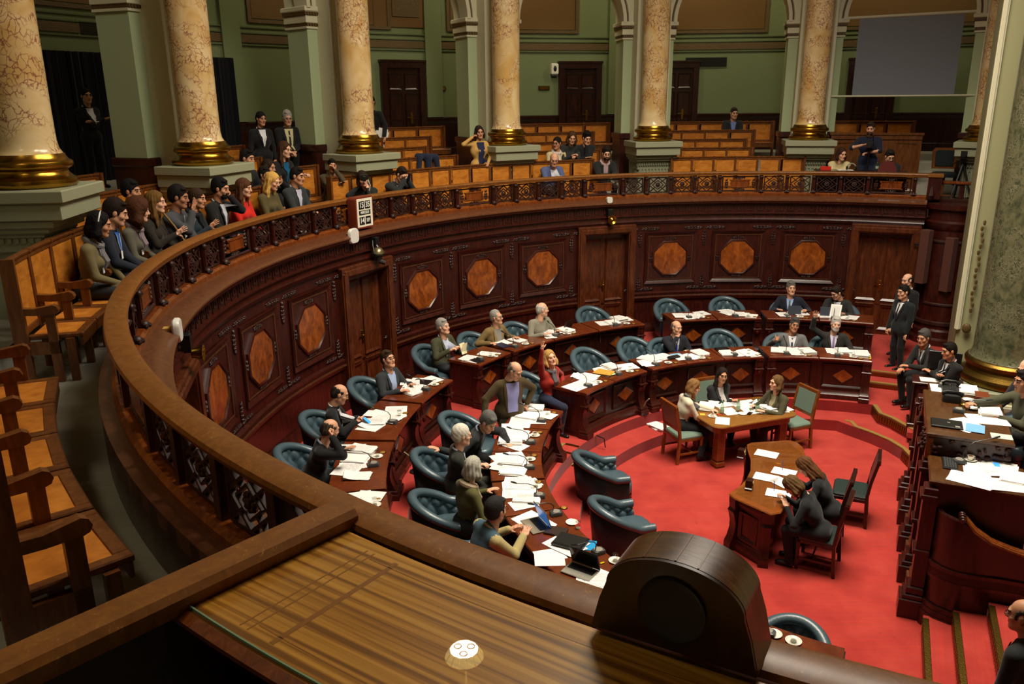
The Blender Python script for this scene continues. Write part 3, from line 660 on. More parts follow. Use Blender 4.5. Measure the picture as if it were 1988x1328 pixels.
def vent(a, z0, z1, w_, label):
    v = thing('air_vent', label, 'vent', P(RR, a), a); mb = MB()
    mb.bx(-.02, 0, -w_/2-.05, w_/2+.05, z0-.04, z1+.04); obj('vent_frame', mb, v, mats=OLIVE)
    mb = MB()
    for k in range(9): z = z0+(z1-z0)*(k+.5)/9; mb.box((-.035, 0, z), (.03, w_, .012), T((0, 0, 0)))
    mb.bx(-.024, -.02, -w_/2, w_/2, z0, z1); obj('louvre', mb, v, mats=plain('vent_dark', (30, 30, 22), .7))
vent(87.0, 5.99, 6.24, 1.15, 'wide dark louvred air vent high on the green wall')
vent(151.6, 6.42, 6.66, .5, 'small dark louvred air vent above the curtained doorway')
for a, lab in ((105.3, 'small brass sign plate on the wall left of the gallery door with the dispenser'), (117.2, 'small brass sign plate on the wall right of the door behind the third column')):
    s = thing('sign_plate', lab, 'sign', P(RR-.02, a, 5.45), a); mb = MB(); mb.bx(-.02, .02, -.16, .16, -.055, .055, ch=.008); obj('plate', mb, s, mats=MAHOGD); mb = MB(); mb.bx(-.028, -.018, -.13, .13, -.04, .04); obj('brass_face', mb, s, mats=BRASS)
s = thing('wall_dispenser', 'white wall dispenser with dark oval window beside the gallery door', 'dispenser', P(RR-.02, 104.2, 5.80), 104.2)
mb = MB(); mb.bx(-.14, .02, -.10, .10, 0, .3, ch=.03); obj('housing', mb, s, mats=PORC); mb = MB(); mb.ball((-.14, 0, .16), (.015, .05, .08)); obj('window', mb, s, mats=BLACK); mb = MB(); mb.bx(-.1, 0, -.08, .08, -.04, 0); obj('nozzle', mb, s, mats=DGREY)
# --- ceilings, far walls (close the room)
mb = MB(); mb.ring([(11.0, 10.4), (15.2, 10.4), (15.2, 10.6), (11.0, 10.6)], 40, 270, 80); struct('ceiling_gallery', mb, plain('dark_ceiling', (120, 110, 70), .8))
mb = MB(); mb.prism(disc(64, 11.2), 13.2, 13.4); struct('ceiling', mb, CREAM)
mb = MB(); mb.ring([(11.0, 10.35), (11.3, 10.35), (11.3, 13.3), (11.0, 13.3)], 40, 270, 60); struct('wall_clerestory', mb, CREAM)
mb = MB(); mb.bx(-14, 16, -6.2, -6.0, -.7, 13.3); o = struct('wall_front', mb, PIERP); o.matrix_world = TD
# --- the big pier and green marble column on the right
pw = thing('wall_right', None, None, DU(0, 0), 65.5, kind='structure')
PU, PV = 6.45, -1.05
mb = MB(); mb.bx(7.05, 8.6, -4.8, -.75, -.3, 12.5); obj('pier_shell', mb, pw, mats=PIERP)
mb = MB(); mb.bx(6.99, 7.08, -.80, -.70, 0.9, 12.5, ch=.02); mb.bx(6.96, 7.02, -.77, -.72, 0.9, 12.5, ch=.015); obj('edge_moulding', mb, pw, mats=CREAM)
mb = MB()
for k in range(16): z = 1.3+k*.11; mb.ball((6.96, -.92-.02*math.sin(k*1.7), z), (.025, .03, .05), 6, 4)
mb.ball((6.96, -.9, .95), (.04, .08, .1), 8, 5); obj('carved_drop', mb, pw, mats=GOLDB, kind='stuff')
gc = thing('green_marble_column', 'massive green mottled marble column on brass base at right edge', 'column', DU(6.05, 1.6, 0.0), 65.5)
mb = MB(); mb.bx(-.95, .95, -.95, .95, -.2, .10, ch=.02); mb.bx(-.86, .86, -.86, .86, .10, .30, ch=.02); obj('plinth', mb, gc, mats=STONE)
mb = MB(); mb.bx(-.92, .92, -.92, .92, .095, .125, ch=.01); obj('plinth_fillet', mb, gc, mats=CREAM)
mb = MB(); mb.lathe([(.80, .30), (.83, .33), (.84, .39), (.82, .45), (.77, .48), (.72, .51), (.70, .56), (.72, .60), (.75, .63), (.755, .68), (.73, .72), (.69, .74)], 40); obj('brass_base', mb, gc, mats=BRASSD)
mb = MB(); mb.lathe([(.70, .74), (.66, .80), (.645, .9), (.63, 6), (.56, 11.5)], 40); obj('shaft', mb, gc, mats=MARBG)
# ================================================================== gallery benches
FLIP = Matrix(((1, 0, 0, 0), (0, 0, 1, 0), (0, 1, 0, 0), (0, 0, 0, 1)))       # prism in the xz plane
def seat_proto(R, w_, zf, top, full=True):
    """meshes for one seat of a bench whose back stands at radius R; x along, y outwards"""
    h = w_/2; o = {}
    b = MB(); b.bx(-h+.05, h-.05, .0, .02, zf+.50, top-.075); o['back_panel'] = b
    b = MB(); b.bx(-h, -h+.055, -.015, .035, zf+.42, top-.03, ch=.006); b.bx(-h+.05, h, -.012, .032, top-.08, top-.03, ch=.006); b.bx(-h+.05, h, -.012, .032, zf+.44, zf+.51, ch=.006); b.bx(-h-.004, -h+.03, -.03, .04, top-.04, top+.008, ch=.006); o['back_frame'] = b
    b = MB(); b.bx(-h+.05, h-.02, -.46, -.07, zf+.425, zf+.455, ch=.008); o['seat'] = b
    b = MB()
    fr = [(-h+.02, -h+.09), (h-.08, h-.01)]
    for x0, x1 in fr: b.bx(x0, x1, -.52, -.05, zf+.42, zf+.462, ch=.008)
    b.bx(-h+.09, h-.08, -.52, -.44, zf+.42, zf+.462, ch=.008); b.bx(-h+.02, h-.01, -.51, -.49, zf+.34, zf+.42); o['seat_frame'] = b
    return {k: v.bend(R) for k, v in o.items()}
def arm_proto(R, zf):
    b = MB(); pr = [(-.31, zf+.66), (-.34, zf+.67), (-.355, zf+.70), (-.34, zf+.735), (-.31, zf+.75), (-.15, zf+.725), (-.01, zf+.735), (-.01, zf+.67), (-.15, zf+.66)]
    b.prism(pr, -.035, .035, Matrix(((0, 0, 1, 0), (1, 0, 0, 0), (0, 1, 0, 0), (0, 0, 0, 1))))
    b.bx(-.026, .026, -.31, -.23, zf, zf+.67, ch=.006); b.bx(-.026, .026, -.31, 0, zf+.28, zf+.40); b.bx(-.026, .026, -.44, -.37, zf, zf+.42); b.bx(-.026, .026, -.06, .01, zf, zf+.7)
    return b.bend(R)
def bench(row, a0, a1, n, label, arms=True):
    R, zf, top = ROWR[row], ROWF[row], (3.84, 4.0, 4.16, 4.345, 4.535)[row]; st_ = (a1-a0)/n
    t = thing('gallery_bench', label, 'bench', (0, 0, 0), group='public gallery benches')
    pr = seat_proto(R, R*rad(st_), zf, top); prot = {}
    for k, m in (('back_panel', OAK), ('back_frame', OAKD), ('seat', OAK), ('seat_frame', OAKD)):
        prot[k] = obj(k, pr[k], t, mats=m, rz=a0+st_*.5)
    if arms: prot['armrest'] = obj('armrest', arm_proto(R, zf), t, mats=OAKD, rz=a0)
    for i in range(1, n):
        for k in ('back_panel', 'back_frame', 'seat', 'seat_frame'): inst(prot[k], t, rz=a0+st_*(i+.5))
    if arms:
        for i in range(1, n+1): inst(prot['armrest'], t, rz=a0+st_*i)
    mb = MB(); mb.ring([(R-.025, top-.03), (R-.03, top-.01), (R-.015, top), (R+.03, top), (R+.045, top-.012), (R+.04, top-.03)], a0, a1, n*2); obj('top_rail', mb, t, mats=OAKD)
    for a in (a0, a1): s = .25 if a == a1 else -.25; mb = MB(); mb.arcbox(min(a, a+s), max(a, a+s), R-.06, R+.06, zf, top+.005, 1); obj('bench_end', mb, t, mats=OAKD)
    return t
ORD = {1: 'lowest', 2: 'second', 3: 'third', 4: 'topmost'}
bench(0, 78.1, 96.1, 6, 'front row of six oak gallery seats between the screen column and its left neighbour')
bench(0, 107.6, 146.7, 13, 'long front row of oak gallery seats behind the handrail, middle of the gallery')
bench(0, 157.1, 195.2, 11, 'front row of oak gallery seats where the students wave and chat')
bench(0, 203.5, 223.75, 5, 'empty front row of oak gallery seats with scrolled arms at near left')
for a in ((1, 84.3, 96.4, 4), (2, 84.3, 96.6, 4), (3, 82.7, 97.0, 5), (4, 80.0, 97.0, 6)): bench(*a, 'oak gallery seats, %s raised row below the wide air vent' % ORD[a[0]], arms=False)
for a in ((1, 104.7, 116.4, 4), (2, 106.5, 117, 4), (3, 102.6, 117, 5), (4, 99.5, 117, 6)): bench(*a, 'oak gallery seats, %s raised row before the door with the white dispenser' % ORD[a[0]], arms=False)
for a in ((1, 124.8, 137.5, 4), (2, 126.3, 137.8, 4), (3, 123.4, 137.8, 5), (4, 119.8, 137.8, 6)): bench(*a, 'oak gallery seats, %s raised row right of the third column' % ORD[a[0]], arms=False)
for a in ((1, 144.2, 151.4, 2), (2, 147.5, 157.5, 3), (3, 146, 157.5, 4)): bench(*a, 'shadowed oak gallery seats, %s raised row near the two people in black' % ORD[a[0]], arms=False)
for a in ((1, 163.5, 176.4, 4), (2, 166, 179, 4), (3, 166, 178, 4)): bench(*a, 'shadowed oak gallery seats, %s raised row near the woman at the curtain' % ORD[a[0]], arms=False)
bench(4, 64.8, 73.3, 3, 'three oak gallery seats behind the panelled barrier under the screen', arms=False)
# panelled wooden barrier behind the standing cameraman
bt = thing('gallery_barrier', 'panelled wooden barrier behind the standing cameraman in the gallery', 'barrier', (0, 0, 0)); RBR = 10.75
mb = MB(); W = RBR*rad(10.6); mb.bx(-W/2, W/2, 0, .06, 2.65, 4.27); mb.bx(-W/2-.03, W/2+.03, -.05, .11, 4.27, 4.33, ch=.01); mb.bx(-W/2, W/2, -.03, 0, 4.18, 4.27); mb.bx(-W/2, W/2, -.02, 0, 2.65, 2.9)
obj('barrier_body', mb.bend(RBR), bt, mats=OAKD, rz=69)
for k in (-1, 1):
    mb = MB(); frame_rect(mb, k*W/4-W/4+.06, k*W/4+W/4-.06, 3.0, 4.1, .07, -.035, -.02); obj('panel_frame', mb.bend(RBR), bt, mats=OAKD, rz=69)
    mb = MB(); mb.bx(k*W/4-W/4+.13, k*W/4+W/4-.13, -.008, 0, 3.07, 4.03); obj('panel', mb.bend(RBR), bt, mats=wood('barrier_panel', (74, 38, 16), (96, 52, 24), (116, 68, 34)) if k < 0 else MATS['barrier_panel'], rz=69)
# ================================================================== foreground desk, partition, loudspeaker box
fd = thing('gallery_desk', 'glass topped striped veneer desk along the handrail in the foreground', 'desk', P(9.15, -121, 2.65), 0)
FDI = Matrix.Translation(-P(9.15, -121, 2.65))
def fdobj(name, mb, m, lab=None, sm=35):
    mb.v = [tuple(FDI @ Vector(v)) for v in mb.v]; return obj(name, mb, fd, mats=m, label=lab, smooth=sm)
mb = MB(); mb.arcbox(-128.7, -108, 8.815, 9.50, 3.515, 3.548, 24); fdobj('desk_top', mb, STRIPE)
mb = MB(); mb.ring([(9.50, 3.50), (9.53, 3.505), (9.535, 3.53), (9.50, 3.548)], -128.8, -108, 24); fdobj('desk_edge', mb, RAILW)
mb = MB(); mb.arcbox(-128.62, -108, 8.83, 9.485, 3.5495, 3.558, 24); fdobj('glass_sheet', mb, GLASSD, 'clear glass sheet on the desk')
mb = MB(); mb.arcbox(-128.72, -128.60, 8.83, 9.49, 3.549, 3.559, 1); mb.arcbox(-128.6, -108, 9.483, 9.489, 3.549, 3.559, 24); fdobj('glass_edge', mb, plain('glass_edge_green', (120, 146, 116), .2))
mb = MB(); mb.arcbox(-128.2, -108, 8.83, 8.87, 2.65, 3.515, 20); mb.arcbox(-126.5, -126.2, 8.87, 9.3, 2.65, 3.515, 1); fdobj('desk_support', mb, MAHOGD)
gold = plain('gilt_inlay', (150, 104, 40), .4)
mb = MB()
for rr, w_ in ((-.0, .004), (.03, .004)):
    mb.arcbox(-127.0-rr*8, -126.96-rr*8, 8.87, 9.44, 3.547, 3.5487, 1)
mb.arcbox(-126.3, -126.17, 8.87, 9.44, 3.547, 3.5487, 1); mb.arcbox(-126.9, -109, 9.40, 9.404, 3.547, 3.5487, 20); mb.arcbox(-126.9, -109, 8.905, 8.909, 3.547, 3.5487, 20)
fdobj('inlay_lines', mb, plain('inlay_strip', (140, 84, 28), .4)).__setitem__('kind', 'stuff')
pt = thing('partition_rail', 'thick polished wooden partition capping that runs from the handrail to the lower left', 'rail', (0, 0, 0))
q0, q1 = Vector((-5.49, -6.83, 0)), Vector((-6.75, -8.28, 0)); dr = (q1-q0).normalized(); nr = Vector((dr.y, -dr.x, 0))
def along(prof, a, b, m, name, par):
    mb = MB(); mb.sweep([[tuple(q+nr*o+Vector((0, 0, z))) for o, z in prof] for q in (a, b)]); return obj(name, mb, par, mats=m)
along([(-.075, 3.57), (-.08, 3.60), (-.06, 3.625), (.06, 3.625), (.075, 3.612), (.085, 3.59), (.07, 3.575), (.085, 3.555), (.075, 3.53), (-.06, 3.53)], q0, q1, RAILT, 'capping', pt)
along([(-.04, 2.65), (-.04, 3.54), (.05, 3.54), (.05, 2.65)], q0, q1, MAHOGD, 'partition_board', pt)
bx_ = thing('loudspeaker_box', 'dark arched wooden loudspeaker box standing on the handrail in the foreground', 'loudspeaker', P(8.745, -119.35, 3.583), -119.35)
prof = [(-.262, 0), (-.237, .11), (-.215, .175)]+[(-.215*math.cos(math.pi*k/28), .175+.125*math.sin(math.pi*k/28)) for k in range(1, 28)]+[(.215, .175), (.237, .11), (.262, 0)]
YZ = Matrix(((0, 0, 1, 0), (-1, 0, 0, 0), (0, 1, 0, 0), (0, 0, 0, 1)))
mb = MB(); mb.prism(prof, -.09, .085, YZ); obj('case', mb, bx_, mats=wood('box_wood', (54, 30, 12), (76, 44, 18), (102, 64, 28), scale=(8, 2, 2), rough=.3, coat=.5), smooth=30)
mb = MB(); mb.prism([(x*.995, z*.995) for x, z in prof], .085, .10, YZ); obj('front_board', mb, bx_, mats=MAHOGD)
mb = MB(); mb.lathe([(.0, 0), (.105, 0), (.105, .012), (.092, .006), (0.001, .006)], 28, T((.099, 0, .145), ry=90)); obj('speaker_cloth', mb, bx_, mats=BLACK)
mb = MB()
for x in (-.07, .0, .1): mb.prism([(x, .175+.125*math.sqrt(max(0, 1-(x/.215)**2))), (x+.006, .175+.125*math.sqrt(max(0, 1-((x+.006)/.215)**2))), (x+.006, .17+.125*math.sqrt(max(0, 1-((x+.006)/.215)**2))), (x, .17+.125*math.sqrt(max(0, 1-(x/.215)**2)))], -.088, .084, YZ @ Matrix.Translation((0, .0015, 0)))
obj('inlay_strip', mb, bx_, mats=MOULD).__setitem__('kind', 'stuff')
mb = MB(); mb.bx(-.06, .06, -.045, .045, 0, .0015); obj('paper_sheet', mb, None, P(9.22, -120.2, 3.5585), 20, PAPER, 'small white paper slip lying on the foreground glass desk', 'paper')
# ================================================================== deputies' desks
def pilaster(R, zt):
    mb = MB(); w_ = .075; pr = [(.0, 0), (-.16, 0), (-.16, .10), (-.135, .14), (-.115, .16), (-.10, .20), (-.075, .26), (-.06, .36), (-.07, .46), (-.10, .53), (-.115, .55), (-.115, .57), (-.09, .58), (-.09, .70), (-.11, .72), (-.11, zt-.03), (0, zt-.03)]
    mb.prism(pr, -w_, w_, Matrix(((0, 0, 1, 0), (1, 0, 0, 0), (0, 1, 0, 0), (0, 0, 0, 1)))); mb.bx(-w_-.02, w_+.02, -.175, 0, 0, .09, ch=.01); mb.bx(-w_-.012, w_+.012, -.155, 0, .09, .14, ch=.01); mb.bx(-w_-.012, w_+.012, -.125, 0, .545, .575, ch=.006)
    mb.box((0, -.095, .64), (.06, .02, .07)); mb.ball((0, -.115, .50), (.03, .025, .04), 8, 5)
    return mb.bend(R)
def desk(a0, a1, n, R, z, label, depth=.68, ends=(True, True)):
    H = .80; t = thing('deputy_desk', label, 'desk', (0, 0, z), 0, group='curved rows of deputy desks'); st_ = (a1-a0)/n; F = R+.12
    for i in range(n):
        lo, hi = a0+st_*i+.12, a0+st_*(i+1)-.12; c = (lo+hi)/2; w_ = F*rad(hi-lo)/2
        mb = MB(); mb.ring([(R+.01, H-.045), (R, H-.03), (R, H-.012), (R+.012, H), (R+depth-.01, H), (R+depth, H-.012), (R+depth, H-.03), (R+depth-.03, H-.045)], lo, hi, 5); obj('desk_top', mb, t, mats=DESKT)
        mb = MB(); mb.arcbox(lo-.1, hi+.1, F, F+.03, .1, H-.04, 5); fr = MB(); frame_rect(fr, -w_+.09, w_-.09, .22, .66, .035, -.022, -.012); fr.bend(F)
        ca, sa = math.cos(rad(c)), math.sin(rad(c)); mb.add([(x*ca-y*sa, x*sa+y*ca, zz) for x, y, zz in fr.v], fr.f)
        pn = obj('front_panel', mb, t, mats=MAHOGD)
        dm = MB(); dw, dh = .20, .15; v = [(0, .44-dh), (dw, .44), (0, .44+dh), (-dw, .44)]
        dm.v = [(x, 0, zz) for x, zz in v]+[(x*.96, -.018, .44+(zz-.44)*.96) for x, zz in v]+[(x*.85, -.012, .44+(zz-.44)*.85) for x, zz in v]; dm.f = [(q*4+k, q*4+(k+1) % 4, q*4+4+(k+1) % 4, q*4+4+k) for q in range(2) for k in range(4)]; dm.m = [0]*8
        obj('diamond_frame', dm.bend(F), pn, mats=MAHOG, rz=c)
        dm = MB(); dm.v = [(x*.86, -.013, .44+(zz-.44)*.86) for x, zz in v]; dm.f = [(0, 1, 2, 3)]; dm.m = [0]; obj('diamond_inlay', dm.bend(F), pn, mats=BURL, rz=c, label='diamond of orange figured veneer')
        mb = MB(); mb.arcbox(lo, hi, R+depth-.06, R+depth-.04, H-.16, H-.04, 4); obj('apron', mb, t, mats=MAHOGD)
    mb = MB(); mb.ring([(F+.02, 0), (F-.09, 0), (F-.09, .09), (F-.06, .12), (F-.05, .14), (F, .16), (F+.02, .16)], a0+.1, a1-.1, n*5); obj('plinth', mb, t, mats=MAHOG)
    mb = MB(); mb.ring([(F+.01, H-.1), (F-.04, H-.08), (F-.06, H-.045), (F+.01, H-.045)], a0+.1, a1-.1, n*5); obj('frieze_moulding', mb, t, mats=MAHOG)
    pp = None
    for a in (a0+rad(1)*0+.9*4.5/R, a1-.9*4.5/R):
        if pp is None: pp = obj('pilaster', pilaster(F, H), t, mats=MAHOG, rz=a)
        else: inst(pp, t, rz=a)
    for a, s in ((a0+.3, 1), (a1-.3, -1)):
        mb = MB(); d_ = s*.3; mb.arcbox(min(a, a+d_), max(a, a+d_), F+.02, R+depth-.03, 0, H-.045, 1); sd = obj('side_panel', mb, t, mats=MAHOG)
        mb = MB(); mb.arcbox(min(a-s*.15, a+d_+s*.1), max(a-s*.15, a+d_+s*.1), F-.04, R+depth-.01, 0, .12, 1); obj('side_plinth', mb, sd, mats=MAHOG)
    for i in range(1, n):
        a = a0+st_*i; mb = MB(); mb.arcbox(a-.15, a+.15, F+.03, R+depth-.1, .05, H-.045, 1); obj('divider', mb, t, mats=MAHOGD)
    return t
RF, RBK = 4.43, 6.40
desk(67.9, 91.2, 2, RF, -.2, 'front curved dark desk, first section from the tall right door')
desk(92.3, 121.9, 3, RF, -.2, 'front curved dark desk, middle section behind the small writing table')
desk(123.4, 144.6, 2, RF, -.2, 'front curved dark desk, section ending at the aisle by the woman in red')
desk(155.4, 186.0, 3, RF, -.2, 'front curved dark desk crowded with papers, section beside the aisle')
desk(186.4, 216.6, 3, RF, -.2, 'front curved dark desk with two laptops, below the handrail')
desk(217.0, 243.1, 3, 4.27, -.2, 'front curved dark desk half hidden below the arched loudspeaker box')
desk(67.5, 86.0, 2, RBK, 0, 'rear curved dark desk, section beside the tall right door')
desk(86.9, 103.4, 2, RBK, 0, 'rear curved dark desk before two empty blue armchairs')
desk(109.3, 138.3, 3, RBK, 0, 'rear curved dark desk, section of the man in the grey sweater')
desk(138.9, 147.2, 1, RBK, 0, 'short rear desk section at the aisle, before the man with a folded paper')
desk(154.4, 164.6, 1, RBK, 0, 'rear desk unit before the man in the pale blue shirt')
desk(165.0, 177.2, 1, RBK, 0, 'rear desk unit before the bald man with the phone')
desk(177.6, 190.0, 1, RBK, 0, 'rear desk unit before the bald man rubbing his head')
desk(190.4, 203.0, 1, RBK, 0, 'rear desk unit partly behind the near handrail')
# ================================================================== tub armchairs
def armchair_meshes():
    def path(t):                                               # t 0..1 round the tub, returns (x, y, nx, ny)
        if t < .2: k = t/.2; return (.31, .27-.30*k, 1, 0)
        if t > .8: k = (t-.8)/.2; return (-.31, -.03+.30*k, -1, 0)
        a = math.pi*(t-.2)/.6; return (.31*math.cos(a), -.03-.33*math.sin(a), math.cos(a), -math.sin(a))
    def top(t): return .60+.25*max(0, math.sin(math.pi*min(1, max(0, (t-.12)/.76))))**1.3
    n = 44; out = MB(); roll = MB(); inn = MB(); lo_, lr, li = [], [], []
    for i in range(n+1):
        t = i/n; x, y, nx, ny = path(t); h = top(t); fl = .02+.03*(h-.6)/.25
        def p_(o, z): return (x+nx*o, y+ny*o, z)
        lo_.append([p_(.04, .16), p_(.05+fl, h-.06), p_(.0+fl, h-.02), p_(.0, .16)])
        lr.append([p_(fl+.015+.062*math.cos(a), h-.03+.058*math.sin(a)) for a in [2*math.pi*k/10 for k in range(10)]])
    out.sweep(lo_); roll.sweep(lr)
    for e in (lr[0], lr[-1]):
        c = Vector([sum(q[k] for q in e)/10 for k in range(3)]); roll.ball(c, (.055, .02, .052), 10, 6)
    nz = 16; vs = []
    for i in range(2*n+1):
        t = i/(2*n); x, y, nx, ny = path(t); h = top(t); fl = .02+.03*(h-.6)/.25
        for j in range(nz+1):
            s = j/nz; z = .40+(h-.03-.40)*s; u_ = t*20; v_ = s*3.0
            d = .046*math.sqrt(abs(math.sin(math.pi*(u_+v_)/2)*math.sin(math.pi*(u_-v_)/2))) if v_ > 1 else .046*math.sqrt(abs(math.sin(math.pi*(u_+1)/2)*math.sin(math.pi*(u_-1)/2)))
            o = -.008-d*(.35+.65*min(1, (1-s)*4+.1))+fl*s+.012*s; vs.append((x+nx*o, y+ny*o, z))
    m = nz+1; inn.add(vs, [(i*m+j, i*m+j+1, (i+1)*m+j+1, (i+1)*m+j) for i in range(2*n) for j in range(nz)])
    seat = MB(); pl = [(.27, .30), (.22, .36), (.1, .395), (-.1, .395), (-.22, .36), (-.27, .30)]+[(-.28*math.cos(a), -.03-.28*math.sin(a)) for a in [math.pi*k/10 for k in range(11)]]
    ls = []
    for s, z in ((.97, .27), (1.0, .30), (1.0, .40), (.97, .43), (.86, .448), (.4, .462)): ls.append([(x*s, y*s, z) for x, y in pl])
    seat.sweep(ls)
    ap = MB(); ls = [[(x*s, y*s, z) for x, y in pl] for s, z in ((.96, .15), (1.0, .17), (1.0, .27))]; ap.sweep(ls)
    leg = MB(); leg.tube([(0, 0, .17), (.02, .03, .12), (.025, .055, .07), (.01, .07, .035), (.01, .10, .02)], [.035, .032, .022, .02, .024], 8); leg.ball((.01, .10, .022), .024, 8, 5)
    legb = MB(); legb.tube([(0, 0, .17), (0, -.03, .08), (0, -.05, 0.0)], [.03, .024, .02], 8)
    mk = lambda b, nm, m, sm=60: b.mesh(nm, m, sm)
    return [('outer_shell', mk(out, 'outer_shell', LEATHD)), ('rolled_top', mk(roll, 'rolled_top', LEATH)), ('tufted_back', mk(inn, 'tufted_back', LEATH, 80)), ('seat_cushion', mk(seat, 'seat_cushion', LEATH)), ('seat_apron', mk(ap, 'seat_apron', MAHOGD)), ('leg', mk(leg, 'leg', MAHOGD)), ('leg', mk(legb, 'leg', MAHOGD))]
ACM = armchair_meshes()
def armchair(label, loc, rz):
    t = thing('tub_armchair', label, 'armchair', loc, rz, group='blue leather deputy armchairs')
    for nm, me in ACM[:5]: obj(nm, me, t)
    for s in (-1, 1): obj('leg', ACM[5][1], t, (s*.24, .26, 0), -s*20); obj('leg', ACM[6][1], t, (s*.2, -.22, 0), s*20)
    return t
def chair_at(r, a, z, label, turn=0): return armchair(label, P(r, a, z), a+90+turn)
# ================================================================== people: bodies grown as one continuous surface from a distance field
def nets(V, lo, h):
    """naive surface nets of a sampled field; returns verts, quads"""
    nx, ny, nz = V.shape; S = V < 0
    c = sum(S[i:nx-1+i, j:ny-1+j, k:nz-1+k].astype(np.int8) for i in (0, 1) for j in (0, 1) for k in (0, 1))
    act = (c > 0) & (c < 8); idx = -np.ones(act.shape, np.int64); ijk = np.argwhere(act); idx[act] = np.arange(len(ijk))
    acc = np.zeros((len(ijk), 3)); cnt = np.zeros(len(ijk)); I, J, K = ijk.T
    cor = [(a, b, d) for a in (0, 1) for b in (0, 1) for d in (0, 1)]
    for p_ in cor:
        for ax in range(3):
            if p_[ax]: continue
            q_ = list(p_); q_[ax] = 1
            a = V[I+p_[0], J+p_[1], K+p_[2]]; b = V[I+q_[0], J+q_[1], K+q_[2]]; m = (a < 0) != (b < 0)
            t = np.where(m, a/np.where(m, a-b, 1), 0); pt = np.array(p_, float)[None].repeat(len(I), 0); pt[:, ax] += t
            acc[m] += pt[m]; cnt[m] += 1
    vs = (ijk+acc/cnt[:, None])*h+np.array(lo)
    fs = []
    for ax in range(3):
        s0 = [slice(None)]*3; s1 = [slice(None)]*3; s0[ax] = slice(0, -1); s1[ax] = slice(1, None)
        a, b = S[tuple(s0)], S[tuple(s1)]; e = np.argwhere(a != b); u, v = (ax+1) % 3, (ax+2) % 3
        e = e[(e[:, u] > 0) & (e[:, v] > 0) & (e[:, u] < V.shape[u]-1) & (e[:, v] < V.shape[v]-1)]
        def at_(du, dv):
            q = e.copy(); q[:, u] += du; q[:, v] += dv; return idx[q[:, 0], q[:, 1], q[:, 2]]
        f = np.stack([at_(-1, -1), at_(0, -1), at_(0, 0), at_(-1, 0)], 1); fl = ~a[e[:, 0], e[:, 1], e[:, 2]]
        f[fl] = f[fl][:, ::-1]; fs.append(f)
    f = np.concatenate(fs); return vs, f[(f >= 0).all(1)]
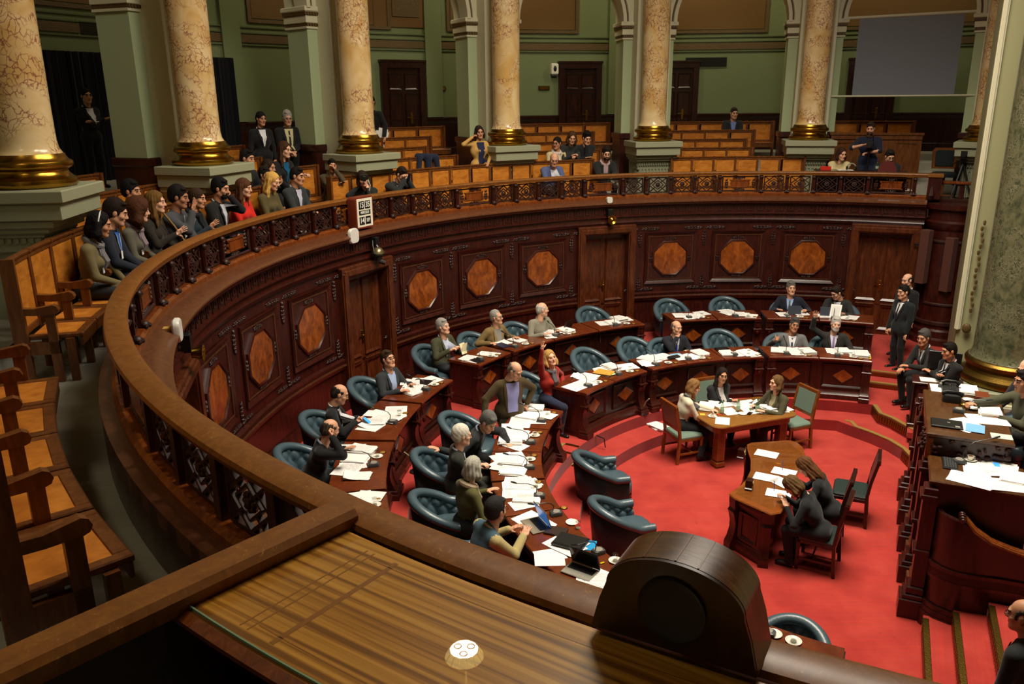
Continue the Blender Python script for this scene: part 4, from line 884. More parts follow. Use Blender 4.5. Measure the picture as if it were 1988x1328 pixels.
class Field:
    def __init__(s, h=.016): s.h = h; s.pr = []
    def cap(s, a, b, ra, rb=None, g=0, k=.02, sq=None): s.pr.append(('c', np.array(a, float), np.array(b, float), ra, ra if rb is None else rb, g, k, sq)); return s
    def ell(s, c, r, g=0, k=.02, R=None): s.pr.append(('e', np.array(c, float), np.array(r, float), R, None, g, k, None)); return s
    def sub(s, c, r, k=.01): s.pr.append(('s', np.array(c, float), np.array(r, float), None, None, 0, k, None)); return s
    def subcut(s, c, n_, k=.01): s.pr.append(('p', np.array(c, float), np.array(n_, float), None, None, 0, k, None)); return s
    def bounds(s):
        lo = np.full(3, 9.); hi = -lo
        for t, a, b, c, d, g, k, q in s.pr:
            if t == 'c': r = max(c, d); L_ = np.minimum(a, b)-r; H_ = np.maximum(a, b)+r
            elif t == 'e': m = b.max() if c is not None else b; L_ = a-m; H_ = a+m
            else: continue
            lo = np.minimum(lo, L_); hi = np.maximum(hi, H_)
        return lo-3*s.h, hi+3*s.h
    def grid(s):
        lo, hi = s.bounds(); n = np.ceil((hi-lo)/s.h).astype(int)+1; D = np.full(n, .5); G = np.zeros(n, np.int8)
        ax = [lo[i]+s.h*np.arange(n[i]) for i in range(3)]
        for t, a, b, c, d, g, k, q in s.pr:
            if t == 'c': r = max(c, d); L_ = np.minimum(a, b)-r; H_ = np.maximum(a, b)+r
            elif t == 'p': L_, H_ = lo, hi
            else: m = b.max() if c is not None else b; L_ = a-m; H_ = a+m
            pad = k+2.5*s.h; i0 = np.maximum(((L_-pad-lo)/s.h).astype(int), 0); i1 = np.minimum(((H_+pad-lo)/s.h).astype(int)+2, n)
            sl = tuple(slice(i0[i], i1[i]) for i in range(3)); X, Y, Z = np.meshgrid(*[ax[i][sl[i]] for i in range(3)], indexing='ij', sparse=True)
            if t == 'c':
                ab = b-a; t_ = ((X-a[0])*ab[0]+(Y-a[1])*ab[1]+(Z-a[2])*ab[2])/max(ab@ab, 1e-9); t_ = np.clip(t_, 0, 1)
                dx, dy, dz = X-a[0]-t_*ab[0], Y-a[1]-t_*ab[1], Z-a[2]-t_*ab[2]
                if q is not None:                                  # flatten along direction q (unit), factor 1.5
                    w_ = (dx*q[0]+dy*q[1]+dz*q[2])*(q[3]-1); dx, dy, dz = dx+w_*q[0], dy+w_*q[1], dz+w_*q[2]
                dist = np.sqrt(dx*dx+dy*dy+dz*dz)-(c+(d-c)*t_)
            elif t == 'p': dist = (X-a[0])*b[0]+(Y-a[1])*b[1]+(Z-a[2])*b[2]+0*D[sl]
            else:
                dx, dy, dz = X-a[0], Y-a[1], Z-a[2]
                if c is not None: dx, dy, dz = [dx*c[0][i]+dy*c[1][i]+dz*c[2][i] for i in range(3)]
                q0 = np.sqrt((dx/b[0])**2+(dy/b[1])**2+(dz/b[2])**2); q1 = np.sqrt((dx/b[0]**2)**2+(dy/b[1]**2)**2+(dz/b[2]**2)**2); dist = q0*(q0-1)/np.maximum(q1, 1e-6)
            O = D[sl]
            if t in 'sp':
                if t == 's': dist = -dist
                else: dist = -dist
                hh = np.maximum(k-np.abs(O-dist), 0)/k; D[sl] = np.maximum(O, dist)+hh*hh*k*.25; continue
            G[sl] = np.where(dist < O, g, G[sl]); hh = np.maximum(k-np.abs(O-dist), 0)/k; D[sl] = np.minimum(O, dist)-hh*hh*k*.25
        s.D, s.G, s.lo = D, G, lo; return s
    def surf(s):
        s.grid(); v, f = nets(s.D, s.lo, s.h); ii = np.clip(np.round((v-s.lo)/s.h).astype(int), 0, np.array(s.G.shape)-1)
        return v, f, s.G[ii[:, 0], ii[:, 1], ii[:, 2]]
def quads_mesh(name, v, f, fm, mats):
    me = bpy.data.meshes.new(name); n = len(f)
    me.vertices.add(len(v)); me.vertices.foreach_set('co', np.asarray(v, np.float32).ravel())
    me.loops.add(4*n); me.loops.foreach_set('vertex_index', np.asarray(f, np.int32).ravel())
    me.polygons.add(n); me.polygons.foreach_set('loop_start', np.arange(0, 4*n, 4, dtype=np.int32))
    for m in mats: me.materials.append(m)
    if fm is not None: me.polygons.foreach_set('material_index', np.asarray(fm, np.int32))
    me.polygons.foreach_set('use_smooth', np.ones(n, bool)); me.update(calc_edges=True); me.validate(); return me
# groups: 0 top, 1 trousers, 2 skin, 3 shoes, 4 hair-coloured (beard, brows), 5 eye, 6 lips, 7 inner shirt cuff
CACHE = {}
def head_data(fem, beard):
    key = ('h', fem, beard)
    if key in CACHE: return CACHE[key]
    F = Field(.0085); F.ell((0, -.014, .03), (.074, .094, .088), 2); F.ell((0, .028, -.035), (.058, .062, .088), 2, .03)
    jw = .026 if fem else .032
    for s in (-1, 1): F.cap((s*.046, -.005, -.06), (s*.018, .058, -.103), jw*.8, jw*.8, 2, .025); F.ell((s*.042, .056, -.028), (.024, .024, .022), 2, .02)
    F.ell((0, .066, -.105), (.022, .02, .02), 2, .02); F.cap((-.036, .081, .024), (.036, .081, .024), .011, .011, 2, .02)
    for s in (-1, 1): F.sub((s*.031, .103, .002), (.019, .020, .013), .012)
    F.cap((0, .088, .008), (0, .106, -.030), .007, .0115, 2, .012); F.ell((0, .098, -.036), (.017, .012, .009), 2, .01)
    F.cap((-.018, .086, -.066), (.018, .086, -.066), .0075, .0075, 6, .008)
    for s in (-1, 1):
        F.ell((s*.031, .080, .003), (.014, .0135, .0115), 5, .004); F.ell((s*.077, -.008, -.006), (.010, .021, .033), 2, .008)
    F.cap((0, -.022, -.07), (0, -.038, -.19), .05 if fem else .057, .052 if fem else .060, 2, .03)
    if beard: F.ell((0, .04, -.088), (.058, .058, .052), 4, .012); F.cap((-.026, .095, -.053), (.026, .095, -.053), .009, .009, 4, .006); F.cap((-.016, .097, -.070), (.016, .097, -.070), .006, .006, 6, .004)
    v, f, g = F.surf(); fm = g[f[:, 0]].astype(int); c = v[f].mean(1)
    br = (np.abs(c[:, 2]-.025) < (.0042 if fem else .0055)) & (c[:, 1] > .07) & (np.abs(np.abs(c[:, 0])-.032) < .022); fm[br] = 4
    CACHE[key] = (v, f, fm); return CACHE[key]
def hair_data(style):
    key = ('hair', style)
    if key in CACHE: return CACHE[key]
    F = Field(.0105)
    if style in ('short', 'full', 'receding', 'bald', 'grey_wavy'):
        t = {'short': .013, 'full': .026, 'receding': .012, 'bald': .008, 'grey_wavy': .022}[style]
        F.ell((0, -.012-.62*t, .034+t*.2), (.074+t*.45, .093+t*.62, .086+t), 0); F.ell((0, -.058, -.02), (.069+t*.3, .052+t*.6, .062), 0, .03)
        for s in (-1, 1): F.cap((s*.0735, .030, .012), (s*.0725, .026, -.022), .007, .004, 0, .010)
        F.sub((0, .112, -.035 if style != 'receding' else -.005), (.074, .086, .098 if style != 'receding' else .108), .010); F.sub((0, .035, -.12), (.085, .09, .075), .01)
        for s in (-1, 1): F.sub((s*.088, .0, -.028), (.024, .030, .048), .008)
        if style == 'bald': F.sub((0, .035, .118), (.088, .118, .092), .012); F.sub((0, -.03, .15), (.08, .105, .092), .01)
        if style == 'receding':
            for s in (-1, 1): F.sub((s*.05, .085, .085), (.03, .05, .04), .01)
        if style in ('short', 'full'): F.ell((.015, .050, .104), (.05, .03, .016), 0, .02)
    elif style in ('long', 'long_fringe', 'bob', 'curly', 'big_curly'):
        t = .013 if style != 'big_curly' else .04; dn = {'long': -.27, 'long_fringe': -.25, 'bob': -.125, 'curly': -.15, 'big_curly': -.17}[style]; wd = {'curly': .045, 'big_curly': .06}.get(style, .033)
        F.ell((0, -.018, .038), (.072+t, .094+t, .086+t), 0)
        for s in (-1, 1):
            F.cap((s*.078, -.015, .02), (s*.090, -.005, dn*.6), wd*.75, wd, 0, .03); F.cap((s*.090, -.005, dn*.6), (s*.085, .02, dn), wd, wd*.45, 0, .02)
        F.ell((0, -.07, dn*.45), (.088, .05 if wd < .04 else .07, abs(dn)*.62), 0, .04)
        F.sub((0, .122, -.022 if style != 'long_fringe' else -.050), (.068, .096, .118 if style != 'long_fringe' else .094), .012); F.sub((0, .045, -.13), (.058, .075, .08), .01)
    elif style == 'tied':
        F.ell((0, -.016, .033), (.082, .102, .097), 0); F.ell((0, -.05, -.02), (.072, .06, .06), 0, .03); F.ell((0, -.125, .0), (.035, .04, .035), 0, .02); F.cap((0, -.13, -.02), (0, -.13, -.14), .028, .015, 0, .02)
        F.sub((0, .118, -.035), (.072, .085, .105), .012); F.sub((0, .04, -.12), (.072, .09, .075), .01)
    F.grid()
    lo = F.lo; n = F.D.shape; X, Y, Z = np.meshgrid(*[lo[i]+F.h*np.arange(n[i]) for i in range(3)], indexing='ij'); a = np.arctan2(X, -Y)
    if 'curly' in style: F.D += .007*np.sin(X*150)*np.sin(Y*140+1)*np.sin(Z*150)
    elif style == 'grey_wavy': F.D += .0035*np.sin(a*11+Z*60)*np.sin(Z*70)
    elif style in ('short', 'full', 'receding'): F.D += .002*np.sin(X*150+Y*60)*np.sin(Y*130-Z*40)+.0012*np.sin(a*24)
    else: F.D += .0042*np.sin(a*17+Z*22)+.003*np.sin(a*7-Z*45)
    v, f = nets(F.D, F.lo, F.h); CACHE[key] = (v, f); return CACHE[key]
def hand_data(pose):
    key = ('hand', pose)
    if key in CACHE: return CACHE[key]
    F = Field(.0062); F.cap((-.02, 0, 0), (.02, 0, 0), .026, .027, 2, .01, sq=(0, 0, 1, 1.35)); F.cap((.045, -.018, 0), (.045, .018, 0), .030, .030, 2, .015, sq=(0, 0, 1, 2.2)); F.cap((.075, -.026, 0), (.077, .026, 0), .016, .016, 2, .015)
    curl = {'relaxed': (.35, .5), 'open': (.05, .08), 'fist': (1.45, 1.5), 'flat': (.12, .15), 'thumb': (1.45, 1.5), 'grip': (.8, .9)}[pose]; spread = .22 if pose == 'open' else .07
    for y, ln, s in ((-.030, .074, -1.3), (-.010, .088, -.3), (.011, .082, .5), (.030, .064, 1.4)):     # index..little, seen from the back
        p_ = np.array([.085, y, .002]); an = 0.; az = s*spread
        for k, (q, r0, r1) in enumerate(((.46, .0098, .009), (.30, .009, .0082), (.24, .0082, .007))):
            an += curl[0]*.7 if k == 0 else curl[1]; d = np.array([math.cos(an)*math.cos(az), math.cos(an)*math.sin(az), -math.sin(an)]); e = p_+d*ln*q; F.cap(p_, e, r0, r1, 2, .005); p_ = e
    if pose == 'thumb': th = [(.02, -.025, 0), (.035, -.055, .012), (.040, -.095, .018)]
    elif pose in ('fist', 'grip'): th = [(.02, -.024, -.01), (.055, -.045, -.03), (.085, -.03, -.045)]
    else: th = [(.015, -.024, -.004), (.045, -.052, -.014), (.075, -.070, -.02)] if pose != 'open' else [(.015, -.026, 0), (.04, -.062, -.004), (.062, -.092, -.006)]
    F.cap(th[0], th[1], .015, .0115, 2, .01); F.cap(th[1], th[2], .0115, .0085, 2, .005)
    v, f, g = F.surf(); CACHE[key] = (v, f); return CACHE[key]
def Rm(yaw=0, pitch=0, roll=0):                                    # yaw to the person's left is positive; pitch up positive; roll to the right positive
    return np.array(Euler((rad(pitch), rad(roll), rad(yaw)), 'XYZ').to_matrix()) if not (pitch and yaw) else np.array(Matrix.Rotation(rad(yaw), 3, 'Z') @ Matrix.Rotation(rad(pitch), 3, 'X') @ Matrix.Rotation(rad(roll), 3, 'Y'))
def ik(S, Tg, l1, l2, hint):
    d = Tg-S; L_ = np.linalg.norm(d); mx = (l1+l2)*.995
    if L_ > mx: Tg = S+d/L_*mx; d = Tg-S; L_ = mx
    L_ = max(L_, abs(l1-l2)+.03); u = d/np.linalg.norm(d); a = (l1*l1-l2*l2+L_*L_)/(2*L_); h = math.sqrt(max(0, l1*l1-a*a)); hint = np.array(hint, float); n = hint-u*(hint@u); n /= max(np.linalg.norm(n), 1e-6)
    return S+u*a+n*h, S+u*L_
NP = 0
def person(label, pos, heading, sit=True, lean=6, twist=0, side=0, head=(0, 0, 0), Lh=None, Rh=None, hp=('relaxed', 'relaxed'), top=(30, 30, 32), leg=(28, 28, 30), shirt=None, tie=None, lapel=True, collar=None, hair='short', hc=(40, 28, 20), skin=(206, 150, 118), fem=False, sc=1.0, fat=1.0, beard=False, glasses=False, knees=None, feet=None, h=.016, group=None, scarf=None, skirt=False, cuff=None, vest=None, badge=False, hband=None, sleeve=None, openj=0.0, updir=((0, 0, 1), (0, 0, 1)), elbow=None, sleeveless=False):
    global NP; NP += 1
    hip = np.array([0, 0, .10 if sit else .93]); Rt = Rm(-twist, 0, 0) @ Rm(0, -lean, side); f_ = .93 if fem else 1.0; F = Field(h); w_ = f_*fat
    def tp(x, y, z): return hip+Rt @ np.array([x, y, z], float)
    fw = Rt @ np.array([0, 1., 0]); sq = (*fw, 1.35)
    F.cap(tp(-.075, 0, -.01), tp(.075, 0, -.01), .122*w_, .122*w_, 1, .05); F.cap(tp(0, .01*fat, .10), tp(0, .01, .22), .158*w_ if not fem else .128*w_, .160*f_*max(1, fat*.95), 0, .06, sq=sq)
    F.cap(tp(-.085*f_, 0, .30), tp(.085*f_, 0, .30), .142*f_, .142*f_, 0, .07, sq=sq); F.cap(tp(-.145*f_, -.01, .43), tp(.145*f_, -.01, .43), .080*f_, .080*f_, 0, .06)
    F.cap(tp(0, -.012, .46), tp(0, .0, .56), .078*f_, .055, 0, .04)
    if fem:
        for s in (-1, 1): F.ell(tp(s*.06, .095, .30), (.055, .055, .055), 0, .05)
    if skirt or not fem:
        if sit: F.cap(tp(-.07, 0, .03), tp(.07, 0, .03), .128*w_, .128*w_, 0, .05)
        else: F.cap(tp(-.075, 0, -.04), tp(.075, 0, -.04), .132*w_, .128*w_, 0, .06); F.cap(tp(-.08, 0, -.12), tp(.08, 0, -.12), .118*w_, .118*w_, 0, .05)
    hl = hip; UA, FA = .285, .25
    hips = [hip+np.array([s*.092, .02 if sit else 0, -.02]) for s in (-1, 1)]
    kn = knees or ([(-.13, .43, .05), (.13, .43, .05)] if sit else [(-.10, .03, .48), (.10, .03, .48)])
    ft = feet or ([(-.12, .36, -.40), (.12, .36, -.40)] if sit else [(-.11, -.01, .08), (.11, -.01, .08)])
    for i in range(2):
        F.cap(hips[i], kn[i], .094*w_, .068, 1, .05); F.cap(kn[i], ft[i], .070, .052, 1, .02); a = np.array(ft[i]); F.cap(a+[0, -.03, -.045], a+[0, .15, -.055], .04, .034, 3, .015)
    tg = [Lh, Rh]; wr = []; el = elbow or [None, None]
    for i, s in enumerate((-1, 1)):
        S = tp(s*.200*f_, -.01, .43); t = tg[i]
        if t is None: t = (s*.2, .33, .16) if sit else (s*.25, .05, .78)
        hn = el[i] if el[i] is not None else (s*.7, -.5, -.8)
        e, w = ik(S, np.array(t, float), UA, FA, hn); ra = .066 if not fem else .053
        ga = 7 if sleeve == 'shirt' else 0; F.cap(S, e, ra*1.05, ra*.88, ga, .035)
        if sleeve == 'short': F.cap(e, w, .040, .029, 2, .012)
        else: F.cap(e, w, ra*.86, ra*.70 if not fem else .034, ga, .02)
        if cuff: u = (w-e)/np.linalg.norm(w-e); F.cap(w-u*.005, w+u*.018, .031, .031, 7, .004)
        F.cap(w, w+(w-e)/np.linalg.norm(w-e)*.02, .026, .025, 2, .008); wr.append((e, w))
    v, f, g = F.surf()
    if not sit:
        hm = .80+.0*v[:, 2]; g[(g == 1) & (v[:, 2] > .80)] = 0; g[(g == 0) & (v[:, 2] < .80) & (np.abs(v[:, 0]) < .19)] = 1
    fm = g[f[:, 0]].astype(int); V = [v]; FF = [f]; FM = [fm]; off = len(v)
    def add(v2, f2, fm2, R_, t_):
        nonlocal off
        V.append(v2 @ R_.T+t_); FF.append(f2+off); FM.append(fm2); off += len(v2)
    hv, hf, hm = head_data(fem, beard); Rh_ = Rt @ Rm(-0, lean*.6, 0) @ Rm(*head); hcen = tp(0, .025, .575)+Rh_ @ np.array([0, .02, .125]); hs = (1.07 if fem else 1.12)
    add(hv*hs, hf, hm, Rh_, hcen)
    for i, (e, w) in enumerate(wr):
        x = (w-e)/np.linalg.norm(w-e); up = np.array(updir[i], float); y = np.cross(up, x); y /= max(np.linalg.norm(y), 1e-6); z = np.cross(x, y); Rw = np.stack([x, y, z], 1); v2, f2 = hand_data(hp[i]); s = np.array([1, 1 if i == 1 else -1, 1.])*(.92 if fem else 1.02)
        if i == 1: s[1] *= 1
        # index side towards the body's midline when the palm looks down: mirror for the left hand
        s[1] *= -1
        ff = f2 if s[1] > 0 else f2[:, ::-1]; add(v2*s, ff, np.full(len(f2), 2), Rw, w+x*.012)
    mats = [fab(top), fab(leg), skinm(skin), plain('shoe_black', (20, 18, 18), .3), hairm(hc), plain('eye_dark', (46, 36, 30), .25), skinm(tuple(int(c*q) for c, q in zip(skin, (.82, .62, .62)))), fab(cuff or (225, 225, 225))]
    me = quads_mesh('person', np.concatenate(V)*sc, np.concatenate(FF), np.concatenate(FM), mats)
    o = bpy.data.objects.new('person', me); COL.objects.link(o); o.location = pos; o.rotation_euler = (0, 0, rad(heading-90)); o['label'] = label; o['category'] = 'person'
    if group: o['group'] = group
    if hair:
        v2, f2 = hair_data(hair); hmesh = quads_mesh('hair', ((v2*hs) @ Rh_.T+hcen)*sc, f2, None, [hairm(hc)]); obj('hair', hmesh, o)
    # garments laid over the chest: sampled from the body's own surface
    D, lo = F.D, F.lo
    def surf_pt(x, z, out=.006, base=0.0):
        ys = np.linspace(-.02, .30, 60); pts = np.array([tp(x, y, z) for y in ys]); ii = (pts-lo)/F.h; i0 = np.clip(np.floor(ii).astype(int), 0, np.array(D.shape)-2); d = D[i0[:, 0], i0[:, 1], i0[:, 2]]
        k = np.where(d < 0)[0]; return tp(x, (ys[k[-1]] if len(k) else .1)+out, z)
    def patch(name, cols, rows, xf, mat, out, lab=None):
        vs = []; 
        for r in range(rows+1):
            for c in range(cols+1): x, z = xf(c/cols, r/rows); vs.append(tuple(surf_pt(x, z, out)*sc))
        fs = [(r*(cols+1)+c, r*(cols+1)+c+1, (r+1)*(cols+1)+c+1, (r+1)*(cols+1)+c) for r in range(rows) for c in range(cols)]
        b = MB(); b.add(vs, fs); return obj(name, b, o, mats=mat, label=lab, smooth=80)
    if shirt:
        zb = (.16 if vest is None else .28) if not openj else .02
        patch('shirt_front', 4, 7, lambda u, t: ((u-.5)*2*(.012+.062*t+openj*(1-.5*t)), zb+(.485-zb)*t), fab(shirt), .006)
        if lapel:
            lc = tuple(min(255, int(c*1.12+3)) for c in top)
            for s in (-1, 1): patch('lapel', 2, 6, lambda u, t, s=s: (s*((.010+.062*t+openj*(1-.5*t))+u*(.014+.035*min(1, t*1.6)*(1-.45*max(0, t-.7)/.3))), zb+(.475-zb)*t), fab(lc), .012)
        if tie: patch('necktie', 2, 6, lambda u, t: ((u-.5)*2*(.026-.012*t), zb-.02+(.47-zb)*t), fab(tie), .012)
    if collar or shirt:
        b = MB(); cc = collar or shirt; pts = [tuple((tp(.066*math.sin(a), -.012+.060*math.cos(a), .512-.022*math.cos(a)))*sc) for a in [2*math.pi*k/14 for k in range(15)]]; b.tube(pts, .014*sc, 6); obj('collar', b, o, mats=fab(cc))
    if vest:
        pass
    if scarf:
        b = MB(); pts = [tuple(tp(.085*math.sin(a), .0+.085*math.cos(a), .50-.03*math.cos(a))*sc) for a in [2*math.pi*k/14 for k in range(15)]]; b.tube(pts, .034*sc, 8)
        for s in (-.02, .03): b.tube([tuple(np.array(surf_pt(s, z, .012))*sc) for z in (.47, .40, .32, .25)], [.03*sc, .032*sc, .03*sc, .02*sc], 6)
        obj('scarf', b, o, mats=scarf if not isinstance(scarf, tuple) else fab(scarf))
    if badge:
        b = MB(); c = surf_pt(.03, .27, .012); b.tube([tuple(surf_pt(-.05, .46, .010)*sc), tuple(surf_pt(.0, .36, .012)*sc), tuple(c*sc), tuple(surf_pt(.055, .38, .012)*sc), tuple(surf_pt(.06, .46, .010)*sc)], .004, 4); obj('lanyard', b, o, mats=fab((210, 212, 220)))
        b = MB(); b.box((0, 0, 0), (.06, .005, .09), Matrix.Translation(Vector(surf_pt(.03, .235, .016)*sc))); obj('badge', b, o, mats=PAPER)
    def hp_(x, y, z): return tuple((hcen+Rh_ @ (np.array([x, y, z])*hs))*sc)
    if glasses:
        b = MB()
        for s in (-1, 1):
            b.tube([hp_(s*.032+.021*math.cos(a), .104, .001+.015*math.sin(a)) for a in [2*math.pi*k/10 for k in range(11)]], .0022, 4); b.tube([hp_(s*.053, .103, .005), hp_(s*.078, .05, .008), hp_(s*.08, -.005, .004)], .002, 4)
        b.tube([hp_(-.011, .105, .003), hp_(.011, .105, .003)], .002, 4); obj('glasses', b, o, mats=BLACK)
    if hband:
        b = MB(); b.tube([hp_(.098*math.cos(a), -.005-.0*math.sin(a), .03+.10*math.sin(a)) for a in [math.pi*k/12 for k in range(13)]], .008, 6); obj('hairband', b, o, mats=fab(hband))
    o['_n'] = NP; return o
# ================================================================== the dais on the right (local frame: x along the dais, y towards the well)
def dthing(name, label, cat, u, v, z, group=None): return thing(name, label, cat, DU(u, v, z), 65.5, group)
def dbx(mb, u0, u1, v0, v1, z0, z1, ch=0.0): return mb.bx(u0, u1, -v1, -v0, z0, z1, ch=ch)
ds = dthing('presidential_dais', 'tall dark carved wooden dais front with stepped plinths facing the well', 'dais', 0, 0, 0)
mb = MB(); dbx(mb, -.72, 2.5, .08, .22, -.6, 1.04); dbx(mb, -.72, -.6, .08, 1.0, -.6, 1.04); obj('front_board', mb, ds, mats=MAHOGD)
for u in (-.78, -.02, .76, 1.54, 2.3):
    mb = MB(); dbx(mb, u, u+.2, -.02, .12, -.2, 1.04, ch=.01); dbx(mb, u-.02, u+.22, -.05, .12, .9, .96, ch=.008); dbx(mb, u-.02, u+.22, -.05, .12, .22, .28, ch=.008); obj('pilaster', mb, ds, mats=MAHOG)
    mb = MB(); dbx(mb, u-.05, u+.25, -.12, .12, -.6, -.36, ch=.012); dbx(mb, u-.035, u+.235, -.09, .12, -.36, -.30, ch=.012); dbx(mb, u-.02, u+.22, -.06, .12, -.30, -.2, ch=.015); obj('plinth_block', mb, ds, mats=MAHOG)
for u0, u1 in ((-.58, -.02), (.18, .76), (.96, 1.54), (1.74, 2.3)):
    mb = MB(); dbx(mb, u0, u1, -.03, .1, -.6, -.40, ch=.01); dbx(mb, u0, u1, .0, .1, -.40, -.34, ch=.015); dbx(mb, u0, u1, .03, .1, -.34, -.28, ch=.015); obj('plinth_moulding', mb, ds, mats=MOULD)
    mb = MB(); dbx(mb, u0, u1, .03, .1, .20, .24, ch=.01); dbx(mb, u0, u1, .01, .1, .24, .28, ch=.01); obj('band_moulding', mb, ds, mats=MAHOGC)
    mb = MB(); dbx(mb, u0+.1, u1-.1, .06, .1, -.15, .15, ch=.015); dbx(mb, u0+.1, u1-.1, .06, .1, .36, .86, ch=.015); obj('raised_panel', mb, ds, mats=MAHOG)
up = dthing('presidential_desk', 'upper presidential desk top crowded with phone, bell, laptop and papers', 'desk', 0, 0, 1.04)
mb = MB(); dbx(mb, 0, 1.62, -.02, .88, .30, .355, ch=.012); dbx(mb, 1.62, 1.95, .05, .62, .30, .355, ch=.012); obj('desk_top', mb, up, mats=wood('dais_top_wood', (66, 38, 16), (78, 46, 20), (90, 56, 26), scale=(1, 3, 3), rough=.25, coat=.5))
mb = MB(); dbx(mb, .04, 1.6, .02, .06, 0, .30); dbx(mb, .04, .08, .06, .84, 0, .30); dbx(mb, 1.56, 1.6, .06, .84, 0, .3); obj('desk_body', mb, up, mats=MAHOG)
mb = MB(); dbx(mb, .02, .12, -.01, .06, .0, .30, ch=.02); dbx(mb, 1.5, 1.6, -.01, .06, 0, .3, ch=.02); dbx(mb, .12, 1.5, .005, .03, .12, .2, ch=.01); obj('front_rail', mb, up, mats=STENW)
mb = MB()
rn = random.Random(5)
for k in range(34):
    u = -.02+rn.random()*.55 if k < 26 else 1.48+rn.random()*.15; v = -.02 if k < 16 or k >= 26 else -.0; mb.ball((u, .02-v*.2+rn.uniform(0, .02), .06+rn.random()*.24*(1-min(1, u)*.3)), (rn.uniform(.015, .04), .02, rn.uniform(.012, .03)), 6, 4)
for k in range(22): mb.ball((-.0+rn.uniform(-.01, .02), -.05-rn.random()*.8, .10+rn.random()*.18), (.02, rn.uniform(.02, .045), rn.uniform(.014, .03)), 6, 4)
obj('carved_foliage', mb, up, mats=MAHOGC, kind='stuff')
lw = dthing('secretary_desk', 'lower desk top beside the presidential desk, covered with white papers', 'desk', -.38, .5, .92)
mb = MB(); dbx(mb, -.37, .36, -.48, .50, .165, .21, ch=.015); obj('desk_top', mb, lw, mats=MATS['dais_top_wood'])
mb = MB(); dbx(mb, -.35, .36, -.45, -.41, 0, .165); dbx(mb, -.35, -.31, -.45, .46, -.9, .165); obj('desk_body', mb, lw, mats=MAHOGD)
# curved wing wall with a scrolled handrail
ww = dthing('wing_wall', 'curved dark wooden wing wall with scrolled handrail beside the carpeted steps', 'wall', 0, 0, 0)
pts = [(-.70, .12), (-.84, .16), (-.93, .26), (-.98, .40), (-.97, .58), (-.93, .78), (-.92, 1.0), (-.96, 1.3), (-1.03, 1.7), (-1.12, 2.2)]
def wing(o, z0, z1f):
    ls = []
    for i, (u, v) in enumerate(pts):
        a = Vector((pts[min(i+1, 9)][0]-pts[max(i-1, 0)][0], pts[min(i+1, 9)][1]-pts[max(i-1, 0)][1], 0)).normalized(); n_ = Vector((-a.y, a.x, 0)); n_ = -n_ if n_.x > 0 else n_
        z1 = z1f(i); ls.append([(u+n_.x*o[0], -(v+n_.y*o[0]), z0), (u+n_.x*o[1], -(v+n_.y*o[1]), z0), (u+n_.x*o[1], -(v+n_.y*o[1]), z1), (u+n_.x*o[0], -(v+n_.y*o[0]), z1)])
    return ls
hz = [.80, .80, .80, .78, .66, .56, .50, .46, .44, .42]
mb = MB(); mb.sweep(wing((-.06, 0), -.6, lambda i: hz[i])); obj('wall_body', mb, ww, mats=MAHOGD)
mb = MB()
for o, z0, z1 in (((-.02, .06), -.6, -.42), ((-.02, .045), -.42, -.36), ((-.02, .03), -.36, -.30), ((-.02, .025), .02, .06), ((-.02, .03), .16, .20)): mb.sweep(wing(o, z0, lambda i, z1=z1: z1))
obj('wall_mouldings', mb, ww, mats=MAHOG)
mb = MB(); mb.sweep(wing((-.02, .02), .06, lambda i: .16)); obj('carved_band', mb, ww, mats=MAHOGC)
mb = MB(); hr = [(-.90, .40, .80), (-.92, .50, .70), (-.92, .66, .60), (-.89, .86, .53), (-.9, 1.1, .49), (-.96, 1.4, .46), (-1.1, 2.2, .43)]
for k in range(4): mb.tube([(u+.05-.033*k, -v, z+.02-.006*abs(k-1.5)) for u, v, z in hr], .020, 7)
obj('scrolled_handrail', mb, ww, mats=RAILW)
mb = MB()
for k, r in enumerate((.028, .04, .03, .045, .03, .04, .028)): mb.ball((-.99+.03*k, -.37, .82), (.02, r, r), 10, 6)
obj('turned_roller', mb, ww, mats=MAHOG)
# floors behind the dais and the steps that climb beside it
mb = MB(); mb.bx(.0, 3.2, -4.5, -.88, .3, .62); mb.bx(-.6, .0, -4.5, -1.0, -.3, .32); mb.bx(-.9, -.6, -4.5, -1.6, -.3, .32); o = struct('floor_dais', mb, CARPET); o.matrix_world = TD
mb = MB(); mb.bx(-4.2, -.95, -.42, -.14, -.6, -.43); mb.bx(-4.2, -.95, -.74, -.42, -.6, -.27); mb.bx(-4.2, -.95, -3.0, -.74, -.6, -.10); o = struct('floor_steps', mb, CARPET); o.matrix_world = TD
s4 = dthing('stair_nosing', 'three straight brass nosings on the carpeted steps at lower right', 'stairs', 0, 0, 0)
for v, z in ((.14, -.43), (.42, -.27), (.74, -.10)):
    mb = MB(); dbx(mb, -4.2, -1.02, v-.015, v+.055, z-.02, z+.012, ch=.006); obj('brass_nosing', mb, s4, mats=BRASSD)
    mb = MB()
    for k in range(58): mb.box((-4.2+.054*k, -(v-.006), z-.09), (.035, .012, .08))
    obj('pierced_riser', mb, s4, mats=BRASSD, kind='stuff')
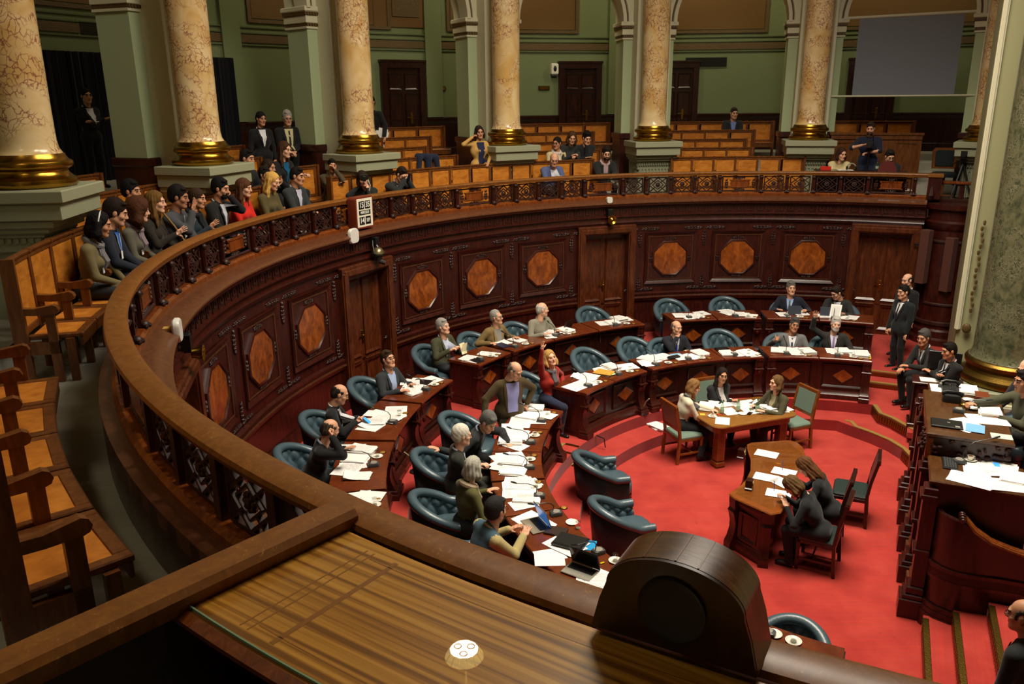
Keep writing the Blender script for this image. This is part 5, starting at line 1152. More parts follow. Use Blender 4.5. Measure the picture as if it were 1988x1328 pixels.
# lectern of the ushers
lc = dthing('usher_lectern', 'dark wooden usher lectern with louvred side and small monitor', 'lectern', 4.72, .02, -.2)
mb = MB(); dbx(mb, -.36, .0, 0, .03, 0, .78); dbx(mb, -.36, .0, .66, .69, 0, .78); dbx(mb, -.03, 0, 0, .69, 0, .78); dbx(mb, -.36, -.33, 0, .69, 0, .78); dbx(mb, -.40, .04, -.04, .73, 0, .08, ch=.01); obj('case', mb, lc, mats=MAHOGD)
mb = MB(); dbx(mb, -.40, .04, -.04, .73, .78, .82, ch=.012); obj('lectern_top', mb, lc, mats=MAHOG)
for k in range(18):
    mb = MB(); mb.box((-.372, -.345, .15+.032*k), (.02, .56, .02)); obj('slat', mb, lc, mats=MAHOGD)
mb = MB(); dbx(mb, -.38, -.36, .05, .10, .1, .76); dbx(mb, -.38, -.36, .59, .64, .1, .76); dbx(mb, -.38, -.36, .05, .64, .70, .76); obj('louvre_frame', mb, lc, mats=MAHOG)
mn = dthing('monitor', 'black flat monitor seen from behind on the usher lectern', 'monitor', 4.86, .45, .62)
mb = MB(); mb.box((0, 0, .26), (.03, .50, .32), ch=.008); obj('screen_case', mb, mn, mats=BLACK); mb = MB(); mb.lathe([(.08, 0), (.08, .03), (.06, .035), (.06, .02), (0.01, .02)], 20, T((-.015, 0, .27), ry=-90)); obj('rear_ring', mb, mn, mats=plain('black_gloss', (10, 10, 12), .15)); mb = MB(); mb.box((-.01, 0, .07), (.03, .06, .14)); mb.box((0, 0, .008), (.16, .22, .016), ch=.006); obj('stand', mb, mn, mats=BLACK)
mb = MB(); mb.box((0, 0, .003), (.22, .31, .006)); mb.box((-.09, 0, .01), (.02, .08, .012)); o = obj('clipboard', mb, None, DU(4.52, .25, .62), 70, [PAPER], 'white sheet on a clip lying on the usher lectern', 'clipboard')
# half round wooden bay, second balcony piece and hanging column loudspeakers at the wall's right end
by = thing('wood_bay', 'half round panelled dark wood bay between the tall door and the big pier', 'wall bay', P(8.75, 58.3), 58.3)
mb = MB(); mb.ring([(.0, -.2), (.62, -.2), (.62, .12), (.56, .16), (.56, .3), (.52, .34), (.52, 2.45), (.56, 2.5), (.58, 2.62), (.54, 2.66), (.54, 2.85), (.62, 2.9), (.62, 3.0), (0, 3.0)], 90, 270, 24); obj('bay_body', mb, by, mats=MAHOG)
mb = MB(); mb.ring([(.52, .42), (.56, .44), (.56, .50), (.52, .52)], 100, 260, 20); mb.ring([(.52, .86), (.545, .87), (.545, .90), (.52, .92)], 140, 250, 14); mb.ring([(.52, 2.2), (.545, 2.21), (.545, 2.24), (.52, 2.26)], 140, 250, 14)
for a in (140, 250): mb.arcbox(a-1.5, a+1.5, .52, .545, .87, 2.25, 1)
obj('bay_mouldings', mb, by, mats=MAHOGC)
bw = thing('wall_return', None, None, P(8.9, 56), 56, kind='structure'); mb = MB(); mb.bx(-.1, .5, -1.3, .95, -.3, 3.05); obj('wall_shell', mb, bw, mats=MAHOG)
b2 = thing('side_balcony', 'small lower balcony front with reddish plaque at the end of the gallery', 'balcony', P(8.95, 57.4, 3.0), 57.4)
mb = MB(); mb.bx(-.12, .12, -.85, .62, .36, .42, ch=.015); obj('capping', mb, b2, mats=RAILW); mb = MB(); mb.bx(-.1, .1, -.85, .62, 0, .06, ch=.01); obj('base_rail', mb, b2, mats=MAHOG)
for y in (-.6, .1, .55): mb = MB(); mb.bx(-.08, .08, y-.05, y+.05, .06, .36, ch=.01); obj('post', mb, b2, mats=MAHOG)
mb = MB(); mb.bx(-.03, .03, -.45, -.05, .12, .30, ch=.01); obj('plaque', mb, b2, mats=RAILW); mb = at_face(sprig(5, .5, .07, seed=21), -.25, .09); mb.v = [(y-.03, x, z) for x, y, z in mb.v]; obj('plaque_scrolls', mb, b2, mats=MAHOGC, kind='stuff')
nw = thing('newel_post', 'square dark newel post ending the gallery balustrade', 'post', P(8.72, 61.3, 3.05), 61.3); mb = MB(); mb.bx(-.16, .16, -.12, .14, 0, .46, ch=.015); obj('shaft', mb, nw, mats=MAHOG); mb = MB(); mb.bx(-.18, .18, -.14, .16, .46, .535, ch=.015); obj('cap', mb, nw, mats=RAILT); mb = MB(); mb.tube([(-.2, .05, .02), (-.24, .05, .1), (-.2, .05, .2), (-.17, .05, .28)], [.05, .06, .04, .02], 8); obj('scroll_bracket', mb, nw, mats=MAHOGC)
for (r, a, z0, lab) in ((8.2, 61.35, 1.33, 'tall brown column loudspeaker hanging left, next to the right door'), (8.2, 58.0, 1.2, 'tall brown column loudspeaker hanging right, before the half round bay')):
    s = thing('column_loudspeaker', lab, 'loudspeaker', P(r, a, z0), a+150); mb = MB(); mb.bx(-.085, .085, -.10, .07, 0, 1.14, ch=.008); obj('case', mb, s, mats=plain('speaker_brown', (82, 44, 34), .7)); mb = MB(); mb.bx(-.08, .08, .07, .085, .01, 1.13); obj('front_cloth', mb, s, mats=SPKR); mb = MB(); mb.bar((0, -.1, .8), (0, -.26, .8), .03, .03); obj('wall_bracket', mb, s, mats=BLACK)
# projection screen
ps = thing('projection_screen', 'grey roll down projection screen hung between the two right columns', 'screen', (3.0, 10.57, 5.16), -23); sx = 2.95
mb = MB(); mb.tube([(-.1, 0, 1.74), (sx, 0, 1.78)], .035, 10); obj('roller', mb, ps, mats=CREAM); mb = MB(); mb.tube([(-.1, 0, 0), (sx, 0, .0)], .022, 8); obj('bottom_bar', mb, ps, mats=CREAM)
mb = MB(); mb.bx(.36, 2.52, -.004, .004, .01, 1.74); obj('screen_cloth', mb, ps, mats=plain('screen_grey', (124, 128, 136), .5, spec=.2))
# ================================================================== tables and side chairs in the well
def rounded(w_, d_, r, n=5):
    o = []
    for cx, cy, a0 in ((w_/2-r, d_/2-r, 0), (-w_/2+r, d_/2-r, 90), (-w_/2+r, -d_/2+r, 180), (w_/2-r, -d_/2+r, 270)):
        for k in range(n+1): a = rad(a0+90*k/n); o.append((cx+r*math.cos(a), cy+r*math.sin(a)))
    return o
tb = thing('writing_table', 'honey brown writing table with rounded corners where three women sit', 'table', (-1.0, 2.84, -.6), 20)
def slab(mb, poly, levels):                                    # (scale, z) loops
    cx = sum(x for x, y in poly)/len(poly); cy = sum(y for x, y in poly)/len(poly); mb.sweep([[(cx+(x-cx)*s, cy+(y-cy)*s, z) for x, y in poly] for s, z in levels])
mb = MB(); slab(mb, rounded(1.62, .98, .17), ((.97, .725), (.99, .735), (1, .75), (.99, .765), (.97, .77))); obj('table_top', mb, tb, mats=TABW)
mb = MB(); slab(mb, rounded(1.48, .84, .15), ((1, .62), (1, .725))); obj('apron', mb, tb, mats=TABW)
for x in (-.60, .60):
    for y in (-.29, .29):
        mb = MB(); mb.bx(-.07, .07, -.07, .07, .10, .64, ch=.02); mb.bx(-.085, .085, -.085, .085, 0, .10, ch=.02)
        for s in (-1, 1):
            for k in (-.03, .0, .03): mb.bx(s*.07-.006, s*.07+.006, k-.008, k+.008, .12, .6); mb.bx(k-.008, k+.008, s*.07-.006, s*.07+.006, .12, .6)
        obj('leg', mb, tb, (x, y, 0), mats=STENW)
mb = MB(); mb.bx(-.55, .55, -.03, .03, .10, .16); obj('stretcher', mb, tb, mats=MAHOG)
sd = thing('stenographer_desk', 'glossy orange brown stenographers desk with concave front and carved sides', 'desk', (0, 0, -.6))
poly = [(-1.98, -.15), (-1.80, .03), (-1.64, .26), (-1.50, .55), (-1.40, .90), (-1.35, 1.25), (-1.31, 1.42), (-1.22, 1.50), (-.62, 1.58), (-.53, 1.50), (-.50, 1.32), (-.56, 1.05), (-1.36, -.52), (-1.46, -.66), (-1.60, -.70), (-1.94, -.27)]
mb = MB(); slab(mb, poly, ((.965, .755), (.985, .765), (1.0, .78), (.99, .795), (.975, .80))); obj('desk_top', mb, sd, mats=STENW)
glassl = MB(); slab(glassl, [(-1.90, -.16), (-1.70, .10), (-1.46, .62), (-1.36, 1.0), (-1.31, 1.38), (-.66, 1.49), (-.60, 1.06), (-1.38, -.46), (-1.58, -.58)], ((1, .8005), (1, .806))); obj('glass_sheet', glassl, sd, mats=GLASSD)
body = [(-1.88, -.14), (-1.70, .08), (-1.55, .30), (-1.41, .58), (-1.31, .92), (-1.25, 1.36), (-.72, 1.46), (-.70, 1.30), (-1.04, 1.18), (-1.12, .86), (-1.24, .50), (-1.40, .16), (-1.52, -.02), (-1.40, -.30), (-1.58, -.56), (-1.66, -.52)]
mb = MB(); mb.prism(body, .08, .755); obj('desk_body', mb, sd, mats=MAHOG)
mb = MB(); slab(mb, body, ((1.05, 0), (1.05, .09), (1.03, .12), (1.02, .16), (1.0, .17))); obj('plinth', mb, sd, mats=MAHOG)
mb = MB(); slab(mb, body, ((1.0, .64), (1.03, .66), (1.04, .70), (1.03, .755))); obj('frieze', mb, sd, mats=MAHOG)
for i, (x, y, a) in enumerate(((-1.88, -.15, 200), (-1.60, -.56, 255), (-1.26, 1.38, 100), (-.72, 1.44, 60), (-1.52, .33, 150), (-1.33, .86, 160))):
    mb = MB(); pr = [(.0, 0), (.10, 0), (.10, .10), (.08, .14), (.06, .18), (.03, .30), (.03, .40), (.06, .52), (.075, .56), (.05, .60), (.06, .70), (.06, .755), (0, .755)]; mb.prism(pr, -.065, .065, FLIP); obj('carved_bracket', mb, sd, (x, y, 0), a, mats=MAHOG)
mb = MB(); frame_rect(mb, -.15, .15, .22, .60, .04, -.02, -.01); obj('end_panel', mb, sd, (-1.755, -.36, 0), -55, mats=MAHOG)
def side_chair_meshes(wm, lm, turned):
    o = []; W = .235
    for x in (-1, 1):
        mb = MB(); pts = [(x*W, -.23, 0), (x*W, -.20, .45), (x*W, -.235, .72), (x*W, -.30, 1.02)]
        for a, b in zip(pts, pts[1:]): mb.bar(a, b, .042, .042)
        o.append(('rear_post', mb, wm))
        mb = MB()
        if turned: mb.lathe([(.016, 0), (.02, .03), (.014, .06), (.024, .12), (.018, .2), (.026, .3), (.022, .42)], 10, T((x*(W-.01), .22, 0)))
        else: mb.bx(x*(W-.01)-.02, x*(W-.01)+.02, .20, .24, 0, .43, ch=.004)
        o.append(('front_leg', mb, wm))
        mb = MB(); mb.bar((x*W, -.2, .17), (x*W, .22, .17), .02, .03); o.append(('stretcher', mb, wm))
    mb = MB(); mb.bx(-W-.01, W+.01, -.22, .245, .38, .435, ch=.008); o.append(('seat_frame', mb, wm))
    mb = MB(); slab(mb, rounded(.49, .46, .05), ((1, .435), (1.0, .46), (.93, .482), (.6, .49))); mb.v = [(x, y+.015, z) for x, y, z in mb.v]; o.append(('seat_pad', mb, lm))
    mb = MB(); mb.bar((-W, -.30, 1.0), (W, -.30, 1.0), .05, .06); o.append(('top_rail', mb, wm)); mb = MB(); mb.bar((-W, -.22, .60), (W, -.22, .60), .035, .05); o.append(('lower_rail', mb, wm))
    mb = MB(); mb.sweep([[(x, y+d, z) for x, y, z in ((-W+.03, -.228, .63), (W-.03, -.228, .63), (W-.03, -.295, .975), (-W+.03, -.295, .975))] for d in (-.016, .026)]); o.append(('back_pad', mb, lm))
    mb = MB(); mb.bar((-W, .05, .17), (W, .05, .17), .02, .025); o.append(('cross_stretcher', mb, wm))
    return [(n, b.mesh(n, m)) for n, b, m in o]
SCB = side_chair_meshes(MAHOGD, LEATHG, False); SCS = side_chair_meshes(STENW, LEATHS, True)
def side_chair(ms, label, loc, rz, group):
    t = thing('side_chair', label, 'chair', loc, rz, group)
    for n, m in ms: obj(n, m, t)
    return t
side_chair(SCB, 'empty upright chair with black leather seat behind the stenographers', (-.02, .62, -.6), 65, 'black leather side chairs')
side_chair(SCB, 'upright black leather chair under the stenographer with long straight hair', (-.62, .02, -.6), 62, 'black leather side chairs')
side_chair(SCB, 'upright black leather chair under the stenographer with wavy hair', (-.90, -.58, -.6), 60, 'black leather side chairs')
side_chair(SCS, 'sage leather side chair under the woman in the white jacket', (-1.98, 2.72, -.6), -70, 'sage leather side chairs')
side_chair(SCS, 'sage leather side chair under the dark haired woman with folded arms', (-1.32, 3.52, -.6), -160, 'sage leather side chairs')
side_chair(SCS, 'sage leather side chair under the woman in the olive jacket', (-.02, 3.16, -.6), 112, 'sage leather side chairs')
for x, y, lab, a in ((-1.52, .95, 'small dark wooden desk clock on the stenographers desk, farther one', 150), (-1.68, -.02, 'small dark wooden desk clock on the stenographers desk, nearer one', 155)):
    c = thing('desk_clock', lab, 'clock', (x, y, .206), a-90+180); mb = MB(); mb.prism([(-.075, 0), (.075, 0), (.075, .02), (.06, .03), (.055, .13), (-.055, .13), (-.06, .03), (-.075, .02)], -.045, .045, FLIP); obj('case', mb, c, mats=MAHOGD); mb = MB(); mb.lathe([(0.001, 0), (.036, 0), (.036, .01), (.03, .004), (0.001, .004)], 16, T((0, .046, .08), rx=-90)); obj('dial', mb, c, mats=plain('clock_dial', (150, 120, 60), .4))
# ================================================================== hanging ceiling lamp (seen mirrored in the glass)
lp = thing('ceiling_lamp', 'round stained glass ceiling lamp whose reflection shines in the foreground desk glass', 'lamp', (-5.50, -.36, 9.1))
GLOW = plain('lamp_glow', (255, 250, 240), .5, emit=(255, 248, 232), es=42.0); GLOWS = plain('lamp_panels', (240, 220, 150), .5, emit=(255, 224, 140), es=5.0)
mb = MB(); mb.lathe([(0.001, .01), (.19, .01), (.19, .0), (0.001, .0)], 28); obj('diffuser', mb, lp, mats=GLOW)
for k in range(3): a = 2*math.pi*k/3+.5; mb = MB(); mb.tube([(.105*math.cos(a)+.05*math.cos(b), .105*math.sin(a)+.05*math.sin(b), -.004) for b in [2*math.pi*j/16 for j in range(17)]], .008, 6); obj('bulb_ring', mb, lp, mats=BRASSD)
for k in range(14):
    mb = MB(); a0, a1 = 2*math.pi*(k+.06)/14, 2*math.pi*(k+.94)/14; mb.add([(.195*math.cos(a0), .195*math.sin(a0), 0), (.195*math.cos(a1), .195*math.sin(a1), 0), (.27*math.cos(a1), .27*math.sin(a1), .12), (.27*math.cos(a0), .27*math.sin(a0), .12)], [(0, 1, 2, 3)]); obj('glass_panel', mb, lp, mats=GLOWS)
mb = MB(); mb.lathe([(.27, .12), (.285, .125), (.2, .2), (.03, .24), (.02, 4.1)], 24); obj('canopy_rod', mb, lp, mats=BRASSD)
# ================================================================== armchairs
for r, a, z, lab in ((7.62, 99.6, 0, 'empty blue tufted armchair at the rear desk, just right of the middle door'), (7.66, 90.2, 0, 'empty blue tufted armchair at the rear desk, under the right octagon panels'), (7.55, 113.6, 0, 'empty blue tufted armchair beyond the grey sweater, left of the middle door'),
    (7.42, 80.6, 0, 'blue armchair under the man with the green necktie'), (7.42, 72.4, 0, 'blue armchair behind the man reading in glasses'), (7.36, 128.8, 0, 'blue armchair of the man in the grey sweater'), (7.40, 137.0, 0, 'blue armchair of the man in the tan jacket'),
    (7.52, 145.3, 0, 'blue armchair at the aisle end, under the man holding a folded paper'), (7.45, 160.0, 0, 'blue tufted armchair beside the dark door, under the man in the pale blue shirt'), (7.5, 171.4, 0, 'blue armchair of the bald man with the phone'), (7.45, 180.2, 0, 'blue tufted armchair just above the near handrail, nearest of the rear row'),
    (5.72, 114.3, -.2, 'empty blue tufted armchair in the front row, left of the man with the blue tie'), (5.72, 96.0, -.2, 'empty blue armchair in the front row, right of the man with the blue tie'), (5.62, 125.8, -.2, 'empty blue tufted armchair in the front row, right of the woman in red'), (5.40, 109.4, -.2, 'blue armchair under the man with the blue tie'),
    (5.38, 84.6, -.2, 'blue armchair of the man showing his thumb'), (5.40, 75.6, -.2, 'blue armchair of the bearded man with raised hand'), (5.52, 143.6, -.2, 'blue armchair of the woman in the red cardigan'), (5.66, 164.6, -.2, 'blue tufted armchair of the man leaning over the papers'),
    (5.72, 177.6, -.2, 'blue armchair under the white haired man in profile'), (5.68, 189.6, -.2, 'blue armchair under the person in the olive jacket'), (5.66, 201.0, -.2, 'blue armchair of the man in the blue vest')):
    chair_at(r, a, z, lab)
armchair('blue leather tub armchair standing alone in the well, farther of two', (-3.48, 1.05, -.6), -80)
armchair('blue leather tub armchair in the well, nearer of two side by side', (-3.38, -.35, -.6), -74)
armchair('blue leather armchair mostly hidden behind the bottom desk end', P(3.93, 235.6, -.6), 146)
armchair('blue leather armchair behind the presidential desk under the pointing man', DU(1.12, 1.22, .62), 90)
# ================================================================== people on the floor
SK1, SK2, SK3, SK4 = (214, 160, 128), (198, 142, 108), (224, 172, 142), (172, 118, 88)
BLK, NAVY, CHAR = (26, 26, 28), (24, 28, 42), (48, 50, 54)
def seated(label, hx, hy, zf, heading, lean=8, sc=1.0, zo=.47, **k):
    d = Vector((math.cos(rad(heading)), math.sin(rad(heading)), 0)); o = (.62*math.sin(rad(lean))+.045)*sc; k.setdefault('h', .015)
    return person(label, (hx-d.x*o, hy-d.y*o, zf+zo), heading, True, lean, sc=sc, **k)
ON = dict(Lh=(-.2, .36, .37), Rh=(.2, .36, .37), hp=('flat', 'flat'))
seated('man in dark suit with green necktie behind a laptop, far right rear desk', 1.13, 7.08, 0, 248, 4, head=(20, 8, 0), Lh=(-.34, .22, .38), Rh=(.22, .34, .37), hp=('relaxed', 'flat'), top=NAVY, shirt=(150, 170, 214), tie=(60, 96, 60), hair='full', hc=(96, 92, 88), skin=SK1, cuff=(150, 170, 214))
seated('man in glasses and dark blazer reading papers, rear desk by the tall right door', 2.03, 6.80, 0, 240, 10, head=(-35, -22, 0), **{**ON, 'Rh': (.12, .36, .42)}, top=(40, 40, 40), shirt=(214, 218, 226), lapel=True, hair='short', hc=(38, 26, 20), skin=SK1, glasses=True)
seated('balding man in light grey sweater with an open tablet, rear desk', -4.22, 5.50, 0, 310, 8, head=(60, 0, 0), **ON, top=(134, 130, 114), collar=(190, 186, 176), hair='bald', hc=(190, 186, 180), skin=SK3, fat=1.08)
seated('man with moustache in tan jacket and grey vest, rear desk', -5.08, 4.95, 0, 318, 6, head=(20, 8, 4), Lh=(-.30, .26, .36), Rh=(.30, .18, .36), hp=('flat', 'fist'), top=(122, 100, 60), shirt=(132, 130, 124), openj=.03, hair='receding', hc=(150, 146, 138), skin=SK1, glasses=True, beard=False)
seated('grey haired man in olive jacket holding a folded paper, rear desk at the aisle', -6.02, 4.30, 0, 322, 6, head=(10, 12, 0), Lh=(-.08, .34, .42), Rh=(.16, .34, .42), hp=('grip', 'grip'), top=(66, 66, 44), shirt=(190, 198, 220), hair='full', hc=(150, 146, 140), skin=SK3, leg=(60, 62, 66))
seated('man in glasses, charcoal jacket and pale blue shirt looking up, rear desk', -6.74, 2.42, 0, 332, 2, head=(-8, 14, 0), Lh=(-.16, .33, .37), Rh=(.20, .36, .37), hp=('flat', 'relaxed'), top=(44, 48, 52), shirt=(160, 178, 214), openj=.03, hair='short', hc=(58, 42, 30), skin=SK1, glasses=True, cuff=(220, 222, 230), h=.014)
seated('bald man in black suit looking down at a phone, rear desk', -7.26, .92, 0, 4, 8, head=(6, -18, 0), Lh=(-.05, .38, .38), Rh=(.07, .36, .36), hp=('grip', 'grip'), top=BLK, shirt=(220, 220, 224), hair='bald', hc=(46, 38, 32), skin=SK1, glasses=True, cuff=(225, 225, 225), fat=1.12, h=.014)
seated('bald bearded man in black suit lifting a fist beside his head, seen from behind', -7.12, -.30, 0, 12, 20, head=(26, -10, 0), Rh=(.17, .30, .70), Lh=(-.22, .42, .37), hp=('flat', 'fist'), top=(22, 22, 24), collar=(190, 200, 220), hair='bald', hc=(66, 54, 44), skin=SK1, fat=1.15, glasses=True, h=.014, updir=((0, 0, 1), (0, -1, .2)), elbow=[None, (.6, .3, -1)])
seated('balding man in dark suit and blue tie resting chin on his hand', -1.66, 5.18, -.2, 282, 6, zo=.39, sc=.97, head=(20, 2, 0), Lh=(-.16, .34, .37), Rh=(.03, .20, .60), hp=('flat', 'fist'), top=(30, 30, 40), shirt=(216, 220, 232), tie=(34, 56, 170), hair='bald', hc=(110, 96, 84), skin=SK1, elbow=[None, (.5, .4, -1)], cuff=(216, 220, 232))
seated('dark haired man in grey suit and striped tie showing a raised thumb', .60, 5.26, -.2, 254, 0, zo=.39, sc=.97, head=(10, 6, -10), Lh=(-.20, .30, .36), Rh=(.34, .24, .52), hp=('flat', 'thumb'), top=(104, 104, 104), shirt=(226, 226, 230), tie=(50, 62, 84), hair='full', hc=(66, 62, 60), skin=SK4, updir=((0, 0, 1), (1, 0, .2)), cuff=(226, 226, 230))
seated('white bearded man in dark suit and mauve tie raising an open hand', 1.42, 5.30, -.2, 250, 3, zo=.39, sc=.97, head=(10, 6, -6), Lh=(-.24, .30, .36), Rh=(.40, .20, .92), hp=('flat', 'open'), top=(44, 42, 40), shirt=(222, 214, 232), tie=(140, 120, 170), hair='full', hc=(178, 174, 168), beard=True, skin=SK3, updir=((0, 0, 1), (0, -1, 0)), elbow=[None, (.8, -.3, -1)], cuff=(222, 214, 232), fat=1.1)
seated('blonde woman in red cardigan and patterned scarf raising her arm', -4.14, 3.02, -.2, 318, 4, head=(-20, 18, 8), Rh=(.36, .16, 1.10), Lh=(-.30, .10, .22), hp=('relaxed', 'open'), top=(158, 44, 32), leg=(38, 44, 66), hair='bob', hc=(178, 138, 78), skin=SK3, fem=True, scarf=(96, 92, 96), updir=((0, 0, 1), (0, -1, 0)), elbow=[(-.9, -.4, -.4), (.8, -.2, -1)], h=.014)
person('bald man standing in brown jacket and lilac shirt, hands apart', (-4.86, 1.72, -.2), 292, False, 10, sc=.97, head=(30, -22, 0), Rh=(.46, .12, .92), Lh=(-.30, .02, .98), hp=('fist', 'relaxed'), top=(72, 58, 32), leg=(150, 136, 108), shirt=(150, 152, 206), openj=.07, hair='bald', hc=(120, 110, 100), skin=SK1, fat=1.16, h=.014, elbow=[(-1, -.4, 0), (1, -.3, -.3)], beard=False)
seated('grey haired man in dark jacket leaning far over the papers', -5.16, .58, -.2, 342, 30, head=(-22, -20, 0), Lh=(-.10, .62, .36), Rh=(.52, -.12, .42), hp=('fist', 'flat'), top=(40, 42, 44), shirt=(150, 156, 178), lapel=True, hair='full', hc=(98, 96, 92), skin=SK1, cuff=(214, 220, 236), h=.014, elbow=[(-1, -.2, .2), (.6, -.2, -.6)])
seated('white haired man in dark coat seen in profile, hands in his lap', -5.46, -.15, -.2, 8, 6, head=(10, -2, 0), Lh=(-.05, .33, .34), Rh=(.10, .36, .10), hp=('grip', 'relaxed'), top=(40, 42, 36), leg=(56, 54, 44), shirt=(196, 204, 216), lapel=False, hair='grey_wavy', hc=(214, 208, 192), skin=SK3, glasses=True, h=.014)
seated('grey bobbed person in olive jacket seen from behind at the front desk', -5.28, -1.12, -.2, 30, 6, head=(28, -8, 0), Lh=(-.16, .36, .36), Rh=(.20, .30, .30), hp=('flat', 'relaxed'), top=(86, 84, 44), hair='bob', hc=(172, 170, 156), skin=SK3, fem=True, scarf=(186, 168, 140), h=.014, fat=1.1)
vst = seated('dark haired man in blue vest typing on a laptop, seen from behind', -4.98, -2.06, -.2, 28, 20, head=(14, 4, 0), Lh=(-.14, .46, .39), Rh=(.08, .52, .39), hp=('flat', 'flat'), top=(64, 90, 104), leg=(40, 44, 60), hair='full', hc=(44, 42, 42), skin=SK1, beard=True, glasses=True, collar=(170, 156, 104), h=.013, cuff=(176, 160, 108), sleeve='shirt')
seated('woman in cream jacket and dark trousers at the near side of the writing table', -1.84, 2.86, -.6, 8, 12, sc=.95, head=(-12, -14, 0), Lh=(.08, .50, .36), Rh=(.12, .40, .12), hp=('relaxed', 'relaxed'), top=(214, 204, 180), leg=(26, 26, 30), shirt=(60, 64, 78), openj=.035, hair='bob', hc=(132, 96, 58), skin=SK3, fem=True, h=.013, knees=[(-.06, .46, .04), (.22, .40, .02)], feet=[(.02, .50, -.38), (.34, .26, -.38)])
seated('dark haired woman in glasses with folded arms behind the writing table', -1.22, 3.36, -.6, 290, 10, sc=.95, head=(-16, 6, -6), Lh=(.12, .30, .30), Rh=(-.12, .30, .34), hp=('relaxed', 'relaxed'), top=(36, 38, 40), shirt=(196, 190, 186), hair='long', hc=(34, 26, 22), skin=SK2, fem=True, glasses=True, h=.014)
seated('brown haired woman in olive jacket on the right of the writing table', -.44, 2.93, -.6, 208, 5, sc=.95, head=(-14, 6, 0), Lh=(-.12, .40, .36), Rh=(.20, .36, .36), hp=('flat', 'flat'), top=(72, 68, 46), shirt=(168, 158, 124), hair='bob', hc=(104, 76, 44), skin=SK3, fem=True, h=.014)
seated('stenographer in black jacket with long straight brown hair writing', -.90, .0, -.6, 152, 30, sc=.95, head=(0, -34, 0), Rh=(.06, .52, .40), Lh=(-.20, .42, .38), hp=('flat', 'grip'), top=(24, 24, 26), hair='long', hc=(92, 58, 32), skin=SK3, fem=True, h=.013)
seated('stenographer in black jacket with wavy brown hair writing, nearer one', -1.24, -.52, -.6, 150, 32, sc=.95, head=(4, -36, 0), Rh=(.10, .52, .40), Lh=(-.16, .44, .38), hp=('flat', 'grip'), top=(24, 24, 26), hair='bob', hc=(96, 70, 42), skin=SK3, fem=True, h=.013)
person('dark haired usher in black suit standing by the tall right door', (2.80, 5.52, -.02), 196, False, 0, sc=.96, head=(0, -4, 0), Lh=(-.22, .06, .74), Rh=(.26, .10, .74), top=(26, 30, 32), leg=(20, 20, 22), shirt=(226, 226, 228), tie=(18, 22, 34), hair='short', hc=(24, 20, 18), skin=SK1)
person('balding man in black suit standing behind the usher at the door', (3.24, 6.32, 0), 200, False, 0, sc=.98, head=(0, -6, 0), top=(26, 26, 28), leg=(22, 22, 24), shirt=(222, 222, 226), tie=(30, 30, 40), hair='bald', hc=(40, 32, 28), skin=SK3, feet=[(-.2, .30, .08), (.11, .05, .08)])
seated('usher with greying hair seated in dark suit at the lectern', 2.42, 3.92, -.2, 190, 14, head=(24, 0, 0), zo=.52, Lh=(-.12, .46, .30), Rh=(.10, .44, .20), top=(36, 36, 34), shirt=(214, 216, 222), tie=(50, 50, 62), hair='full', hc=(76, 72, 70), skin=SK2)
person('young usher in black suit with crossed arms standing by the lectern', (2.50, 3.05, -.48), 186, False, 2, sc=.99, head=(0, -8, 0), Lh=(.12, .24, 1.20), Rh=(-.12, .26, 1.24), hp=('relaxed', 'relaxed'), top=(30, 30, 30), shirt=(220, 220, 224), tie=(30, 32, 50), hair='short', hc=(26, 20, 16), skin=SK2)
wc_ = thing('swivel_chair', 'black swivel chair base on castors under the seated usher', 'chair', (2.44, 3.98, -.2), 20); mb = MB(); slab(mb, rounded(.46, .46, .1), ((.95, .44), (1, .46), (1, .50), (.95, .52))); obj('seat', mb, wc_, mats=BLACK); mb = MB(); mb.tube([(0, 0, .08), (0, 0, .44)], .03, 8); obj('gas_column', mb, wc_, mats=BLACK)
for k in range(5): mb = MB(); a = 2*math.pi*k/5; mb.tube([(0, 0, .10), (.27*math.cos(a), .27*math.sin(a), .06)], [.03, .02], 6); mb.ball((.27*math.cos(a), .27*math.sin(a), .03), .03, 8, 5); obj('castor_arm', mb, wc_, mats=BLACK)
def dseat(label, u, v, z, heading, lean, **k): q = DU(u, v); return seated(label, q.x, q.y, z, heading, lean, **k)
dseat('man in olive jacket and blue shirt at the presidential desk pointing', 1.02, 1.02, .62, 178, 8, zo=.44, head=(4, -2, 0), Lh=(-.10, .40, .34), Rh=(.18, .60, .42), hp=('flat', 'thumb'), top=(74, 74, 54), collar=(160, 170, 220), hair='short', hc=(30, 24, 22), skin=SK2, fat=1.1, cuff=(160, 170, 220))
dseat('bald man partly hidden behind the presidential desk chairman', 1.55, 1.12, .62, 186, 6, zo=.44, head=(10, -10, 0), top=(40, 42, 48), hair='bald', hc=(70, 60, 54), skin=SK3)
dseat('person at the secretary desk cut by the right edge, clasped hands showing', -.42, 1.42, .32, 186, 8, head=(0, -10, 0), Lh=(-.03, .52, .30), Rh=(.04, .54, .34), hp=('grip', 'grip'), top=(34, 36, 40), hair='short', hc=(40, 34, 30), skin=SK1)
person('bald man in glasses and black suit climbing the steps at lower right', (-.78, -4.42, -.30), 120, False, 4, sc=.98, head=(14, -4, 0), Lh=(-.24, .1, .76), Rh=(.26, .12, .76), top=(34, 36, 36), leg=(24, 24, 26), shirt=(214, 214, 220), hair='bald', hc=(70, 64, 58), skin=SK2, glasses=True, h=.013)
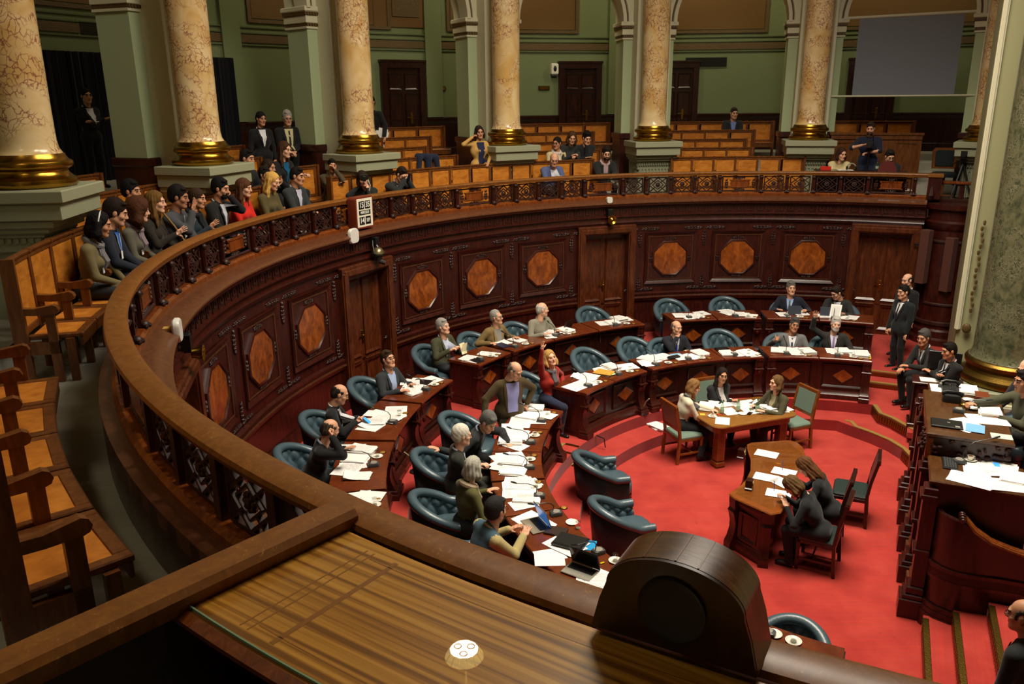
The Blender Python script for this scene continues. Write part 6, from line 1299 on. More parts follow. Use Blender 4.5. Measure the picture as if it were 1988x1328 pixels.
# ================================================================== people in the gallery
def gal(label, a, hz, r=9.42, zf=None, lean=8, sc=1.03, turn=0, **k):
    k.setdefault('h', .018); k.setdefault('Lh', (-.08, .34, .14)); k.setdefault('Rh', (.09, .34, .14)); k.setdefault('hp', ('grip', 'grip'))
    hd = a+180+turn; d = Vector((math.cos(rad(hd)), math.sin(rad(hd)), 0)); o = (.62*math.sin(rad(lean))+.045)*sc; p_ = P(r-.07, a)
    return person(label, (p_.x-d.x*o, p_.y-d.y*o, hz-(.1+.70*math.cos(rad(lean)))*sc), hd, True, lean, sc=sc, **k)
gal('woman with white hairband and tan sweater at the left end of the front gallery row', 185.7, 3.93, turn=6, lean=14, fem=True, hair='curly', hc=(22, 18, 18), hband=(230, 230, 232), top=(112, 100, 66), leg=(44, 46, 50), skin=SK2, scarf=(120, 116, 120), badge=True, Lh=(-.24, .36, .02), h=.014, head=(6, -8, 0))
gal('young man in navy jacket with bright blue shirt in the front gallery row', 182.9, 4.00, turn=8, lean=10, hair='full', hc=(34, 24, 18), top=(30, 34, 46), shirt=(20, 96, 190), lapel=False, leg=(34, 40, 56), skin=SK1, badge=True, h=.014, head=(8, -14, 0))
gal('woman with large curly brown hair and grey coat in the front gallery row', 178.9, 3.93, turn=8, lean=14, fem=True, hair='big_curly', hc=(74, 42, 24), top=(92, 88, 74), skin=SK3, scarf=(134, 118, 122), badge=True, h=.014, head=(14, -2, 0))
gal('long haired woman in dark coat with a shoulder bag in the front gallery row', 176.0, 3.97, turn=5, lean=8, fem=True, hair='long', hc=(104, 74, 36), top=(38, 32, 24), skin=SK3, head=(10, 0, 0), Rh=(.10, .36, .40), hp=('relaxed', 'open'), updir=((0, 0, 1), (0, -1, 0)))
gal('young man in grey coat waving a hand in the front gallery row', 172.4, 3.97, turn=5, hair='full', hc=(24, 20, 18), top=(66, 68, 72), skin=SK4, badge=True, Rh=(.02, .30, .58), hp=('relaxed', 'open'), updir=((0, 0, 1), (0, -1, 0)), head=(4, -6, 0))
gal('young woman with tied hair and dark teal coat in the front gallery row', 169.6, 3.90, fem=True, turn=6, hair='tied', hc=(52, 36, 24), top=(28, 40, 48), skin=SK2, head=(2, -4, 0), Rh=(.1, .30, .40), hp=('relaxed', 'open'), updir=((0, 0, 1), (0, -1, 0)), scarf=(20, 22, 26))
gal('bearded man in black coat holding a hand beside his face, front gallery row', 165.8, 3.97, turn=5, hair='full', hc=(20, 18, 18), beard=True, top=(24, 24, 24), shirt=(196, 196, 206), skin=SK2, Lh=(-.06, .24, .66), Rh=(.14, .36, .16), hp=('open', 'relaxed'), updir=((-1, -1, 0), (0, 0, 1)), head=(0, -6, 0))
gal('woman with fringe and bright red coat in the front gallery row', 162.2, 3.92, turn=4, fem=True, hair='long_fringe', hc=(82, 50, 30), top=(206, 34, 20), leg=(24, 24, 30), skin=SK3, head=(6, -4, 0))
gal('blonde long haired woman in olive cardigan in the front gallery row', 157.9, 3.96, turn=4, fem=True, hair='long', hc=(208, 164, 84), top=(84, 74, 42), leg=(30, 30, 34), skin=SK3, head=(4, -14, 0))
gal('young man in dark padded jacket with clasped hands, front gallery row', 153.9, 3.98, turn=4, hair='short', hc=(24, 20, 18), top=(46, 50, 50), shirt=(186, 186, 204), lapel=False, skin=SK2, head=(6, -6, 0), Lh=(-.05, .38, .22), Rh=(.06, .38, .22))
gal('photographer with dark hair aiming a camera over the gallery rail', 143.6, 3.80, lean=18, turn=-43, fem=True, hair='bob', hc=(46, 30, 22), top=(34, 36, 36), skin=SK3, Lh=(-.06, .26, .56), Rh=(.14, .22, .58), hp=('grip', 'grip'), head=(6, -4, 10))
gal('young man in dark suit bent over his phone at the gallery rail', 137.9, 3.82, lean=24, hair='short', hc=(36, 26, 20), top=(40, 42, 42), shirt=(190, 180, 186), tie=(90, 30, 34), glasses=True, skin=SK1, Lh=(-.03, .46, .62), Rh=(.06, .46, .62), head=(0, -20, 0))
gal('bald man in blue sweater leaning on the gallery rail', 114.2, 3.90, lean=24, hair='bald', hc=(150, 120, 100), top=(82, 92, 132), shirt=(216, 218, 226), lapel=False, glasses=True, skin=SK1, Lh=(-.04, .52, .36), Rh=(.06, .52, .36), head=(-20, -8, 0))
gal('bearded man in black sweater and pale scarf leaning on the gallery rail', 106.4, 3.98, lean=18, hair='full', hc=(30, 22, 18), beard=True, top=(30, 32, 30), scarf=(178, 150, 150), glasses=True, skin=SK1, Lh=(-.04, .52, .32), Rh=(.06, .52, .32), head=(-10, -4, 0))
gal('woman with dark bob and cream sweater leaning on the gallery rail under the screen', 73.6, 3.93, lean=22, fem=True, hair='bob', hc=(56, 32, 22), top=(206, 188, 140), skin=SK3, Lh=(.12, .46, .32), Rh=(-.08, .48, .34), head=(30, -4, 0))
gal('man in glasses and dark suit seated under the screen beside the standing cameraman', 67.5, 3.90, lean=20, hair='short', hc=(34, 28, 26), top=(36, 38, 42), collar=(170, 170, 180), glasses=True, skin=SK3, Lh=(.02, .46, .30), Rh=(.08, .48, .32), head=(20, -16, 0))
R2 = 10.2
gal('dark haired head half hidden behind the curly haired woman', 171.3, 4.02, r=R2, hair='full', hc=(22, 20, 22), top=(30, 30, 34), skin=SK2, zf=2.95)
gal('dark haired young man peeking over from the second gallery row', 155.6, 4.27, r=R2, hair='short', hc=(24, 20, 18), top=(34, 34, 36), skin=SK2, head=(8, -4, 0))
gal('curly haired young woman with light scarf in the second gallery row', 152.8, 4.08, r=R2, fem=True, hair='curly', hc=(44, 30, 22), top=(28, 30, 30), scarf=(120, 126, 100), skin=SK2, head=(12, -4, 0))
gal('waving person in dark jacket partly hidden in the second gallery row', 155.2, 4.0, r=9.9, hair='full', hc=(30, 26, 22), top=(26, 28, 34), skin=SK2, Lh=(-.2, .34, .62), hp=('open', 'relaxed'), updir=((0, -1, 0), (0, 0, 1)), sc=.9, head=(-10, 0, 0))
gal('woman with long dark blonde hair and black cardigan, second gallery row', 150.4, 4.36, r=R2, fem=True, hair='long', hc=(66, 42, 24), top=(24, 24, 26), shirt=(10, 84, 120), lapel=False, skin=SK3, head=(10, -4, 0), Lh=(-.34, .22, .34))
person('young man in brown grey jacket standing with chin on his hand in the gallery', P(10.0, 145.0, 2.65), 300, False, 16, sc=.86, head=(-6, 4, 0), Lh=(-.02, .36, 1.50), Rh=(-.08, .34, 1.22), hp=('relaxed', 'relaxed'), top=(78, 68, 48), leg=(30, 34, 50), hair='short', hc=(28, 22, 18), skin=SK2, h=.017)
gal('young woman with glasses and cream coat in the second gallery row', 111.5, 4.20, r=R2, fem=True, hair='tied', hc=(28, 22, 20), top=(206, 186, 140), scarf=(210, 204, 196), glasses=True, skin=SK2, head=(-50, -4, 0), lean=10)
gal('woman with brown fringe in dark jacket leaning over the second gallery row', 109.5, 4.32, r=R2, fem=True, hair='bob', hc=(74, 48, 26), top=(44, 46, 44), skin=SK1, head=(-10, -10, 0), lean=24, Lh=(-.02, .46, .30), Rh=(.06, .46, .34))
gal('dark haired man in black jacket with hand at his mouth, second gallery row', 107.4, 4.30, r=R2, hair='full', hc=(22, 18, 18), top=(28, 30, 32), skin=SK1, lean=22, Lh=(.0, .30, .58), Rh=(.1, .42, .3), hp=('fist', 'flat'), head=(0, -10, 0))
person('woman in tan padded coat standing with a phone at her ear in the gallery', P(9.98, 123.4, 2.92), 300, False, 3, sc=.97, head=(-8, -4, 6), Lh=(-.10, .26, .98), Rh=(.24, .16, 1.52), hp=('grip', 'fist'), top=(196, 154, 84), leg=(22, 22, 26), shirt=(34, 38, 70), openj=.04, lapel=False, fem=True, hair='bob', hc=(40, 28, 22), skin=SK2, h=.017, elbow=[(-.8, -.3, -.4), (1, .2, -.3)])
gal('man in dark suit with blue lanyard alone in the topmost gallery row', 84.9, 4.76, r=12.7, hair='short', hc=(50, 42, 38), top=(34, 34, 36), shirt=(120, 140, 200), skin=SK1, head=(10, -4, 0))
person('cameraman in navy sweater standing and holding a rig in the gallery', P(9.75, 70.0, 2.86), 242, False, 3, sc=.99, head=(0, -10, 0), Lh=(-.04, .30, 1.10), Rh=(.12, .28, 1.26), hp=('grip', 'grip'), top=(26, 30, 50), leg=(46, 56, 78), hair='short', hc=(48, 36, 30), skin=SK1, beard=True, h=.017, elbow=[(-1, .0, -.5), (1, 0, -.5)], sleeve='short')
person('woman in black suit with crossed arms standing before the dark curtain', P(13.3, 157.2, 3.7), 330, False, 0, sc=.98, head=(-10, 0, 0), Lh=(.12, .24, 1.18), Rh=(-.12, .26, 1.22), top=(24, 24, 26), leg=(20, 20, 22), shirt=(222, 222, 226), fem=True, hair='tied', hc=(24, 18, 16), skin=SK2, h=.018)
person('woman in black suit and white shirt standing beside the grey haired man', P(11.6, 146.1, 3.28), 310, False, 0, sc=.97, head=(10, -6, 0), top=(24, 24, 26), leg=(20, 20, 22), shirt=(224, 224, 228), fem=True, hair='tied', hc=(24, 18, 16), skin=SK2, h=.018)
person('grey haired man in glasses and black suit with dark tie standing in the gallery', P(11.7, 142.5, 3.26), 300, False, 2, sc=.98, head=(0, -8, 0), Lh=(-.06, .26, .98), Rh=(.06, .28, .98), top=(26, 26, 28), leg=(20, 20, 22), shirt=(206, 196, 150), openj=.03, tie=(40, 42, 48), hair='full', hc=(160, 156, 148), glasses=True, skin=SK1, h=.018)
person('man in black coat with white papers half hidden by the third column', P(12.6, 129.35, 3.5), 250, False, 0, sc=1.0, Lh=(-.34, .1, .88), hp=('grip', 'relaxed'), top=(22, 22, 24), leg=(20, 20, 22), hair='short', hc=(30, 26, 24), skin=SK2, h=.018)
# ================================================================== things on the desks
RN = random.Random(11)
def sheet_mb(w_=.225, l_=.315, n=1, jit=0.0, t=.0012, seed=0, curl=0.0):
    r = random.Random(seed); mb = MB(); z = 0.0
    for k in range(n):
        a = r.uniform(-1, 1)*jit; M = T((r.uniform(-1, 1)*jit*.12, r.uniform(-1, 1)*jit*.12, 0), rz=math.degrees(a)*.5)
        if curl and k == n-1:
            vs = []; m = 6
            for i in range(m+1):
                u = i/m; zz = z+curl*max(0, u-.4)**2*2.2
                vs += [(-w_/2, -l_/2+l_*u, zz), (w_/2, -l_/2+l_*u, zz), (w_/2, -l_/2+l_*u, zz+t), (-w_/2, -l_/2+l_*u, zz+t)]
            mb.sweep([[Vector(v) for v in vs[i*4:i*4+4]] for i in range(m+1)], M=M)
        else: mb.box((0, 0, z+t/2), (w_, l_, t), M)
        z += t
    return mb, z
SHEETS = {}
def sheet_mesh(kind, seed):
    key = (kind, seed)
    if key not in SHEETS:
        a = dict(single=dict(n=1, t=.0015), pair=dict(n=2, jit=.5, t=.002), curled=dict(n=2, jit=.3, t=.002, curl=.05), fan=dict(n=5, jit=.7, t=.003), stack=dict(n=4, jit=.10, t=.007), tall=dict(n=6, jit=.12, t=.009), wide=dict(n=2, w_=.44, jit=.1, t=.003))[kind]
        mb, z = sheet_mb(seed=seed, **a); SHEETS[key] = (mb.mesh('paper', [PTEXT if seed % 3 else PAPER], 0), z)
    return SHEETS[key]
KNAME = {'single': ('paper_sheet', 'single loose white sheet'), 'pair': ('paper_sheets', 'two overlapping white sheets'), 'curled': ('paper_sheets', 'white sheets with a curled up edge'), 'fan': ('paper_sheets', 'fanned bundle of white sheets'), 'stack': ('paper_stack', 'thin stack of white papers'), 'tall': ('paper_stack', 'tall stack of white papers'), 'wide': ('open_document', 'open white document')}
def paper(kind, x, y, z, rz, where, seed=0, group=None, extra=''):
    me, h = sheet_mesh(kind, seed); nm, lb = KNAME[kind]
    obj(nm, me, None, (x, y, z), rz, label=(lb+extra+' '+where), cat='paper', group=group or ('papers '+where)); return h
MICB = MB(); slab(MICB, rounded(.10, .14, .02), ((1, 0), (1, .03), (.9, .045), (.6, .05))); MICBM = MICB.mesh('base', DGREY)
MICP = MB(); MICP.lathe([(.045, .044), (.045, .052), (.001, .053)], 16, T((0, .0, 0))); MICPM = MICP.mesh('speaker_grille', SILVER)
def mic(x, y, z, rz, where, ln=.36, drop=.0):
    t = thing('desk_microphone', 'gooseneck desk microphone '+where, 'microphone', (x, y, z), rz, group='gooseneck microphones'); obj('base', MICBM, t); obj('speaker_grille', MICPM, t)
    mb = MB(); pts = [(0, .04, .045), (0, .03, .12), (0, .06, .20-drop*.4), (0, .14, .26-drop*.7), (0, ln*.75, .30-drop)]; mb.tube(pts, .006, 6); obj('gooseneck', mb, t, mats=BLACK); mb = MB(); mb.tube([pts[-1], (0, ln*.85, .315-drop), (0, ln*.95, .325-drop)], [.009, .013, .011], 8); obj('mic_head', mb, t, mats=BLACK); return t
SAU = MB(); SAU.lathe([(.001, .004), (.03, .004), (.06, .010), (.072, .016), (.07, .012), (.04, .0), (.001, .0)], 20); SAUM = SAU.mesh('saucer', PORC)
GLA = MB(); GLA.lathe([(.027, 0), (.032, .085)], 18); GLAM = GLA.mesh('glass_body', GLASS)
GLB = MB(); GLB.lathe([(.001, .001), (.026, .001), (.026, .008), (.001, .008)], 16); GLBM = GLB.mesh('glass_foot', SILVER)
WAT = MB(); WAT.lathe([(.027, .035), (.001, .035)], 16); WAT.lathe([(.0315, .083), (.033, .086), (.031, .087), (.0305, .083)], 16); WATM = WAT.mesh('rim_and_water', thin_glass('water_glass', (.82, .84, .82)))
CUP = MB(); CUP.lathe([(.018, 0), (.028, .012), (.036, .05), (.033, .05), (.025, .015), (.001, .012)], 18); CUP.tube([(.034, 0, .042), (.05, 0, .038), (.048, 0, .02), (.03, 0, .016)], .004, 6); CUPM = CUP.mesh('cup_body', PORC); COF = MB(); COF.lathe([(.031, .042), (.001, .042)], 16); COFM = COF.mesh('coffee', plain('coffee', (120, 70, 30), .2))
def saucer(x, y, z, where): obj('saucer', SAUM, None, (x, y, z), label='white porcelain saucer '+where, cat='saucer', group='white saucers on the desks')
def glass(x, y, z, where):
    t = thing('water_glass', 'small water glass '+where, 'glass', (x, y, z), 0, group='water glasses on the desks'); obj('glass_body', GLAM, t); obj('glass_foot', GLBM, t); obj('rim_and_water', WATM, t)
def cup(x, y, z, where, rz=0):
    t = thing('coffee_cup', 'white coffee cup '+where, 'cup', (x, y, z), rz, group='coffee cups on the desks'); obj('cup_body', CUPM, t); obj('coffee', COFM, t)
INK = MB(); INK.lathe([(.045, 0), (.045, .006), (.036, .008)], 18); INKM = INK.mesh('rim', MAHOGD); INL = MB(); INL.lathe([(.036, .004), (.034, .012), (.02, .017), (.001, .018)], 18); INLM = INL.mesh('lid', plain('inkwell_brass', (206, 156, 70), .3, .6))
def inkwell(x, y, z, where):
    t = thing('inkwell', 'round brass inkwell '+where, 'inkwell', (x, y, z), 0, group='brass inkwells'); obj('rim', INKM, t); obj('lid', INLM, t)
def kit(a, R, z, where, kinds, gl='g', micd=1, spread=4.0, seed=0, first=.25):
    r = random.Random(seed*7+1); s = 1 if R > 6 else 1.45
    p_ = P(R+.17, a+1.2*s, z); mic(p_.x, p_.y, z, a+1.2*s-90+r.uniform(-14, 14), where, drop=.06+.06*r.random())
    q = P(R+.15, a-1.1*s, z); saucer(q.x, q.y, z, where)
    (glass if gl == 'g' else cup)(q.x, q.y, z+.006, where)
    q = P(R+.10, a-2.2*s, z); inkwell(q.x, q.y, z, where)
    n = len(kinds)
    for k, kd in enumerate(kinds):
        t = (k+.5)/n; q = P(R+first+r.uniform(.0, .26), a+(t-.5)*2*spread*s/1.45+r.uniform(-.4, .4), z+.0006*k)
        paper(kd, q.x, q.y, q.z+.002*(k % 3), a-90+r.uniform(-22, 22), where, seed=seed*5+k)
ZB, ZF = .8005, .6005
kit(73.0, RBK, ZB, 'before the man reading in glasses', ['stack', 'fan', 'curled', 'wide'], seed=1)
kit(81.0, RBK, ZB, 'before the man with the green necktie', ['fan', 'stack'], 'c', seed=2)
kit(90.2, RBK, ZB, 'before the right empty rear armchair', ['pair', 'stack', 'fan'], seed=3)
kit(98.8, RBK, ZB, 'before the left empty rear armchair', ['pair', 'single', 'fan', 'stack'], seed=4)
kit(113.4, RBK, ZB, 'before the empty chair beyond the grey sweater', ['fan', 'tall', 'stack', 'pair'], seed=5)
kit(126.0, RBK, ZB, 'beside the man in the grey sweater', ['tall', 'fan', 'pair'], seed=6)
kit(135.2, RBK, ZB, 'before the man in the tan jacket', ['stack', 'pair'], 'c', seed=7)
kit(143.5, RBK, ZB, 'before the man with the folded paper', ['pair', 'fan'], seed=8)
kit(158.6, RBK, ZB, 'before the man in the pale blue shirt', ['wide', 'fan', 'pair', 'curled', 'stack'], 'g', seed=9, spread=4.6)
kit(170.8, RBK, ZB, 'before the bald man with the phone', ['wide', 'pair', 'fan', 'stack', 'curled'], seed=10, spread=5.2)
kit(183.0, RBK, ZB, 'before the man rubbing his head', ['fan', 'tall', 'stack', 'pair', 'wide', 'curled'], seed=11, spread=5.6)
kit(194.5, RBK, ZB, 'by the near end of the rear desks', ['fan', 'stack', 'wide', 'pair', 'single', 'tall'], seed=12, spread=5.4)
kit(73.5, RF, ZF, 'before the bearded man with raised hand', ['fan', 'stack', 'pair'], 'c', seed=13)
kit(84.8, RF, ZF, 'before the man showing his thumb', ['tall', 'fan', 'pair', 'stack'], seed=14)
kit(97.0, RF, ZF, 'before the empty chair right of the blue tie', ['fan', 'pair', 'stack'], seed=15)
kit(108.6, RF, ZF, 'before the man with the blue tie', ['stack', 'pair', 'single'], 'c', seed=16)
kit(117.5, RF, ZF, 'before the empty chair left of the blue tie', ['wide', 'fan', 'pair'], seed=17)
kit(128.6, RF, ZF, 'before the empty chair right of the woman in red', ['wide', 'tall', 'fan'], seed=18)
kit(138.8, RF, ZF, 'before the woman in red', ['fan', 'curled', 'pair', 'wide'], seed=19)
D_ = ['fan', 'tall', 'wide', 'stack', 'pair', 'fan']
kit(160.5, RF, ZF, 'at the aisle end of the crowded front desk', ['tall', 'fan', 'stack', 'pair', 'wide'], seed=20)
kit(170.5, RF, ZF, 'beside the man leaning over his papers', ['wide', 'fan', 'stack', 'tall', 'pair'], 'c', seed=21)
kit(180.5, RF, ZF, 'before the white haired man in profile', ['pair', 'wide', 'tall', 'fan', 'stack'], seed=22)
kit(190.5, RF, ZF, 'before the person in the olive jacket', ['fan', 'wide', 'pair', 'stack', 'single'], seed=23)
for a, kd, d, rz, s in ((199.0, 'wide', .42, 20, 3), (207.5, 'pair', .56, -20, 6), (214.5, 'fan', .45, 30, 4), (222.0, 'stack', .4, 12, 5), (216.5, 'single', .22, 8, 7)): q = P(RF+d, a, ZF); paper(kd, q.x, q.y, ZF, a-90+rz, 'near the two laptops below the handrail', seed=s)
for (x, y, w_) in ((-4.32, -1.41, 'behind the laptop of the man in the blue vest'), (-3.92, -2.24, 'behind the silver laptop with the black screen')): mic(x, y, ZF, math.degrees(math.atan2(y, x))-90, w_, drop=.12)
for i, (x, y, w_) in enumerate(((-4.15, -1.60, 'by the brown notebook on the front desk'), (-3.76, -2.40, 'right of the silver laptop with the black screen'), (-2.36, -3.72, 'at the bottom desk end by the handrail'))):
    saucer(x, y, ZF, w_); glass(x+(.0 if i else .06), y+(0 if i else -.12), ZF+.006*(i > 0), w_)
saucer(-2.50, -3.62, ZF, 'beside the mic at the bottom desk end'); mic(-2.56, -3.62, ZF, 60, 'at the bottom desk end by the handrail'); paper('pair', -2.86, -3.62, ZF, 40, 'at the bottom desk end by the handrail', 6)
inkwell(-4.22, -1.25, ZF, 'beside the laptop of the man in the blue vest')
def laptop(x, y, z, rz, lab, body, screen, tilt=108):
    t = thing('laptop', lab, 'laptop', (x, y, z), rz); mb = MB(); mb.box((0, 0, .009), (.33, .23, .016), ch=.004); obj('keyboard_deck', mb, t, mats=body); mb = MB(); mb.box((0, .035, .0175), (.29, .10, .002)); obj('key_bed', mb, t, mats=DGREY)
    mb = MB()
    for r in range(5):
        for c in range(13): mb.box((-.132+.022*c, -.005+.02*r, .0195), (.018, .016, .003))
    obj('keys', mb, t, mats=BLACK, kind='stuff'); mb = MB(); mb.box((0, -.075, .0175), (.09, .055, .001)); obj('touchpad', mb, t, mats=SILVER)
    M = T((0, .115, .014), rx=tilt-90); mb = MB(); mb.box((0, .004, .11), (.33, .008, .22), M, ch=.003); lid = obj('screen_lid', mb, t, mats=body if body is not SILVER else BLACK); mb = MB(); mb.box((0, -.001, .112), (.305, .003, .19), M); obj('display', mb, lid, mats=screen); return t
laptop(-4.56, -1.66, ZF, -66, 'silver laptop with a bright blue screen before the man in the blue vest', plain('laptop_bronze', (150, 140, 120), .4, .3), plain('blue_display', (40, 80, 140), .3, emit=(70, 120, 190), es=.55))
laptop(-4.14, -2.60, ZF+.004, -35, 'silver laptop with a dark screen near the handrail', SILVER, plain('dark_display', (12, 12, 12), .12))
def book(name, lab, x, y, z, rz, d, c, cat='notebook', ch=.004, r=.35): mb = MB(); mb.box((0, 0, d[2]/2), d, ch=ch); return obj(name, mb, None, (x, y, z), rz, plain('cover_%d_%d_%d' % c, c, r), lab, cat)
book('notebook', 'brown leather notebook beside the blue screened laptop', -4.34, -1.80, ZF, 70, (.17, .24, .025), (52, 40, 34)); book('folder', 'thick black padded folder between the two laptops', -4.20, -2.06, ZF+.012, 62, (.26, .34, .045), (22, 22, 22), 'folder', .015)
paper('fan', -4.26, -2.04, ZF, 50, 'under the thick black folder', 7); book('folder', 'bright blue paper folder sticking out behind the black folder', -4.05, -2.08, ZF+.001, 80, (.2, .25, .004), (30, 150, 210), 'folder', .001)
book('marker', 'small yellow and black eraser beside the dark screened laptop', -3.9, -2.44, ZF, 30, (.05, .02, .015), (220, 190, 30), 'eraser')
# named items at other seats
q = P(RBK+.45, 122.8, ZB); t = thing('tablet', 'dark tablet propped before the man in the grey sweater', 'tablet', q, 122.8-90+16); mb = MB(); mb.box((0, 0, .10), (.27, .012, .19), T((0, 0, 0), rx=24), ch=.004); obj('case', mb, t, mats=BLACK); mb = MB(); mb.box((0, .008, .10), (.24, .003, .16), T((0, 0, 0), rx=24)); obj('display', mb, t, mats=MATS['dark_display'])
for a, lab in ((80.6, 'dark tablet standing before the man with the green necktie'), (75.2, 'dark tablet standing before the man reading in glasses')): q = P(RBK+.34, a, ZB); t = thing('tablet', lab, 'tablet', q, a-90); mb = MB(); mb.box((0, 0, .095), (.26, .012, .19), T((0, 0, 0), rx=-14), ch=.004); obj('case', mb, t, mats=plain('tablet_case', (44, 50, 62), .6))
def phone(x, y, z, rz, lab, c=(16, 16, 18), rx=0, ry=0, lit=None):
    mb = MB(); mb.box((0, 0, .004), (.07, .14, .008), ch=.003); t = obj('phone', mb, None, (x, y, z), rz, plain('cover_%d_%d_%d' % c, c, .3), lab, 'phone'); t.rotation_euler = (rad(rx), rad(ry), rad(rz)); mb = MB(); mb.box((0, 0, .0085), (.062, .12, .001)); obj('display', mb, t, mats=lit or MATS['dark_display']); return t
BLUEL = plain('phone_display', (60, 150, 220), .3, emit=(80, 160, 230), es=.7)
q = P(RBK+.50, 161.4, ZB+.004); phone(q.x, q.y, q.z, 20, 'phone with a blue display on papers before the man in the pale blue shirt', lit=plain('navy_display', (24, 50, 110), .3, emit=(40, 80, 150), es=.4))
phone(-6.86, .87, .86, 80, 'bright blue phone in the hands of the bald man in black', (40, 140, 210), rx=40, lit=BLUEL); q = P(RBK+.46, 181.0, ZB+.02); phone(q.x, q.y, q.z, 60, 'gold edged phone on papers before the man rubbing his head', (190, 160, 100)); q = P(RBK+.42, 196.0, ZB+.03); phone(q.x, q.y, q.z, 60, 'black phone on papers at the near end of the rear desks')
q = P(RBK+.40, 157.2, ZB+.004); book('folder', 'black open folder before the man in the pale blue shirt', q.x, q.y, q.z, 70, (.22, .30, .012), (22, 22, 24), 'folder'); q = P(RBK+.18, 145.6, ZB); book('notebook', 'closed black notebook on the aisle corner of the rear desk', q.x, q.y, q.z, 50, (.16, .22, .02), (20, 20, 22)); q = P(RBK+.40, 137.2, ZB); book('notebook', 'dark blue binder before the man in the tan jacket', q.x, q.y, q.z, 40, (.2, .28, .02), (30, 34, 60))
q = P(RBK+.5, 157.9, ZB+.0); paper('single', q.x, q.y, ZB, 72, 'with magenta edges', 2)
for a, c, z, lab in ((132.2, (232, 150, 60), .028, 'orange folder on the stack right of the woman in red'), (132.0, (140, 220, 40), .016, 'bright green folder on the stack right of the woman in red'), (132.1, (96, 100, 92), .0, 'grey folder under the coloured folders right of the woman in red')): q = P(RF+.36, a, ZF+z); book('folder', lab, q.x, q.y, q.z, a-80+z*200, (.24, .32, .014), c, 'folder', .003, .6)
q = P(RF+.34, 112.8, ZF); book('glasses_case', 'soft black case on the desk left of the man with the blue tie', q.x, q.y, q.z, 30, (.24, .10, .05), (24, 24, 26), 'case', .02); q = P(RF+.5, 99.8, ZF); book('bag', 'flat black pouch before the empty chair right of the blue tie', q.x, q.y, q.z, 10, (.26, .18, .04), (22, 22, 24), 'pouch', .015)
q = P(RF+.3, 69.6, ZF); book('folder', 'yellow folder under papers at the right end of the front desk', q.x, q.y, ZF, -20, (.24, .3, .004), (230, 190, 60), 'folder', .001, .6); paper('tall', q.x-.03, q.y+.02, ZF+.005, -16, 'on the yellow folder at the front desk end', 4); q = P(RF+.42, 111.0, ZF); book('folder', 'pale blue folder left of the man with the blue tie', q.x, q.y, ZF+.001, 20, (.22, .3, .004), (130, 180, 210), 'folder', .001, .6)
mb = MB(); mb.box((0, 0, 0), (.13, .012, .20), T((0, 0, 0), rx=20)); mb.box((0, .03, .02), (.12, .004, .18), T((0, 0, 0), rx=-10)); obj('folded_paper', mb, None, (-5.68, 4.06, .93), 322-90, plain('cream_paper', (232, 220, 180), .7), 'folded cream paper in the hands of the grey haired man', 'paper')
mb = MB(); mb.box((0, 0, 0), (.21, .003, .29), T((0, 0, 0), rx=28)); obj('paper_sheet', mb, None, (1.86, 6.42, .93), 240-90, PTEXT, 'white sheet held up by the man reading in glasses', 'paper')
# floor microphones, cable, papers and bag on the steps
for x, y, z, rz, lab in ((-2.50, 3.68, -.2, 120, 'small floor microphone on the platform before the middle front desk'), (-6.22, 1.0, .0, 20, 'small floor microphone on the carpet behind the rear desk fronts')):
    t = thing('floor_microphone', lab, 'microphone', (x, y, z), rz); mb = MB(); mb.lathe([(.09, 0), (.09, .02), (.05, .03), (.02, .04)], 16); obj('base', mb, t, mats=BLACK); mb = MB(); mb.tube([(0, 0, .03), (-.02, 0, .14), (-.08, 0, .26), (-.16, 0, .34)], .010, 6); obj('gooseneck', mb, t, mats=plain('beige_metal', (170, 158, 120), .4))
mb = MB(); mb.tube([(-3.42, 2.72, -.19), (-3.36, 2.66, -.195), (-3.30, 2.62, -.21), (-3.28, 2.60, -.36)], .009, 6); obj('cable', mb, None, mats=BLACK, label='black cable dropping over the carpet step edge near the aisle', cat='cable')
paper('tall', -2.22, 3.50, -.4, 35, 'on the red carpet step left of the writing table', 5); paper('stack', -2.26, 3.56, -.4, 25, 'lower, on the red carpet step by the red bag', 6)
bg = thing('red_bag', 'red and black bag lying on the carpet step beside the writing table chair', 'bag', (-1.98, 3.62, -.4), 20); mb = MB(); mb.ball((0, 0, .05), (.17, .09, .05), 14, 8); obj('body', mb, bg, mats=fab((196, 50, 36))); mb = MB(); mb.tube([(-.12, -.05, .04), (0, -.12, .10), (.12, -.05, .04)], .012, 6); obj('strap', mb, bg, mats=BLACK)
# writing table
ZT = .1705
def bottle(x, y, z, lab, cap=(20, 110, 60), body=None, h=1.0):
    t = thing('water_bottle', lab, 'bottle', (x, y, z)); mb = MB(); mb.lathe([(.031, 0), (.034, .01), (.034, .13*h), (.028, .16*h), (.013, .19*h), (.012, .205*h)], 16); obj('bottle_body', mb, t, mats=body or GLASSG); mb = MB(); mb.lathe([(.0345, .05), (.0345, .10)], 16); obj('label_band', mb, t, mats=plain('bottle_label', (150, 176, 150), .5)); mb = MB(); mb.lathe([(.014, .2*h), (.015, .222*h), (.001, .222*h)], 12); obj('cap', mb, t, mats=plain('cap_%d_%d_%d' % cap, cap, .4))
bottle(-1.36, 2.70, ZT, 'plastic water bottle with green cap on the writing table, leftmost of three'); bottle(-1.07, 2.80, ZT, 'plastic water bottle with green cap on the writing table, middle of three'); bottle(-.75, 2.80, ZT, 'plastic water bottle with green cap on the writing table, rightmost of three')
